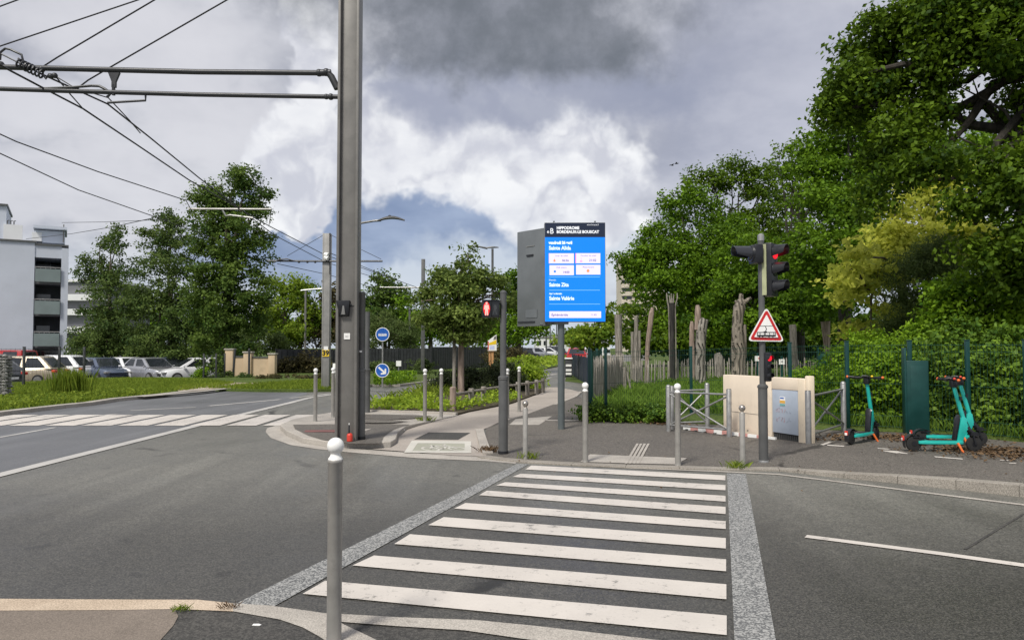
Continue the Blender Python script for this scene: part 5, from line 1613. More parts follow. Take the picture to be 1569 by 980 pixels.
paling('paling_fence', 'tall dense chestnut paling fence stepping away beside the green corner posts', [at(907, 20, .0), at(920, 22.5, .0), at(955, 28, .03)], 1.36, .055, 1)
paling('paling_fence', 'low loose chestnut paling fence crossing the grass before the carved trunks', [at(957, 28, .03), at(1010, 30.5, .05), at(1060, 32.5, .08), at(1120, 33, .1), at(1200, 33, .1), at(1300, 31, .1)], 1.08, .115, 2)
t = thing('stake', 'leaning pale wooden stake with brace in the grass at the paling fence corner', 'stake', at(957, 24.5, .02))
MB().tube([(0, 0, -.05), (.0, 0, 1.0)], .055, M_WOODG, 8).build('post', t)
MB().tube([(.05, 0, .9), (.24, -.2, .0)], .03, M_WOODG, 6).build('brace', t)

# ------------------------------------------------------------------ carved trunks
def carve_mat(name, dark, lite):
    m = bpy.data.materials.new(name); m.use_nodes = True
    N = NT(m.node_tree)
    pos = N.n('ShaderNodeTexCoord').outputs['Object']
    mp = N.n('ShaderNodeMapping'); mp.inputs['Scale'].default_value = (3.0, 3.0, 2.6); N.l(pos, mp.inputs['Vector'])
    wv = N.n('ShaderNodeTexWave', wave_type='BANDS', bands_direction='X'); wv.inputs['Scale'].default_value = .7; wv.inputs['Distortion'].default_value = 11; wv.inputs['Detail'].default_value = 1.6; wv.inputs['Detail Scale'].default_value = .55
    N.l(mp.outputs[0], wv.inputs['Vector'])
    f = N.ramp(wv.outputs['Fac'], 0.18, 0.42)
    mg = N.n('ShaderNodeMapping'); mg.inputs['Scale'].default_value = (16, 16, 1.4); N.l(pos, mg.inputs['Vector'])
    gr = N.noise(mg.outputs[0], 1.5, 7, .65)
    f = N.math('MAXIMUM', f, N.ramp(N.noise(pos, 2.6, 3, .5), .50, .60))
    c = N.mix(f, dark, N.mix(N.ramp(gr, .35, .65), tuple(x * .5 for x in lite), lite))
    c = N.mix(N.ramp(N.noise(pos, 1.7, 5, .65), .45, .70, 0, .55), c, tuple(x * .42 for x in lite))
    b, out = principled(N, Base_Color=c, Roughness=.85)
    bp = N.n('ShaderNodeBump'); bp.inputs['Strength'].default_value = 1.0; bp.inputs['Distance'].default_value = .06
    N.l(N.math('ADD', f, N.math('MULTIPLY', gr, .3)), bp.inputs['Height']); N.l(bp.outputs[0], b.inputs['Normal'])
    return m


M_CARVE = carve_mat('carved_wood', (.05, .046, .042), (.38, .35, .31))
M_CARVE2 = carve_mat('carved_brown_wood', (.075, .064, .052), (.33, .285, .235))


def log(mb, pts, rad, m, n=14, seed=0, rough=.035):
    rng = random.Random(seed); k0 = len(mb.v)
    mb.tube(pts, rad, m, n)
    ph = [rng.uniform(0, 6.28) for _ in range(3)]
    for i in range(k0, len(mb.v)):
        x, y, z = mb.v[i]; ring = (i - k0) // n
        if ring >= len(pts): continue
        c = pts[ring]; dx, dy = x - c[0], y - c[1]; a = math.atan2(dy, dx)
        f = 1 + rough * (math.sin(3 * a + ph[0] + z * 1.3) + .6 * math.sin(5 * a + ph[1] - z))
        mb.v[i] = (c[0] + dx * f, c[1] + dy * f, z)


def totem(label, px, Y, build, z=.08):
    s = Y / FPX
    base = at(px, Y, z)
    t = thing('carved_trunk', label, 'carved trunk', base, 0, 'carved trunks in the park')
    yb = HOR + (H - z) / s
    build(t, lambda x, y, d=0: Vector(((x - px) * s, d, (yb - y) * s)), s)
    return t


def T1(t, q, s):
    mb = MB(); log(mb, [q(1133, 600), q(1131.5, 575), q(1130.5, 540), q(1130, 510), q(1131.5, 485), q(1134.5, 470), q(1136.5, 462), q(1137, 458)], [15 * s, 12 * s, 10.5 * s, 8.3 * s, 8.2 * s, 9.2 * s, 7.0 * s, 4 * s], M_CARVE2, 18, 3); mb.build('trunk', t)
    mb = MB(); log(mb, [q(1136.5, 462), q(1136.5, 455), q(1136.5, 449.5)], [3.6 * s, 3.7 * s, 3.0 * s], M_CARVE2, 12, 4); mb.build('top_stub', t)
    mb = MB(); mb.tube([q(1141, 463), q(1147, 459), q(1151.5, 456)], [3.5 * s, 3 * s, 2 * s], M_CARVE2, 8); mb.tube([q(1131, 464), q(1127, 461)], [3 * s, 2 * s], M_CARVE2, 8); mb.build('branch_stub', t)
    mb = MB(); log(mb, [q(1139.5, 548, -.05), q(1140.5, 520, -.05), q(1141, 497, -.05)], [3.4 * s, 3.2 * s, 2.6 * s], M_CARVE2, 10, 5); mb.build('side_stem', t)
    mb = MB()
    for x in (1134.6, 1140.2): mb.ball(q(x, 466.5, -8.0 * s), 1.5 * s, M_WOODCH, 10)
    mb.build('carved_eye', t)


def T2(t, q, s):
    mb = MB(); log(mb, [q(1074, 600), q(1073.5, 580), q(1073, 555), q(1073.5, 530), q(1074.5, 508), q(1076, 494), q(1079.5, 489)], [10.5 * s, 9 * s, 7.6 * s, 7.6 * s, 8.2 * s, 8.6 * s, 6 * s], M_CARVE, 16, 6); mb.build('trunk', t)
    mb = MB(); log(mb, [q(1069.5, 505), q(1069.8, 485), q(1070, 473), q(1069, 467)], [5.2 * s, 4.8 * s, 4.5 * s, 2.5 * s], M_WOODP, 12, 7); mb.build('upper_stem', t)
    mb = MB(); mb.plate([(q(1077, 0).x, q(0, 489).z), (q(1085.5, 0).x, q(0, 489.5).z), (q(1084, 0).x, q(0, 500).z), (q(1079, 0).x, q(0, 505).z)], .16, M_CARVE, trans(0, -.08, 0)); mb.build('beak', t, bevel=.02)


totem('tallest carved trunk with twin eyes and stubby branch, behind the cream housing', 1133, 29.5, T1)
totem('swirl-carved grey trunk with a rounded pale stem on its top left', 1074, 30, T2)


def simple(pts, m, seed, rough=.05):
    def f(t, q, s):
        mb = MB(); log(mb, [q(x, y) for x, y, r in pts], [r * s for x, y, r in pts], m, 14, seed, rough); mb.build('trunk', t)
    return f


totem('slim pinkish trunk set just behind the green fence post left of the swirl-carved trunk', 1060, 31, simple([(1061, 596, 4), (1061, 560, 4), (1060, 525, 3.8), (1060.5, 500, 3.6), (1060.5, 492, 2)], M_WOODP, 8))
totem('low rounded stump slab between the two carved trunks', 1100, 33, simple([(1101, 590, 7.5), (1101, 560, 7.2), (1101, 547, 6.6), (1099, 541, 4.5)], M_WOODG, 9))


def T5(t, q, s):
    mb = MB(); log(mb, [q(1030, 600), q(1030, 560), q(1030, 520), q(1030, 480), q(1030, 464)], [5.0 * s, 4.4 * s, 4.2 * s, 4.4 * s, 4.6 * s], M_WOODCH, 14, 10); mb.build('trunk', t)
    mb = MB()
    for x0, x1, x2 in ((1025.6, 1024.6, 1022.2), (1035.2, 1034.8, 1038.2)):
        mb.tube([q(x0, 600, -.03), q(x1 + .6, 500, -.03), q(x1, 470, -.03), q(x2, 456, -.03), q(x2 - .3, 448.5, -.03)], [.9 * s, .9 * s, 1.0 * s, 1.2 * s, .7 * s], M_WOODG, 7)
    mb.build('pale_edge', t)
    mb = MB()
    for k, (x, y) in enumerate([(1026, 452), (1029, 449.5), (1033, 450)]): mb.tube([q(1030 + (x - 1030) * .4, 468), q(x, y)], [1.8 * s, .8 * s], M_WOODG, 7)
    mb.build('prong', t)


totem('charred black trunk with pale edges flaring into a fork at its top', 1030, 31, T5)
totem('stout grey trunk cut flat at the top, just right of the information display', 948, 29, simple([(949, 600, 6.2), (949, 570, 5.6), (948, 530, 5.4), (947.8, 500, 5.4), (947.5, 481.5, 5.6)], M_WOODG, 11, .05))
totem('slender grey trunk in front of the tower block, left of the leaning one', 975, 32, simple([(975, 590, 3.8), (975, 550, 3.4), (975, 510, 3.0), (975, 484, 3.0)], M_WOODG, 12))
totem('short grey trunk touching the slender one before the tower block', 969, 33, simple([(969.5, 590, 2.8), (969.5, 550, 2.6), (969, 508, 2.4)], M_WOODG, 13))
totem('thin short trunk right against the slender one before the tower block', 980, 33, simple([(980, 590, 2.0), (980, 550, 2.0), (980, 506, 1.8)], M_WOODG, 14))
totem('crooked brown trunk leaning right before the tower block', 990, 31, simple([(990, 598, 3.6), (991, 560, 3.4), (992.5, 525, 3.4), (996, 500, 3.8), (998.5, 480, 4.0), (1000.5, 471, 2.4)], M_WOODP, 15))
totem('square-topped grey trunk right of the warning triangle', 1216, 31, simple([(1217, 600, 6.0), (1217, 560, 5.6), (1216, 525, 5.2), (1215.5, 505, 5.4), (1215, 497, 5.2)], M_WOODG, 16, .04))
totem('brown trunk cut flat, tapering downwards, above the green board', 1267, 29, simple([(1268, 600, 4.2), (1268, 548, 4.2), (1267, 525, 5.0), (1266, 505, 6.0), (1265.5, 492, 6.8)], M_WOODP, 17, .05))
t = thing('board', 'dark green board on frame in front of the flat-cut brown trunk', 'board', at(1267, 27.5, .1)); s = 27.5 / FPX
mb = MB(); mb.box((0, 0, (600 - 556) * s), (27 * s, .06, 24 * s), M_GREENST); mb.build('panel', t, bevel=.01)
mb = MB(); mb.box((-13.5 * s, 0, 32 * s), (1.8 * s, .06, 66 * s), M_GREENST); mb.build('leg', t); mb = MB(); mb.box((13.5 * s, 0, 24 * s), (1.8 * s, .06, 48 * s), M_GREENST); mb.build('leg', t)
for px, py, lab, red in [(1198, 554, 'small white notice with a dark mark hanging behind the traffic light post', False), (1161, 549, 'white notice beside a red disc seen just left of the traffic light post', True)]:
    t = thing('notice', lab, 'notice', P(px, py, 26)); s = 26 / FPX
    MB().box((0, 0, 0), (9 * s, .01, 8 * s), M_WHITE).build('plate', t)
    q = MB()
    if red: q.lathe([(2.6 * s, -.004), (2.6 * s, .004)], (0, 0, 0), M_RED, 14, trans(3.4 * s, -.012, .01) @ M90)
    else: q.box((.2 * s, -.008, .4 * s), (2.6 * s, .004, 1.4 * s), M_BLACK)
    q.build('mark', t)
    MB().box((0, .03, -.45), (.05, .04, 1.3), M_GREENST).build('post', t)

# ------------------------------------------------------------------ log rail, totem sign and bin by the cycle path
pts = [(694, 618), (723, 612), (742, 608), (770, 606), (792, 602), (806, 600), (822, 597), (834, 594)]
q0 = G(694, 618, .04)
t = thing('log_rail', 'low round-log rail with short posts along the planting bed', 'rail', q0)
ws = [G(x, y, .04) - q0 for x, y in [(694, 629), (722, 622), (741, 618), (768, 612), (793, 608), (808, 605.5), (822, 603), (832, 600)]]
for i, w in enumerate(ws):
    hh = .50 if i else .62
    mb = MB(); mb.tube([w + Vector((0, 0, -.08)), w + Vector((0, 0, hh - .02)), w + Vector((0, 0, hh))], [.085 if i < 3 else .07, .085 if i < 3 else .07, .06], M_WOODP if i == 0 else M_WOODG, 10); mb.build('post', t)
for a, b in zip(ws[:-1], ws[1:]):
    mb = MB(); mb.tube([a + Vector((0, -.02, .42)), b + Vector((0, -.02, .40))], .042, M_WOODG, 9); mb.build('rail', t)
Ys = 34.0
base = at(754, Ys, .05); s = Ys / FPX
t = thing('totem_sign', 'orange timber post with a tilted yellow and white poster by the shrubs', 'sign', base)
zb = lambda y: (HOR + (H - .05) / s - y) * s
mb = MB(); mb.box((-3.5 * s, 0, zb(536) / 2 - .05), (3.2 * s, .13, zb(536) + .1), M_WOODY); mb.box((.8 * s, 0, zb(536) / 2 - .05), (3.6 * s, .15, zb(536) + .1), M_WOODY); mb.box((-1 * s, -.02, zb(538.5)), (10 * s, .17, 1.2 * s), M_BLACK); mb.build('post', t, bevel=.012)
mb = MB(); mb.plate([(-6.5 * s, zb(537)), (7 * s, zb(537)), (7 * s, zb(512.5)), (4 * s, zb(514)), (-6.5 * s, zb(522))], .05, M_WHITE, trans(0, -.11, 0)); mb.build('poster', t)
mb = MB(); mb.plate([(-4.6 * s, zb(528.5)), (6.6 * s, zb(527)), (6.6 * s, zb(520)), (3 * s, zb(522)), (-4.6 * s, zb(525.5))], .004, M_YELLOW, trans(0, -.116, 0)); mb.plate([(2 * s, zb(521)), (6.6 * s, zb(519)), (6.6 * s, zb(514)), (3 * s, zb(516))], .004, M_STEEL, trans(0, -.1165, 0)); mb.plate([(-3.5 * s, zb(535)), (3.5 * s, zb(535)), (3.5 * s, zb(529.5)), (-3.5 * s, zb(529.5))], .003, mat('pale_blue_print', (.55, .60, .85), .5), trans(0, -.117, 0)); mb.plate([(-6.4 * s, zb(536)), (-5 * s, zb(536)), (-5 * s, zb(523)), (-6.4 * s, zb(522.5))], .004, M_REDPL, trans(0, -.1175, 0))
mb.build('print', t)
base = G(871, 578, .0); s = base.y / FPX
t = thing('waste_bin', 'dark bin with pale slats and a white lid beside the display post', 'bin', base)
mb = MB(); mb.box((0, 0, 14 * s), (10.5 * s, .5, 28 * s), M_CHARC); mb.build('body', t, bevel=.03)
mb = MB()
for y in (6, 11.5, 18.5): mb.box((-.3 * s, -.27, y * s), (8.6 * s, .04, 3.4 * s), M_WHITE)
mb.build('slat', t); MB().box((0, 0, 29 * s), (12 * s, .6, 2.2 * s), M_WHITE).build('lid', t, bevel=.03)
# navy fence
na, nb = at(877, 44, .0), at(900, 33, .0)
t = thing('panel_fence', 'navy blue panel fence along the far verge right of the display post', 'fence', na, math.atan2(nb.y - na.y, nb.x - na.x)); L = (nb - na).length
for i in range(6):
    MB().box((L * (i + .5) / 6, 0, .62), (L / 6 - .06, .05, 1.2), M_NAVY).build('panel', t)
    MB().box((L * i / 6, 0, .62), (.07, .08, 1.3), M_NAVY).build('post', t)
# charcoal slatted fence on the far side
for (a, b, h, lab) in [(at(423, 49, .09), at(520, 49, .09), 1.45, 'charcoal slatted fence right of the beige gateway wall'), (at(555, 49, .09), at(660, 52, .09), 1.5, 'charcoal slatted fence behind the blue round signs'), (at(661, 52.2, .09), at(800, 60, .09), 1.6, 'bluish charcoal fence behind the young street tree')]:
    t = thing('slat_fence', lab, 'fence', a, math.atan2(b.y - a.y, b.x - a.x)); L = (b - a).length
    n = int(L / 2.2)
    for i in range(n):
        mb = MB(); w = L / n
        for k in range(11): mb.box((w * (i + .5) - w / 2 + w * (k + .5) / 11, 0, h / 2), (w / 11 - .035, .03, h), M_CHARC)
        mb.box((w * (i + .5), .05, h / 2), (w, .02, h - .1), M_CHARC)
        mb.build('slat_panel', t, smooth=False)
    for i in range(n + 1): MB().box((L * i / n, -.03, h / 2), (.07, .07, h + .1), M_CHARC).build('post', t)

# beige gateway wall
Yw = 41.0; s = Yw / FPX; base = at(347, Yw, .09)
t = thing('boundary_wall', 'beige rendered gateway wall with four taller pillars by the car park', 'wall', base)
M_BEIGE = mat('beige_render', (.52, .40, .27), .85, 0, .08, .7, bump=.2, bscale=40, dirt=.35)
zy = lambda y: (HOR + (H - .09) / s - y) * s
for x0, x1, y in [(0, 12, 536), (28, 40, 540.5), (66, 76, 543)]:
    MB().box(((x0 + x1) / 2 * s, 0, zy(y) / 2), ((x1 - x0) * s, .42, zy(y)), M_BEIGE).build('pillar', t, bevel=.02)
    MB().box(((x0 + x1) / 2 * s, 0, zy(y) + .04), ((x1 - x0) * s + .1, .5, .08), M_KERB).build('pillar_cap', t, bevel=.015)
for x0, x1, y in [(12, 28, 547), (40, 66, 548)]:
    MB().box(((x0 + x1) / 2 * s, .05, zy(y) / 2), ((x1 - x0) * s, .22, zy(y)), M_BEIGE).build('wall_panel', t)
    MB().box(((x0 + x1) / 2 * s, .05, zy(y) + .035), ((x1 - x0) * s - .004, .3, .07), M_STEELD).build('coping', t)
for x, lean, lab in [(357.5, .10, 'leaning dark stake in front of the beige gateway wall'), (382, 0, 'upright dark stake in front of the beige gateway wall')]:
    t = thing('stake', lab, 'stake', at(x, 39.5, .09))
    MB().tube([(0, 0, -.05), (lean, 0, 1.45)], .06, M_CHARC, 8).build('shaft', t); MB().ball((lean, 0, 1.46), .065, M_CHARC, 8).build('tip', t)

# left: gabion post and wire fence of the car park
t = thing('gabion_post', 'caged stone gabion post at the left edge of the verge', 'gabion', at(2, 24.0, .09)); s = 24 / FPX
hg = 64 * s
mb = MB(); rg = random.Random(5)
for k in range(15):
    for i in range(4):
        for j in range(2):
            mb.ball((-.24 + .16 * i + rg.uniform(-.02, .02), -.14 + .2 * j, .05 + k * (hg - .06) / 14.5 + rg.uniform(-.02, .02)), rg.uniform(.075, .1), M_STONE, 8, None, rg.uniform(.6, .8))
mb.build('stones', t)
mb = MB()
for k in range(14): mb.tube([(-.33, -.26, k * hg / 13), (.33, -.26, k * hg / 13)], .006, M_GALV, 4); mb.tube([(.33, -.26, k * hg / 13), (.33, .18, k * hg / 13)], .006, M_GALV, 4)
for k in range(7): mb.tube([(-.33 + .11 * k, -.26, 0), (-.33 + .11 * k, -.26, hg)], .006, M_GALV, 4)
mb.build('cage', t)
cf = [at(-140, 29, .09), at(38, 30.5, .09), at(92, 32, .09), at(130, 33.5, .09)]
mesh_fence('wire_fence', 'thin dark wire fence with square posts before the beige car', cf, 1.55, sp=.16, r=.004, m=M_CHARC, pm=M_CHARC, pw=.085)
cf = [at(313, 38, .09), at(332, 38.5, .09), at(345, 39, .09)]
mesh_fence('wire_fence', 'short dark wire fence by the poplar and the gateway wall', cf, 1.2, sp=.16, r=.005, m=M_CHARC, pm=M_CHARC, pw=.075)
t = thing('marker_post', 'short white marker post on the grass beside the numbered pole', 'post', at(513, 37, .09)); MB().box((0, 0, .38), (.18, .08, .80), M_WHITE).build('shaft', t, bevel=.02); MB().box((0, 0, .80), (.19, .09, .03), M_STEEL).build('cap', t)
t = thing('notice', 'small white board standing in the low shrubs right of the arrow sign', 'notice', at(611, 44, .09)); MB().box((0, 0, .62), (.30, .02, .32), M_WHITE).build('plate', t); MB().box((0, .03, .3), (.04, .03, .75), M_GALV).build('post', t)
t = thing('cabinet', 'slim grey box fixed behind the left flange of the near catenary pole', 'box', at(517, 37.5, .09)); MB().box((0, 0, 2.75), (.15, .1, .24), M_STEELL).build('body', t, bevel=.01); MB().box((0, .06, 1.4), (.06, .06, 2.9), M_STEELD).build('post', t)

# ------------------------------------------------------------------ parked cars
def car_proto(label, paint_m, kind='hatch', grp='cars parked beyond the verge'):
    t = thing('parked_car', label, 'car', (0, 0, 0), 0, grp)
    L, Wd, Hh = (4.3, .88, 1.5) if kind == 'hatch' else ((4.6, .92, 1.66) if kind == 'suv' else (4.9, .95, 1.95))
    bz = .96 if kind != 'van' else 1.10
    st = [(-L / 2, .42, bz - .20, .62), (-L / 2 + .12, .30, bz - .04, .82), (-L / 2 + .6, .22, bz, .97), (-.6, .20, bz, 1.0), (.7, .20, bz - .01, 1.0), (L / 2 - .9, .22, bz - .08, .98), (L / 2 - .3, .26, bz - .20, .88), (L / 2, .36, bz - .36, .62)]
    mb = MB(); vs = []; fs = []
    for x, z0, z1, w in st:
        w *= Wd
        vs += [(x, -w * .92, z0), (x, -w, z0 + .18), (x, -w, z1 - .16), (x, -w * .93, z1), (x, w * .93, z1), (x, w, z1 - .16), (x, w, z0 + .18), (x, w * .92, z0)]
    n = len(st)
    for i in range(n - 1):
        for k in range(8):
            a, b = i * 8 + k, i * 8 + (k + 1) % 8
            fs.append((a, b, b + 8, a + 8))
    fs += [tuple(range(8))[::-1], tuple(range((n - 1) * 8, n * 8))]
    mb.add(vs, fs, paint_m)
    x0, x1, x2, x3 = (-L / 2 + .14, -L / 2 + .85, .30, 1.20) if kind != 'van' else (-L / 2 + .06, -L / 2 + .22, 1.0, 1.7)
    wb, wt = Wd * .93, Wd * .74
    def ring(x, z, w): return [(x, -w, z), (x, w, z)]
    body = mb.build('body', t, bevel=.02)
    mb = MB()
    B = [(x0, -wb, bz), (x3, -wb, bz - .03), (x3, wb, bz - .03), (x0, wb, bz)]
    Tq = [(x1, -wt, Hh - .04), (x2, -wt, Hh - .03), (x2, wt, Hh - .03), (x1, wt, Hh - .04)]
    mid = [(x1 + .25, -wt * .85, Hh + .01), (x2 - .2, -wt * .85, Hh + .01), (x2 - .2, wt * .85, Hh + .01), (x1 + .25, wt * .85, Hh + .01)]
    mb.add(B + Tq + mid, [(0, 1, 5, 4), (1, 2, 6, 5), (2, 3, 7, 6), (3, 0, 4, 7), (4, 5, 9, 8), (5, 6, 10, 9), (6, 7, 11, 10), (7, 4, 8, 11), (8, 9, 10, 11)], paint_m)
    mb.build('cabin', t, bevel=.03)
    def quad(a, b, c, d, off, ins=.10):
        P_ = [Vector(a), Vector(b), Vector(c), Vector(d)]; cen = sum(P_, Vector()) / 4
        nn = (P_[1] - P_[0]).cross(P_[3] - P_[0]).normalized()
        if nn.dot(cen - Vector((0, 0, .9))) < 0: nn = -nn
        Q = [p.lerp(cen, ins) + nn * off for p in P_]
        return Q
    wn = MB()
    def addq(Q): wn.add(Q + [p - Vector((0, 0, 0)) for p in []], [(0, 1, 2, 3)], M_GLASS)
    for nm, Q in (('windscreen', quad(B[1], B[2], Tq[2], Tq[1], .012, .12)), ('rear_window', quad(B[3], B[0], Tq[0], Tq[3], .012, .20))):
        q = MB(); q.add(Q, [(0, 1, 2, 3)], M_GLASS); q.build(nm, t, smooth=False)
    for sgn in (-1, 1):
        lo = lambda u: Vector((x0 + (x3 - x0) * u, sgn * wb, bz - .02 * u)); hi = lambda u: Vector((x1 + (x2 - x1) * u, sgn * wt, Hh - .04))
        for u0, u1 in ((.06, .46), (.50, .92)):
            Q = quad(lo(u0), lo(u1), hi(u1), hi(u0), .012, .17); q = MB(); q.add(Q, [(0, 1, 2, 3)], M_GLASS); q.build('side_window', t, smooth=False)
        q = MB(); q.box((x3 - .25, sgn * (Wd + .06), bz + .02), (.12, .14, .13), paint_m); q.build('mirror', t, bevel=.02)
        q = MB(); q.box((-L / 2 + .09, sgn * Wd * .70, bz - .14), (.20, .34, .15), M_REDPL); q.build('tail_light', t, bevel=.03)
        q = MB(); q.box((L / 2 - .18, sgn * Wd * .66, bz - .36), (.30, .34, .13), M_GALV); q.build('headlight', t, bevel=.03)
        for x in (-L / 2 + .85, L / 2 - .85):
            Mw = trans(x, sgn * (Wd - .08), .32) @ M90
            q = MB(); q.lathe([(.22, -.10), (.30, -.10), (.32, -.07), (.32, .07), (.30, .10), (.22, .10)], (0, 0, 0), M_RUBBER, 20, Mw); wh = q.build('wheel', t)
            q = MB(); q.lathe([(.22, -.106), (.05, -.104)] if sgn > 0 else [(.05, .104), (.22, .106)], (0, 0, 0), M_GALV, 14, Mw); q.build('rim', wh)
    q = MB(); q.box((-L / 2 - .005, 0, .60), (.03, .50, .11), M_WHITE); q.build('number_plate', t)
    q = MB(); q.box((-L / 2 + .06, 0, .36), (.16, Wd * 1.5, .16), M_BLACK); q.box((L / 2 - .12, 0, .34), (.2, Wd * 1.4, .14), M_BLACK); q.build('bumper', t, bevel=.03)
    return t


def carp(name, col, met=.3): return mat(name, col, .28, met, .04, 2, coat=.5)


C_BEI = carp('beige_car_paint', (.42, .36, .27)); C_WHI = carp('white_car_paint', (.74, .75, .77), 0); C_SIL = carp('silver_car_paint', (.42, .43, .46), .6); C_RED = carp('red_car_paint', (.40, .012, .015), 0); C_BLK = carp('black_car_paint', (.02, .022, .028), .1); C_BLU = carp('grey_blue_car_paint', (.12, .15, .22), .4); C_GRY = carp('dark_grey_car_paint', (.08, .085, .095), .4)


def put(car, px, Y, ang, z=-.485): car.location = at(px, Y, z); car.rotation_euler.z = R(ang)


protos = {}
for lab, m, kd, px, Y, ang in [
    ('beige car with red tail lights seen from its rear corner, by the wire fence', C_BEI, 'suv', 32, 42, 184),
    ('red van roof rising behind the beige car', C_RED, 'van', 2, 53, 172),
    ('white tall car parked right behind the beige one', C_WHI, 'suv', 84, 46, 176),
    ('dark grey low car nose half hidden by the gabion post', C_GRY, 'hatch', -28, 38.0, 165),
    ('black car with its front to the road, left of two pale cars', C_BLK, 'hatch', 128, 48, -30),
    ('dark blue car with bright windscreen among the parked row', C_BLU, 'hatch', 158, 47, -38),
    ('white car in front of the birch trunks', C_WHI, 'hatch', 198, 48, -40),
    ('silver car in front of the second birch', C_SIL, 'hatch', 232, 46.5, -35),
    ('pale grey-blue car furthest right of the open parked row', C_BLU, 'hatch', 260, 50, -30),
    ('white car nosing out between poplar trunk and gateway wall', C_WHI, 'hatch', 300, 46, -140),
    ('small white car between the black and the dark blue one', C_WHI, 'hatch', 142, 53, -34), ('silver car behind the white one at the birch trunks', C_SIL, 'hatch', 216, 53, -36), ('white car far back by the white apartment block', C_WHI, 'hatch', 176, 57, -30), ('dark grey car deep in the car park between the birch trees', C_GRY, 'hatch', 246, 58, -20),
    ('dark car with a red tail light tight against the gateway wall', C_GRY, 'suv', 329, 49, 160)]:
    key = (m.name, kd)
    if key not in protos:
        protos[key] = car_proto(lab, m, kd); c = protos[key]
    else:
        c = copy_thing(protos[key], (0, 0, 0), 0, lab)
    put(c, px, Y, ang)
for lab, m, kd, px, Y, ang in [('white van far down the street right of the display post', C_WHI, 'van', 889, 78, 80), ('red car far down the street beside the white van', C_RED, 'hatch', 883.5, 62, 85), ('black car far off left of the display post', C_BLK, 'hatch', 800, 85, 20), ('silver car far off left of the display post', C_SIL, 'hatch', 822, 92, 10), ('white car far off among the rose shrubs', C_WHI, 'hatch', 838, 98, 15), ('dark grey car far off at the corner of the white building', C_GRY, 'suv', 852, 104, 20)]:
    key = (m.name, kd)
    if key not in protos:
        protos[key] = car_proto(lab, m, kd, 'cars far down the street'); c = protos[key]
    else: c = copy_thing(protos[key], (0, 0, 0), 0, lab)
    c['group'] = 'cars far down the street'
    put(c, px, Y, ang, .1)

# ------------------------------------------------------------------ buildings
Yb = 58.0; s = Yb / FPX
zy = lambda y: (HOR + (H - .09) / s - y) * s
base = at(52, Yb, .09)
t = thing('apartment_building', 'pale blue-grey apartment block with stacked recessed balconies at the left edge', 'building', base, R(31))
ht = zy(371)
bx = lambda x: (x - 52) * s * .857
mb = MB(); mb.box((bx(50) - 7.0, 6.0, ht / 2), (14.0, 12.0, ht), M_WALLL); mb.box(((bx(91) + bx(102)) / 2, 6.0, ht / 2 - .15), (bx(102) - bx(91), 12, ht - .3), M_WALLL)
mb.box(((bx(50) + bx(91)) / 2, 6.0, zy(376) - .5 + .16), (bx(91) - bx(50), 11.9, 1.1), M_WALLL); mb.build('wall', t, smooth=False)
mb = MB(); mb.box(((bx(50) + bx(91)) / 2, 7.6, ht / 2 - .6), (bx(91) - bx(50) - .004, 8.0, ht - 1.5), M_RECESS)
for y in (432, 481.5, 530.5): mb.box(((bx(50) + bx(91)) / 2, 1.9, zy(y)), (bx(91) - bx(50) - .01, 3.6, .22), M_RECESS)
mb.build('loggia', t, smooth=False)
for y0, y1 in ((411, 431), (460.5, 481), (510.5, 530)):
    q = MB(); q.box(((bx(51) + bx(90.5)) / 2, -.10, (zy(y0) + zy(y1)) / 2), (bx(90.5) - bx(51.5), .12, zy(y0) - zy(y1)), M_BALC); bal = q.build('balcony', t)
    q = MB(); q.tube([(bx(51), -.12, zy(y0) + .12), (bx(91), -.12, zy(y0) + .12)], .035, M_GALV, 6)
    for k in range(6): q.tube([(bx(52 + 7.6 * k), -.12, zy(y0)), (bx(52 + 7.6 * k), -.12, zy(y0) + .12)], .02, M_GALV, 5)
    q.build('railing', bal)
for y in (392, 445, 496):
    q = MB(); q.box(((bx(50) + bx(91)) / 2 - .4, 3.58, zy(y) - .9), (1.1, .05, 1.7), M_GLASS); q.build('window', t)
q = MB(); q.box(((bx(50) + bx(91)) / 2, 3.56, zy(552) - .2), (bx(89) - bx(52), .06, 1.9), M_GLASS); q.build('garage_opening', t)
mb = MB(); mb.box((bx(50) - 7, 6, ht + .06), (14.15, 12.2, .14), M_STEELD); mb.box(((bx(50) + bx(102)) / 2, 6, zy(376.5) + .16), (bx(102) - bx(50) - .01, 12.1, .14), M_STEELD); mb.build('roof_edge', t, smooth=False)
mb = MB(); mb.box((bx(20) - 3, 7, (ht + zy(306)) / 2), (bx(64) - bx(-80) - 2.0, 6, zy(306) - ht), M_WALLL); mb.box((bx(20) - 3, 7, zy(305) + .02), (bx(64) - bx(-80) - 1.8, 6.3, .16), M_STEELD); mb.build('roof_storey', t, smooth=False)
mb = MB(); mb.box(((bx(45) + bx(96)) / 2, 5.5, zy(352)), (bx(94) - bx(45), 4, 1.0), M_WALLL); mb.box(((bx(45) + bx(98)) / 2, 5.3, zy(338.5)), (bx(99) - bx(45), 5, .22), M_WALLL); mb.box((bx(93), 3.2, zy(346)), (.09, .09, 1.5), M_STEEL); mb.box((bx(50), 3.45, zy(355)), (.7, .06, .9), M_WALLW); mb.build('terrace', t, smooth=False)
q = MB(); q.box((bx(52), 3.4, zy(365)), (.6, .06, .45), M_GLASS); q.build('window', t)
q = MB(); q.box((bx(12), 3.9, zy(355)), (1.3, .2, 2.0), M_WALLW); q.build('plant_room', t)
q = MB()
for k in range(3): q.tube([(bx(3 + 5 * k), 4, zy(346)), (bx(3 + 5 * k), 4, zy(329)), (bx(6 + 5 * k), 4, zy(329))], .05, M_STEELD, 6)
q.build('vent_pipe', t)
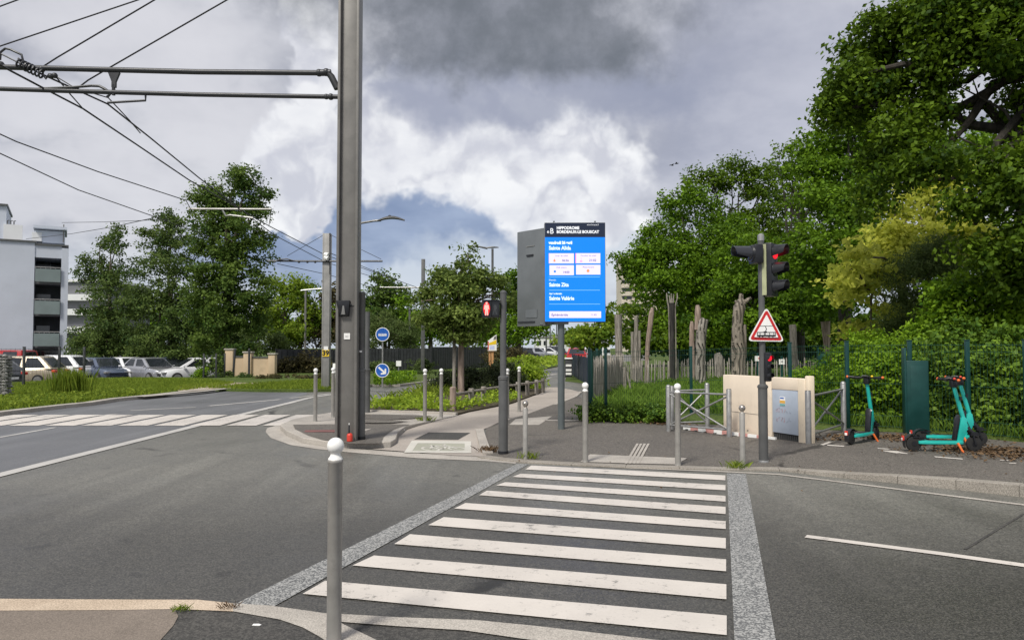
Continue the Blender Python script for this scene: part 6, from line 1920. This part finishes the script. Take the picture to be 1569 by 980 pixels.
Yb = 90.0; s = Yb / FPX; zy = lambda y: (HOR + (H - .09) / s - y) * s
base = at(95, Yb, .09)
t = thing('apartment_building', 'white apartment block with bright balcony bands glimpsed behind the birch trees', 'building', base)
mb = MB(); mb.box((2.0, 6, zy(430) / 2), (6.4, 10, zy(430)), M_RECESS); mb.build('wall', t, smooth=False)
for y in (455, 477.5, 505, 541): q = MB(); q.box((2.0, .6, zy(y)), (6.2, .9, 9.5 * s), M_WALLW); q.build('balcony', t)
MB().box((2.0, 6, zy(430) + .1), (6.8, 10.6, .3), M_WALLW).build('roof_edge', t)
# tower
Yb = 235.0; s = Yb / FPX; zy = lambda y: (HOR + (H - .1) / s - y) * s
base = at(953, Yb, .1)
t = thing('tower_block', 'tall cream tower block with window rows behind the park trees', 'building', base)
Wt, Dt, Ht = 13.5, 12.0, zy(392)
mb = MB(); mb.box((Wt / 2, Dt / 2, Ht / 2), (Wt, Dt, Ht), M_WALLC); mb.build('wall', t, smooth=False)
nf = 13; fh = 12.2 * s
for i in range(nf):
    z = zy(480) + (i - 6) * fh
    if z < 1: continue
    q = MB(); q.box((Wt / 2, -.25, z + fh * .42), (Wt + .3, .5, fh * .42), M_WALLC); q.build('balcony_band', t)
    if i < 13:
        for k in range(4):
            q = MB(); q.box((1.7 + k * 3.4, -.03, z), (3.0 if k % 2 == 0 else 1.9, .06, fh * .46), M_GLASS); q.build('window', t)
for (x, z) in [(12.5, 500), (13.5, 524)]:
    q = MB(); q.box((x, -.6, zy(z)), (2.6, .5, 1.1), M_TERRA); q.build('awning', t)
# far white buildings
for lab, px0, px1, yt, Yb, seed in [('far white building with dark windows at the end of the street', 821, 866, 517, 120, 1), ('long low white building far right of the display post', 868, 935, 522, 135, 2)]:
    s = Yb / FPX; zy = lambda y: (HOR + (H - .1) / s - y) * s
    t = thing('white_building', lab, 'building', at(px0, Yb, .1)); w = (px1 - px0) * s
    mb = MB(); mb.box((w / 2, 5, zy(yt) / 2), (w, 10, zy(yt)), M_WALLW); mb.build('wall', t, smooth=False)
    n = 5
    for k in range(n):
        for z in (.30, .72):
            q = MB(); q.box((w * (k + .6) / n, -.03, zy(yt) * z), (w / n * (.55 if z > .5 else .75), .06, zy(yt) * .22), M_GLASS); q.build('window', t)
    MB().box((w / 2, 5, zy(yt) + .1), (w + .3, 10.3, .25), M_STEELL).build('roof_edge', t)

# two birds
for px, py, r in [(1029.5, 253.5, .5), (1036.5, 251, -.3)]:
    t = thing('bird', 'left one of two tiny dark birds in the open sky' if r > 0 else 'right one of two tiny dark birds in the open sky', 'bird', P(px, py, 60), r, 'birds in the sky')
    MB().tube([(-.16, 0, 0), (-.05, 0, .02), (.08, 0, .02), (.15, 0, .03), (.19, 0, .02)], [.01, .05, .05, .03, .006], M_BLACK, 8).build('body', t)
    for sg in (-1, 1):
        q = MB(); q.add([(-.06, 0, .03), (.07, 0, .03), (.03, sg * .17, .11), (-.03, sg * .34, .05), (-.05, sg * .17, .09)], [(0, 1, 2, 3, 4)], M_BLACK); q.build('wing', t)
# ------------------------------------------------------------------ trees on the right
def base_of(px, Y, z=.1): 
    q = at(px, Y, z); return (q.x, q.y, q.z)


# big oak overhanging from the right: boughs come in from outside the picture
oak_l = lobes_px([(1345, 90, 17, 62, 70), (1300, 150, 17.5, 48, 45), (1400, 40, 16.5, 75, 70), (1480, 20, 15.5, 85, 70), (1560, -10, 15, 90, 90), (1420, 140, 16.5, 60, 70), (1350, 220, 17, 55, 60), (1395, 260, 16, 50, 55), (1440, 250, 15.5, 55, 45),
                  (1560, 285, 14.5, 60, 70), (1500, 320, 15, 55, 50), (1590, 380, 14.5, 80, 70), (1650, 120, 15, 95, 160), (1530, 400, 15.5, 50, 45), (1700, -100, 16, 180, 120), (1480, -110, 16, 160, 80), (1330, 120, 16.8, 70, 75), (1290, 165, 17, 45, 40), (1345, 290, 16.5, 50, 55), (1270, 172, 17.2, 42, 36), (1400, 190, 16, 60, 50), (1450, 60, 15.6, 80, 70), (1545, 250, 14.6, 60, 50), (1500, 380, 15, 60, 50), (1570, 420, 15, 60, 55), (1560, 60, 14.8, 80, 60)], .9)
oak_base = base_of(1730, 15.5, .17)
oak = tree('oak_tree', 'huge dark oak whose boughs overhang the pavement from the right edge', 'tree', oak_base, oak_l, .125, 5600, 16, .30, L_OAK, M_BARKD, 11, .42, nlimb=18, shell=.30, split=.5)
rng = np.random.default_rng(3); mb = MB()
ob = Vector(oak_base)
for pts, r0 in [([P(1700, 150, 15.2), P(1600, 185, 15.2), P(1560, 205, 15.4), P(1510, 228, 15.6), P(1440, 255, 15.9), P(1395, 285, 16.2)], .17), ([P(1560, 205, 15.4), P(1540, 170, 15.5), P(1500, 148, 15.8), P(1460, 128, 16)], .07), ([P(1600, 90, 15), P(1540, 100, 15.3), P(1490, 118, 15.6), P(1450, 112, 15.9)], .06), ([P(1510, 228, 15.6), P(1478, 215, 15.7), P(1450, 200, 15.9), P(1420, 190, 16.2)], .05), ([P(1530, 220, 15.5), P(1500, 262, 15.4), P(1480, 300, 15.3)], .05), ([P(1460, 250, 15.9), P(1410, 230, 16.2), P(1370, 200, 16.6), P(1340, 160, 17)], .06), ([P(1500, 148, 15.8), P(1490, 120, 15.9), P(1475, 95, 16)], .03), ([P(1560, 120, 15.3), P(1545, 150, 15.4), P(1515, 178, 15.6)], .03)]:
    n = len(pts); mb.tube([p - ob for p in pts], [r0 * .62 * (1 - .8 * i / (n - 1)) for i in range(n)], M_BARKD, 8)
mb.build('bough', oak)
G_PARK = 'park trees behind the carved trunks'
tree('tree', 'sunlit yellow-green tree glowing behind the dark oak boughs', 'tree', base_of(1400, 22, .15), lobes_px([(1375, 400, 21, 70, 70), (1320, 430, 21, 65, 45), (1290, 455, 20.5, 50, 30), (1360, 340, 22, 55, 60), (1430, 300, 22.5, 60, 60), (1470, 360, 22, 60, 60), (1380, 470, 20.5, 60, 50), (1310, 490, 20.5, 55, 35), (1275, 440, 19.5, 45, 34), (1320, 400, 19.5, 40, 40)], .8), .18, 780, 12, .30, L_YEL, M_BARK, 21, .16, flat=.45)
tree('tree', 'tall mid-green tree rising just left of the oak boughs', 'tree', base_of(1290, 30, .15), lobes_px([(1290, 212, 30, 54, 46), (1245, 222, 30.5, 40, 40), (1325, 175, 30, 50, 50), (1250, 250, 30, 42, 40), (1290, 260, 30, 60, 60), (1255, 320, 29, 60, 60), (1320, 330, 28, 60, 70), (1230, 390, 28, 60, 60), (1300, 400, 27, 70, 60), (1340, 240, 31, 60, 60), (1270, 460, 28, 60, 40), (1420, 260, 31, 80, 80), (1500, 230, 31, 80, 50)], .8), .17, 2250, 15, .42, L_OAK2, M_BARKD, 22, .28, group=G_PARK)
tree('tree', 'sparse dark-topped tree with sky showing through, left of the oak', 'tree', base_of(1225, 38, .15), lobes_px([(1222, 225, 38, 30, 28), (1235, 260, 38, 38, 30), (1205, 262, 38, 28, 25), (1250, 300, 37, 40, 40), (1215, 300, 38, 40, 35)], .8), .20, 210, 13, .42, L_OAK, M_BARKD, 23, .26, group=G_PARK, shell=.5)
tree('tree', 'broad rounded tree with ragged left edge above the tower block', 'tree', base_of(1075, 43, .12), lobes_px([(985, 395, 43, 40, 28), (1010, 370, 43, 50, 36), (1055, 318, 44, 52, 44), (1040, 400, 42, 68, 48), (1100, 370, 43, 60, 60), (975, 420, 42, 36, 26), (962, 400, 42, 30, 24), (1000, 400, 42, 40, 40), (1010, 440, 41, 60, 38), (1090, 440, 42, 70, 48), (1060, 480, 41, 60, 30)], .8), .20, 2250, 15, .46, L_OAK2, M_BARKD, 24, .3, group=G_PARK)
tree('tree', 'taller tree with thin see-through crown behind the broad rounded one', 'tree', base_of(1125, 50, .12), lobes_px([(1082, 272, 50, 34, 28), (1125, 272, 50, 46, 42), (1168, 282, 50, 40, 45), (1195, 300, 49, 40, 40), (1060, 315, 50, 34, 28), (1145, 350, 49, 60, 50), (1190, 350, 48, 50, 50)], .8), .21, 930, 14, .50, L_OAK, M_BARKD, 25, .3, group=G_PARK, shell=.45)
tree('tree', 'dense low-branched tree filling the gap behind the traffic light post', 'tree', base_of(1165, 37, .12), lobes_px([(1160, 395, 37, 60, 45), (1200, 430, 36, 60, 50), (1130, 450, 37, 55, 45), (1180, 490, 36, 60, 35), (1240, 470, 35, 60, 45), (1120, 500, 37, 60, 28)], .8), .18, 1950, 15, .40, L_OAK2, M_BARKD, 26, .25, group=G_PARK)
tree('tree', 'olive fine-leaved willowy tree in front of the yellow-green one', 'tree', base_of(1415, 19, .15), lobes_px([(1400, 430, 19, 50, 60), (1420, 490, 19, 60, 60), (1380, 520, 19, 45, 50), (1440, 400, 19, 45, 45)], .9), .085, 1500, 18, .24, L_WIL, M_BARK, 27, .10, width=.35, aniso=.5)
tree('tree', 'rounded fresh green tree above the scooters with a dark hollow', 'tree', base_of(1500, 16.2, .16), lobes_px([(1480, 440, 16.4, 50, 34), (1540, 445, 16, 60, 38), (1455, 490, 16.4, 40, 44), (1560, 510, 15.8, 50, 60), (1500, 540, 16.2, 55, 45), (1600, 460, 16, 60, 60)], .85), .11, 2250, 16, .26, L_HEDGE, M_BARKD, 28, .14)
tree('tree', 'small fresh green young tree right behind the information display', 'tree', base_of(905, 38, .05), lobes_px([(905, 515, 38, 48, 24), (930, 490, 38, 22, 26), (880, 522, 37, 30, 18), (950, 520, 38, 24, 20), (940, 470, 38.5, 8, 18)], .7), .20, 300, 12, .38, L_BRI, M_BARK, 29, .08, flat=.5)
# hedge belt behind the mesh fence
hl = []
for px, Y, y, rx, ry in [(1310, 15.0, 600, 40, 62), (1350, 14.9, 590, 40, 75), (1385, 14.7, 600, 34, 70)]: hl.append((px, y, Y, rx, ry))
bush('hedge', 'tangled bright green hedge behind the fence and the single scooter', 'hedge', base_of(1345, 15.0, .16), lobes_px([*hl, (1290, 560, 16.5, 40, 40), (1330, 540, 16.5, 50, 36), (1240, 590, 17.5, 40, 30), (1385, 545, 15.6, 40, 40), (1420, 520, 16.5, 40, 40)], .6), .085, 1875, 18, .20, L_HEDGE, 31, stems=12)
bush('hedge', 'dark leafy hedge with white blossoms behind the overlapping scooters', 'hedge', base_of(1500, 13.7, .16), lobes_px([(1440, 600, 14.1, 40, 75), (1490, 600, 13.7, 50, 80), (1550, 610, 13.2, 60, 85), (1630, 620, 12.6, 70, 95), (1720, 640, 12, 80, 100), (1470, 540, 14.4, 60, 50), (1560, 540, 14, 60, 50)], .55), .095, 3450, 18, .20, L_IVY, 32, stems=16)
rng = np.random.default_rng(33)
p, o_, s_, c_ = crown_points(lobes_px([(1470, 600, 13.4, 60, 75), (1550, 600, 12.9, 70, 85)], .3), 26, 5, .06, rng, .8)
tag(leaf_mesh('blossom', p, o_, .05, rng, L_BLOSS, None, .9, None, .3), 'scattered white blossom in the dark hedge behind the scooters', kind='stuff')
# far wood closing the park
rng = np.random.default_rng(34)
p, o_, s_, c_ = crown_points(lobes_px([(px, py, 62, 90, 55) for px, py in [(1010, 500), (1090, 470), (1170, 450), (1250, 430), (1340, 400), (1430, 390), (1520, 380), (1620, 380), (1720, 390), (1100, 530), (1200, 520), (1300, 510), (1400, 500), (1520, 500), (1640, 500)]] + [(px, 522, 60, 60, 26) for px in (985, 1040, 1090, 1140, 1190, 1240, 1290, 1340)], .4), 6000, 16, .75, rng, .2)
tag(leaf_mesh('woodland', p, o_, .34, rng, L_OAK, None, .7, s_), 'dark woodland closing the park behind the trees', kind='stuff')
# ground-hugging plants at the fence foot
iv = [at(x, Y, .12) for x, Y in [(912, 16.7), (940, 16.6), (968, 16.5), (996, 16.3), (1012, 16.5)]]
bush('ivy_hedge', 'low dark ivy mound at the foot of the mesh fence corner', 'ivy', tuple(at(960, 16.8, .02)), [(p.x, p.y + .15, .16, .38, .42, .30) for p in iv], .075, 520, 16, .13, L_IVY, 35, stems=6)
rng = np.random.default_rng(36)
gp = [at(905, 17.4), at(1058, 18.3), at(1240, 15.4), at(1300, 14.5), at(1310, 30), at(1200, 34), at(1060, 34), at(965, 28.5), at(925, 22)]
gp = [(q.x, q.y) for q in gp]
blades('tall_grass', scatter(gp, 60000, rng, .08, .9), .32, .020, rng, L_GRASSD, 'tall meadow grass inside the park fence')
gp = [(q.x, q.y) for q in [at(950, 30), at(1310, 30), at(1330, 44), at(960, 44)]]
blades('tall_grass', scatter(gp, 16000, rng, .1), .24, .03, rng, L_GRASSD, 'meadow grass around the carved trunks')
gp = [(q.x, q.y) for q in [at(1240, 15.2), at(1300, 14.4), at(1392, 13.8), at(1480, 13.0), at(1569, 12.2), at(1700, 11.0), at(1750, 12.5), at(1569, 14), at(1420, 15), at(1250, 16.8)]]
blades('tall_grass', scatter(gp, 9000, rng, .16), .26, .014, rng, L_GRASSD, 'long grass along the foot of the hedge')
# leaf litter along the back of the pavement
pts = []
for px, py, r, n in [(1345, 668, .25, 240), (1375, 671, .3, 320), (1430, 676, .3, 320), (1500, 688, .35, 500), (1550, 694, .4, 600), (1610, 702, .4, 500), (1300, 668, .2, 140), (1030, 650, .2, 120), (1000, 648, .2, 90), (1270, 674, .15, 60)]:
    c = on_walk(px, py); q = rng.normal(size=(n, 3)) * [r * 1.4, r * .55, 0] + [c.x, c.y, 0]
    q[:, 2] = [walk_z(x) + .012 + abs(rng.normal()) * .012 for x in q[:, 0]]
    pts.append(q)
pts = np.concatenate(pts)
lf = leaf_mesh('fallen_leaves', pts, np.tile([0, 0, 1.2], (len(pts), 1)), .055, rng, L_LITTER, None, .7, None, 1.2)
tag(lf, 'brown fallen leaves along the back of the pavement', kind='stuff')
pts = rng.normal(size=(60, 3)) * [2.2, .9, 0] + [5.3, 10.5, 0]
pts[:, 2] = [walk_z(x) + .012 for x in pts[:, 0]]
tag(leaf_mesh('fallen_leaves', pts, np.tile([0, 0, 1.5], (len(pts), 1)), .035, rng, L_LITTER, None, .6, None, 1.5), 'few scattered dry leaves on the asphalt pavement', kind='stuff')

# ------------------------------------------------------------------ left and middle
tree('poplar_tree', 'tall dark poplar with ragged top behind the pale hanging rod', 'tree', base_of(345, 44, -.49), lobes_px([(368, 278, 44, 30, 36), (340, 300, 44, 40, 40), (385, 300, 44, 30, 36), (330, 320, 44, 40, 40), (340, 560, 43, 46, 20), (310, 470, 43.5, 30, 60), (315, 300, 44.5, 28, 24), (395, 320, 44, 22, 34), (350, 360, 43.5, 56, 46), (390, 390, 44, 30, 40), (325, 400, 43.5, 40, 50), (355, 440, 43, 58, 46), (340, 500, 43, 52, 44), (385, 470, 43.5, 32, 40), (355, 540, 43, 50, 26), (410, 370, 44, 16, 22)], .8, 1.16), .17, 3200, 14, .34, L_POP, M_BARK, 41, .34, shell=.3, nlimb=14)
tree('birch_tree', 'leafy grey-green birch at the left, nearest to the apartment block', 'tree', base_of(165, 54, -.49), lobes_px([(172, 380, 54, 32, 28), (150, 420, 54, 34, 34), (195, 410, 54, 32, 36), (165, 470, 53.5, 48, 44), (150, 520, 53.5, 36, 34), (195, 520, 53.5, 36, 36), (180, 355, 54, 14, 14), (140, 545, 53, 34, 28), (180, 548, 53, 40, 26), (165, 500, 53.5, 50, 36)], .8, 1.16), .18, 1500, 15, .38, L_BIR, M_BARK, 42, .18, group='birch trees by the car park', shell=.3)
tree('birch_tree', 'leafy birch between the first birch and the tall poplar', 'tree', base_of(262, 52, -.49), lobes_px([(262, 350, 52, 32, 26), (240, 380, 52, 32, 34), (285, 380, 52, 28, 34), (255, 430, 51.5, 48, 46), (280, 480, 51.5, 44, 44), (235, 480, 51.5, 44, 44), (255, 530, 51, 50, 36), (300, 530, 51.5, 36, 32), (225, 548, 51, 40, 26), (275, 548, 51, 44, 26), (262, 338, 52, 24, 20)], .8, 1.16), .18, 2100, 15, .38, L_BIR, M_BARK, 43, .2, group='birch trees by the car park', shell=.3)
bush('hedge', 'tall dark hedge closing the car park behind the parked cars', 'hedge', base_of(220, 58, -.49), lobes_px([(x, 530, 58, 26, 34) for x in (128, 160, 195, 230, 265, 300, 335, 370)], .7), .20, 1500, 15, .42, L_POP, 66, stems=10)
tree('tree', 'bright yellow-green tree right of the poplar', 'tree', base_of(430, 64, .1), lobes_px([(425, 440, 64, 30, 26), (455, 450, 64, 34, 34), (415, 480, 63, 34, 34), (470, 480, 64, 34, 38), (440, 510, 63, 40, 30)], .8), .27, 650, 14, .6, L_BRI, M_BARK, 44, .26)
tree('tree', 'olive-brown tree half hidden by the numbered pole', 'tree', base_of(500, 66, .1), lobes_px([(505, 450, 66, 26, 26), (530, 455, 66, 22, 22), (495, 490, 65, 34, 34), (475, 520, 64, 40, 28), (535, 500, 66, 34, 40)], .8), .27, 520, 14, .6, L_BRONZE, M_BARK, 45, .24)
bush('shrub', 'bronze-tinted shrubs between beige wall and numbered pole', 'shrub', base_of(460, 46, .1), lobes_px([(450, 562, 46, 30, 16), (425, 566, 46, 22, 12), (485, 563, 46, 26, 16), (465, 550, 46, 14, 14)], .6), .20, 300, 14, .4, L_BRONZE, 46)
bush('shrub', 'yellow-green shrub above the beige gateway wall', 'shrub', base_of(400, 50, .1), lobes_px([(385, 520, 50, 40, 26), (360, 535, 50, 30, 20), (425, 525, 50, 24, 24)], .6), .20, 300, 14, .36, L_WIL, 47)
tree('tree', 'dark rounded tree in the distance right of the near pole', 'tree', base_of(590, 78, .1), lobes_px([(588, 430, 78, 24, 16), (575, 455, 78, 28, 24), (605, 455, 78, 26, 28), (590, 490, 77, 40, 30), (560, 480, 78, 20, 30)], .8), .32, 560, 14, .7, L_POP, M_BARK, 48, .3)
tree('tree', 'olive weeping shrub-like tree behind the blue round signs', 'tree', base_of(595, 58, .1), lobes_px([(585, 490, 58, 34, 26), (570, 515, 57, 34, 30), (610, 510, 57, 36, 28), (630, 530, 57, 26, 20)], .8), .20, 560, 16, .42, L_WIL, M_BARK, 49, .18, width=.4, aniso=.6)
tree('tree', 'dark tree mass far behind the young street tree, left side', 'tree', base_of(660, 75, .1), lobes_px([(640, 470, 75, 34, 36), (670, 500, 75, 44, 38), (625, 510, 75, 34, 30), (700, 500, 75, 40, 40)], .8), .32, 560, 14, .7, L_OAK2, M_BARK, 50, .3)
tree('tree', 'dark green tree between pedestrian signal and display', 'tree', base_of(795, 48, .1), lobes_px([(795, 430, 48, 22, 34), (785, 460, 48, 30, 34), (812, 470, 48, 30, 30), (790, 505, 47, 38, 30), (820, 500, 48, 26, 26), (760, 510, 47, 30, 24)], .8), .22, 680, 14, .46, L_OAK2, M_BARK, 51, .22)
st = tree('street_tree', 'young street tree with bare trunk and wooden stake in the planting bed', 'tree', base_of(706, 25.5, .05), lobes_px([(705, 405, 25.5, 22, 18), (672, 425, 25.5, 26, 24), (735, 425, 25.3, 26, 24), (700, 440, 25.2, 40, 30), (655, 455, 25.5, 20, 24), (760, 440, 25.6, 22, 26), (690, 485, 25, 48, 34), (740, 480, 25.3, 36, 36), (715, 385, 25.5, 8, 14), (775, 460, 25.6, 16, 20), (650, 490, 25.5, 18, 18), (710, 515, 25.2, 36, 16)], .85), .13, 1150, 13, .25, L_LIN, M_WOODP, 52, .12, split=.42, nlimb=22, shell=.35, twigs=22)
sk = MB(); q = at(696, 25.3, .05) - at(706, 25.5, .05); sk.tube([q, q + Vector((0, 0, 2.35))], [.062, .058], M_WOODG, 10); sk.build('stake', st)
G_SH = 'shrubs in the planting bed'
bush('shrub', 'dark purple-green shrub around the street tree trunk', 'shrub', base_of(690, 26.5, .05), lobes_px([(665, 600, 27, 22, 16), (680, 585, 27, 24, 24), (720, 580, 26.5, 30, 24), (740, 595, 26, 28, 20), (660, 612, 26, 18, 10)], .6), .085, 620, 16, .17, L_SHRUBD, 53, G_SH)
bush('shrub', 'dark shrub behind the pedestrian signal post', 'shrub', base_of(770, 28, .05), lobes_px([(755, 585, 28, 30, 28), (785, 590, 28, 28, 22), (770, 570, 29, 34, 20)], .6), .09, 560, 16, .18, L_SHRUBD, 54, G_SH)
bush('shrub', 'bright green shrub at the cycle path bend, right end of the bed', 'shrub', base_of(812, 30, .05), lobes_px([(805, 575, 30, 24, 22), (822, 575, 31, 16, 18), (790, 560, 31, 26, 16), (815, 595, 29.5, 18, 12), (800, 555, 33, 30, 12)], .7), .10, 620, 16, .20, L_COVER, 55, G_SH)
bush('shrub', 'bronze flowering shrub left of the street down the road', 'shrub', base_of(770, 38, .05), lobes_px([(760, 545, 38, 26, 16), (785, 545, 38, 24, 18), (800, 555, 38, 18, 14)], .7), .12, 300, 14, .26, L_BRONZE, 56, G_SH)
rng = np.random.default_rng(60)
bp_l = [(q.x, q.y) for q in g([(562, 631), (640, 632.6), (700, 635), (719, 630.5), (765, 622), (784, 618), (800, 611), (780, 606), (740, 611), (700, 618), (680, 616), (655, 612), (622, 613), (590, 618), (564, 624)])]
p = scatter(bp_l, 9500, rng, .05, 1.7); n = len(p)
hgt = .16 + .10 * np.sin(p[:, 0] * 2.3) * np.cos(p[:, 1] * 1.7) + .06 * rng.normal(size=n)
p[:, 2] += np.clip(hgt, .02, .5) * rng.uniform(.3, 1.1, n)
tag(leaf_mesh('ground_cover', p, rng.normal(size=(n, 3)) * .5, .095, rng, L_COVER, None, .7, None, .9), 'bright yellow-green ground cover in the planting bed', kind='stuff')
bp2 = [(q.x, q.y) for q in g([(564, 623), (590, 616), (630, 608), (650, 598), (700, 592), (700, 612), (640, 612)])]
blades('tall_grass', scatter(bp2, 2200, rng, .06), .30, .02, rng, L_GRASS, 'pale grass at the back of the planting bed')
vp = [(q.x, q.y) for q in g([(-120, 652), (0, 634), (86, 624.5), (127, 620.5), (168, 614), (240, 607), (311, 598), (360, 590), (320, 584), (200, 582), (100, 585), (0, 592), (-120, 600)], 0)]
blades('grass', scatter(vp, 60000, rng, .09), .10, .03, rng, L_GRASS, 'mown grass of the left verge')
vp2 = [(q.x, q.y) for q in g([(-60, 642), (0, 633), (86, 623.5), (127, 619.5), (168, 613.5), (235, 607), (235, 603), (160, 606), (100, 610), (0, 617), (-60, 622)], 0)]
p = scatter(vp2, 9000, rng, .09, 1.9); p[:, 2] += rng.uniform(0, .18, len(p))
tag(leaf_mesh('ground_cover', p, rng.normal(size=(len(p), 3)) * .5, .10, rng, L_GRASS, None, .5, None, .9), 'weedy plants along the kerb of the left verge', kind='stuff')
# clump of tall reeds
c = at(108, 25.0, .09); q = rng.normal(size=(1100, 3)) * [.26, .20, 0]; q += [c.x, c.y, .09]
rd = blades('reed_clump', q, .78, .018, rng, L_GRASS, None, .10); del rd['kind']; tag(rd, 'clump of tall bright green reeds on the left verge', 'reeds')
gp = [(q.x, q.y) for q in g([(311, 598), (383, 592), (470, 586), (560, 583), (566, 592), (517, 599.5), (470, 600), (398, 600)], 0)]
blades('grass', scatter(gp, 16000, rng, .09), .12, .03, rng, L_GRASS, 'grass strip around the numbered pole')
p = scatter([(q.x, q.y) for q in g([(572, 590), (600, 590.5), (632, 585), (640, 581), (575, 581)], .09)], 2200, rng, .1); p[:, 2] += rng.uniform(0, .45, len(p))
tag(leaf_mesh('ground_cover', p, rng.normal(size=(len(p), 3)) * .5, .14, rng, L_HEDGE, None, .6, None, .9), 'low green plants at the foot of the round signs', kind='stuff')
bush('shrub', 'low bronze heather border right of the beige wall', 'shrub', base_of(440, 38, .1), lobes_px([(x, 579, 38, 16, 6.5) for x in (405, 425, 445, 465, 485, 520, 540)], 1.5), .09, 560, 14, .12, L_BRONZE, 61)
bush('shrub', 'low heather border across the road behind the round signs', 'shrub', base_of(640, 44, .1), lobes_px([(x, 573, 44, 20, 7) for x in (570, 600, 630, 660, 690, 720, 750)] + [(575, 562, 46, 18, 12), (645, 560, 47, 22, 14), (605, 563, 46, 14, 10)], 1.0), .11, 620, 14, .16, L_WIL, 62)
bush('shrub', 'round dark bush in front of the poplar trunk by the white car', 'shrub', base_of(309, 38.5, .1), lobes_px([(309, 573, 38.5, 11, 11)], .9), .09, 130, 14, .14, L_HEDGE, 63)
bush('shrub', 'grey-green scrub between bush and gateway wall', 'shrub', base_of(345, 39, .1), lobes_px([(330, 579, 39, 14, 6), (350, 576, 39, 16, 9), (372, 578, 39, 12, 8)], .9), .09, 200, 14, .14, L_BIR, 64)
bush('shrub', 'small yellow flowering plant at the foot of the beige wall', 'plant', base_of(393, 40, .1), lobes_px([(394, 581, 40, 6, 4)], .9), .09, 40, 12, .08, L_YEL, 65)
tl = lobes_px([(px, 500, 110, 60, 32) for px in (120, 220, 320, 420, 520, 620, 720)] + [(760, 520, 130, 50, 18), (850, 522, 150, 40, 10), (910, 520, 150, 40, 12)], .4)
p, o_, s_, c_ = crown_points(tl, 1900, 14, 1.2, rng, .2)
tag(leaf_mesh('woodland', p, o_, .6, rng, L_OAK2, None, .7, s_), 'far tree line along the left horizon', kind='stuff')
p = scatter([(q.x, q.y) for q in g([(770, 572), (829, 567), (853, 562), (868, 556), (868, 550), (780, 555)], .09)], 3500, rng, .1); p[:, 2] += rng.uniform(0, .6, len(p))
tag(leaf_mesh('ground_cover', p, rng.normal(size=(len(p), 3)) * .5, .28, rng, L_COVER, None, .6, None, .9), 'flowering border along the far street', kind='stuff')
# weeds at the kerbs
for px, py, n, lab in [(653, 645, 120, 'weed tuft at the foot of the kerb corner bollard'), (750, 692, 130, 'dry weed tuft at the end of the path edging'), (811, 702, 60, 'weed tuft beside the short steel-ball bollard'), (1128, 717, 60, 'flat weed tuft before the right steel-ball bollard'), (277, 933, 90, 'weed sprouting from the near kerb joint'), (352, 930, 70, 'reddish weed sprig where the gravel band meets the near kerb')]:
    c = on_walk(px, py) if px > 740 and py < 800 else G(px, py, .03); q = rng.normal(size=(n, 3)) * [.07, .05, 0] + [c.x, c.y, c.z]
    if py > 800: q = (q - [c.x, c.y, c.z]) * [.5, .4, 1] + [c.x, c.y, c.z]
    w = blades('weed', q, .10 if py < 800 else .03, .010 if py < 800 else .005, rng, L_GRASS if 'red' not in lab and 'dry' not in lab else L_LITTER, None, .5); del w['kind']; tag(w, lab, 'weed', 'weeds in the kerb joints')
c = G(393, 957, .02); t = tag(MB().plate([(-.025, -.007), (.022, -.009), (.03, .0), (.01, .01), (-.02, .009)], .004, M_WHITE, trans(c.x, c.y, c.z + .004) @ Matrix.Rotation(R(-80), 4, 'X')).build('litter_scrap'), 'crumpled white scrap on the dark asphalt at the near kerb', 'litter')
c = G(617, 661, .0); t = tag(MB().ball((c.x, c.y, .035), .05, M_WHITE, 10, None, .6).build('litter_scrap'), 'white scrap lying in the gutter beside the island kerb', 'litter')
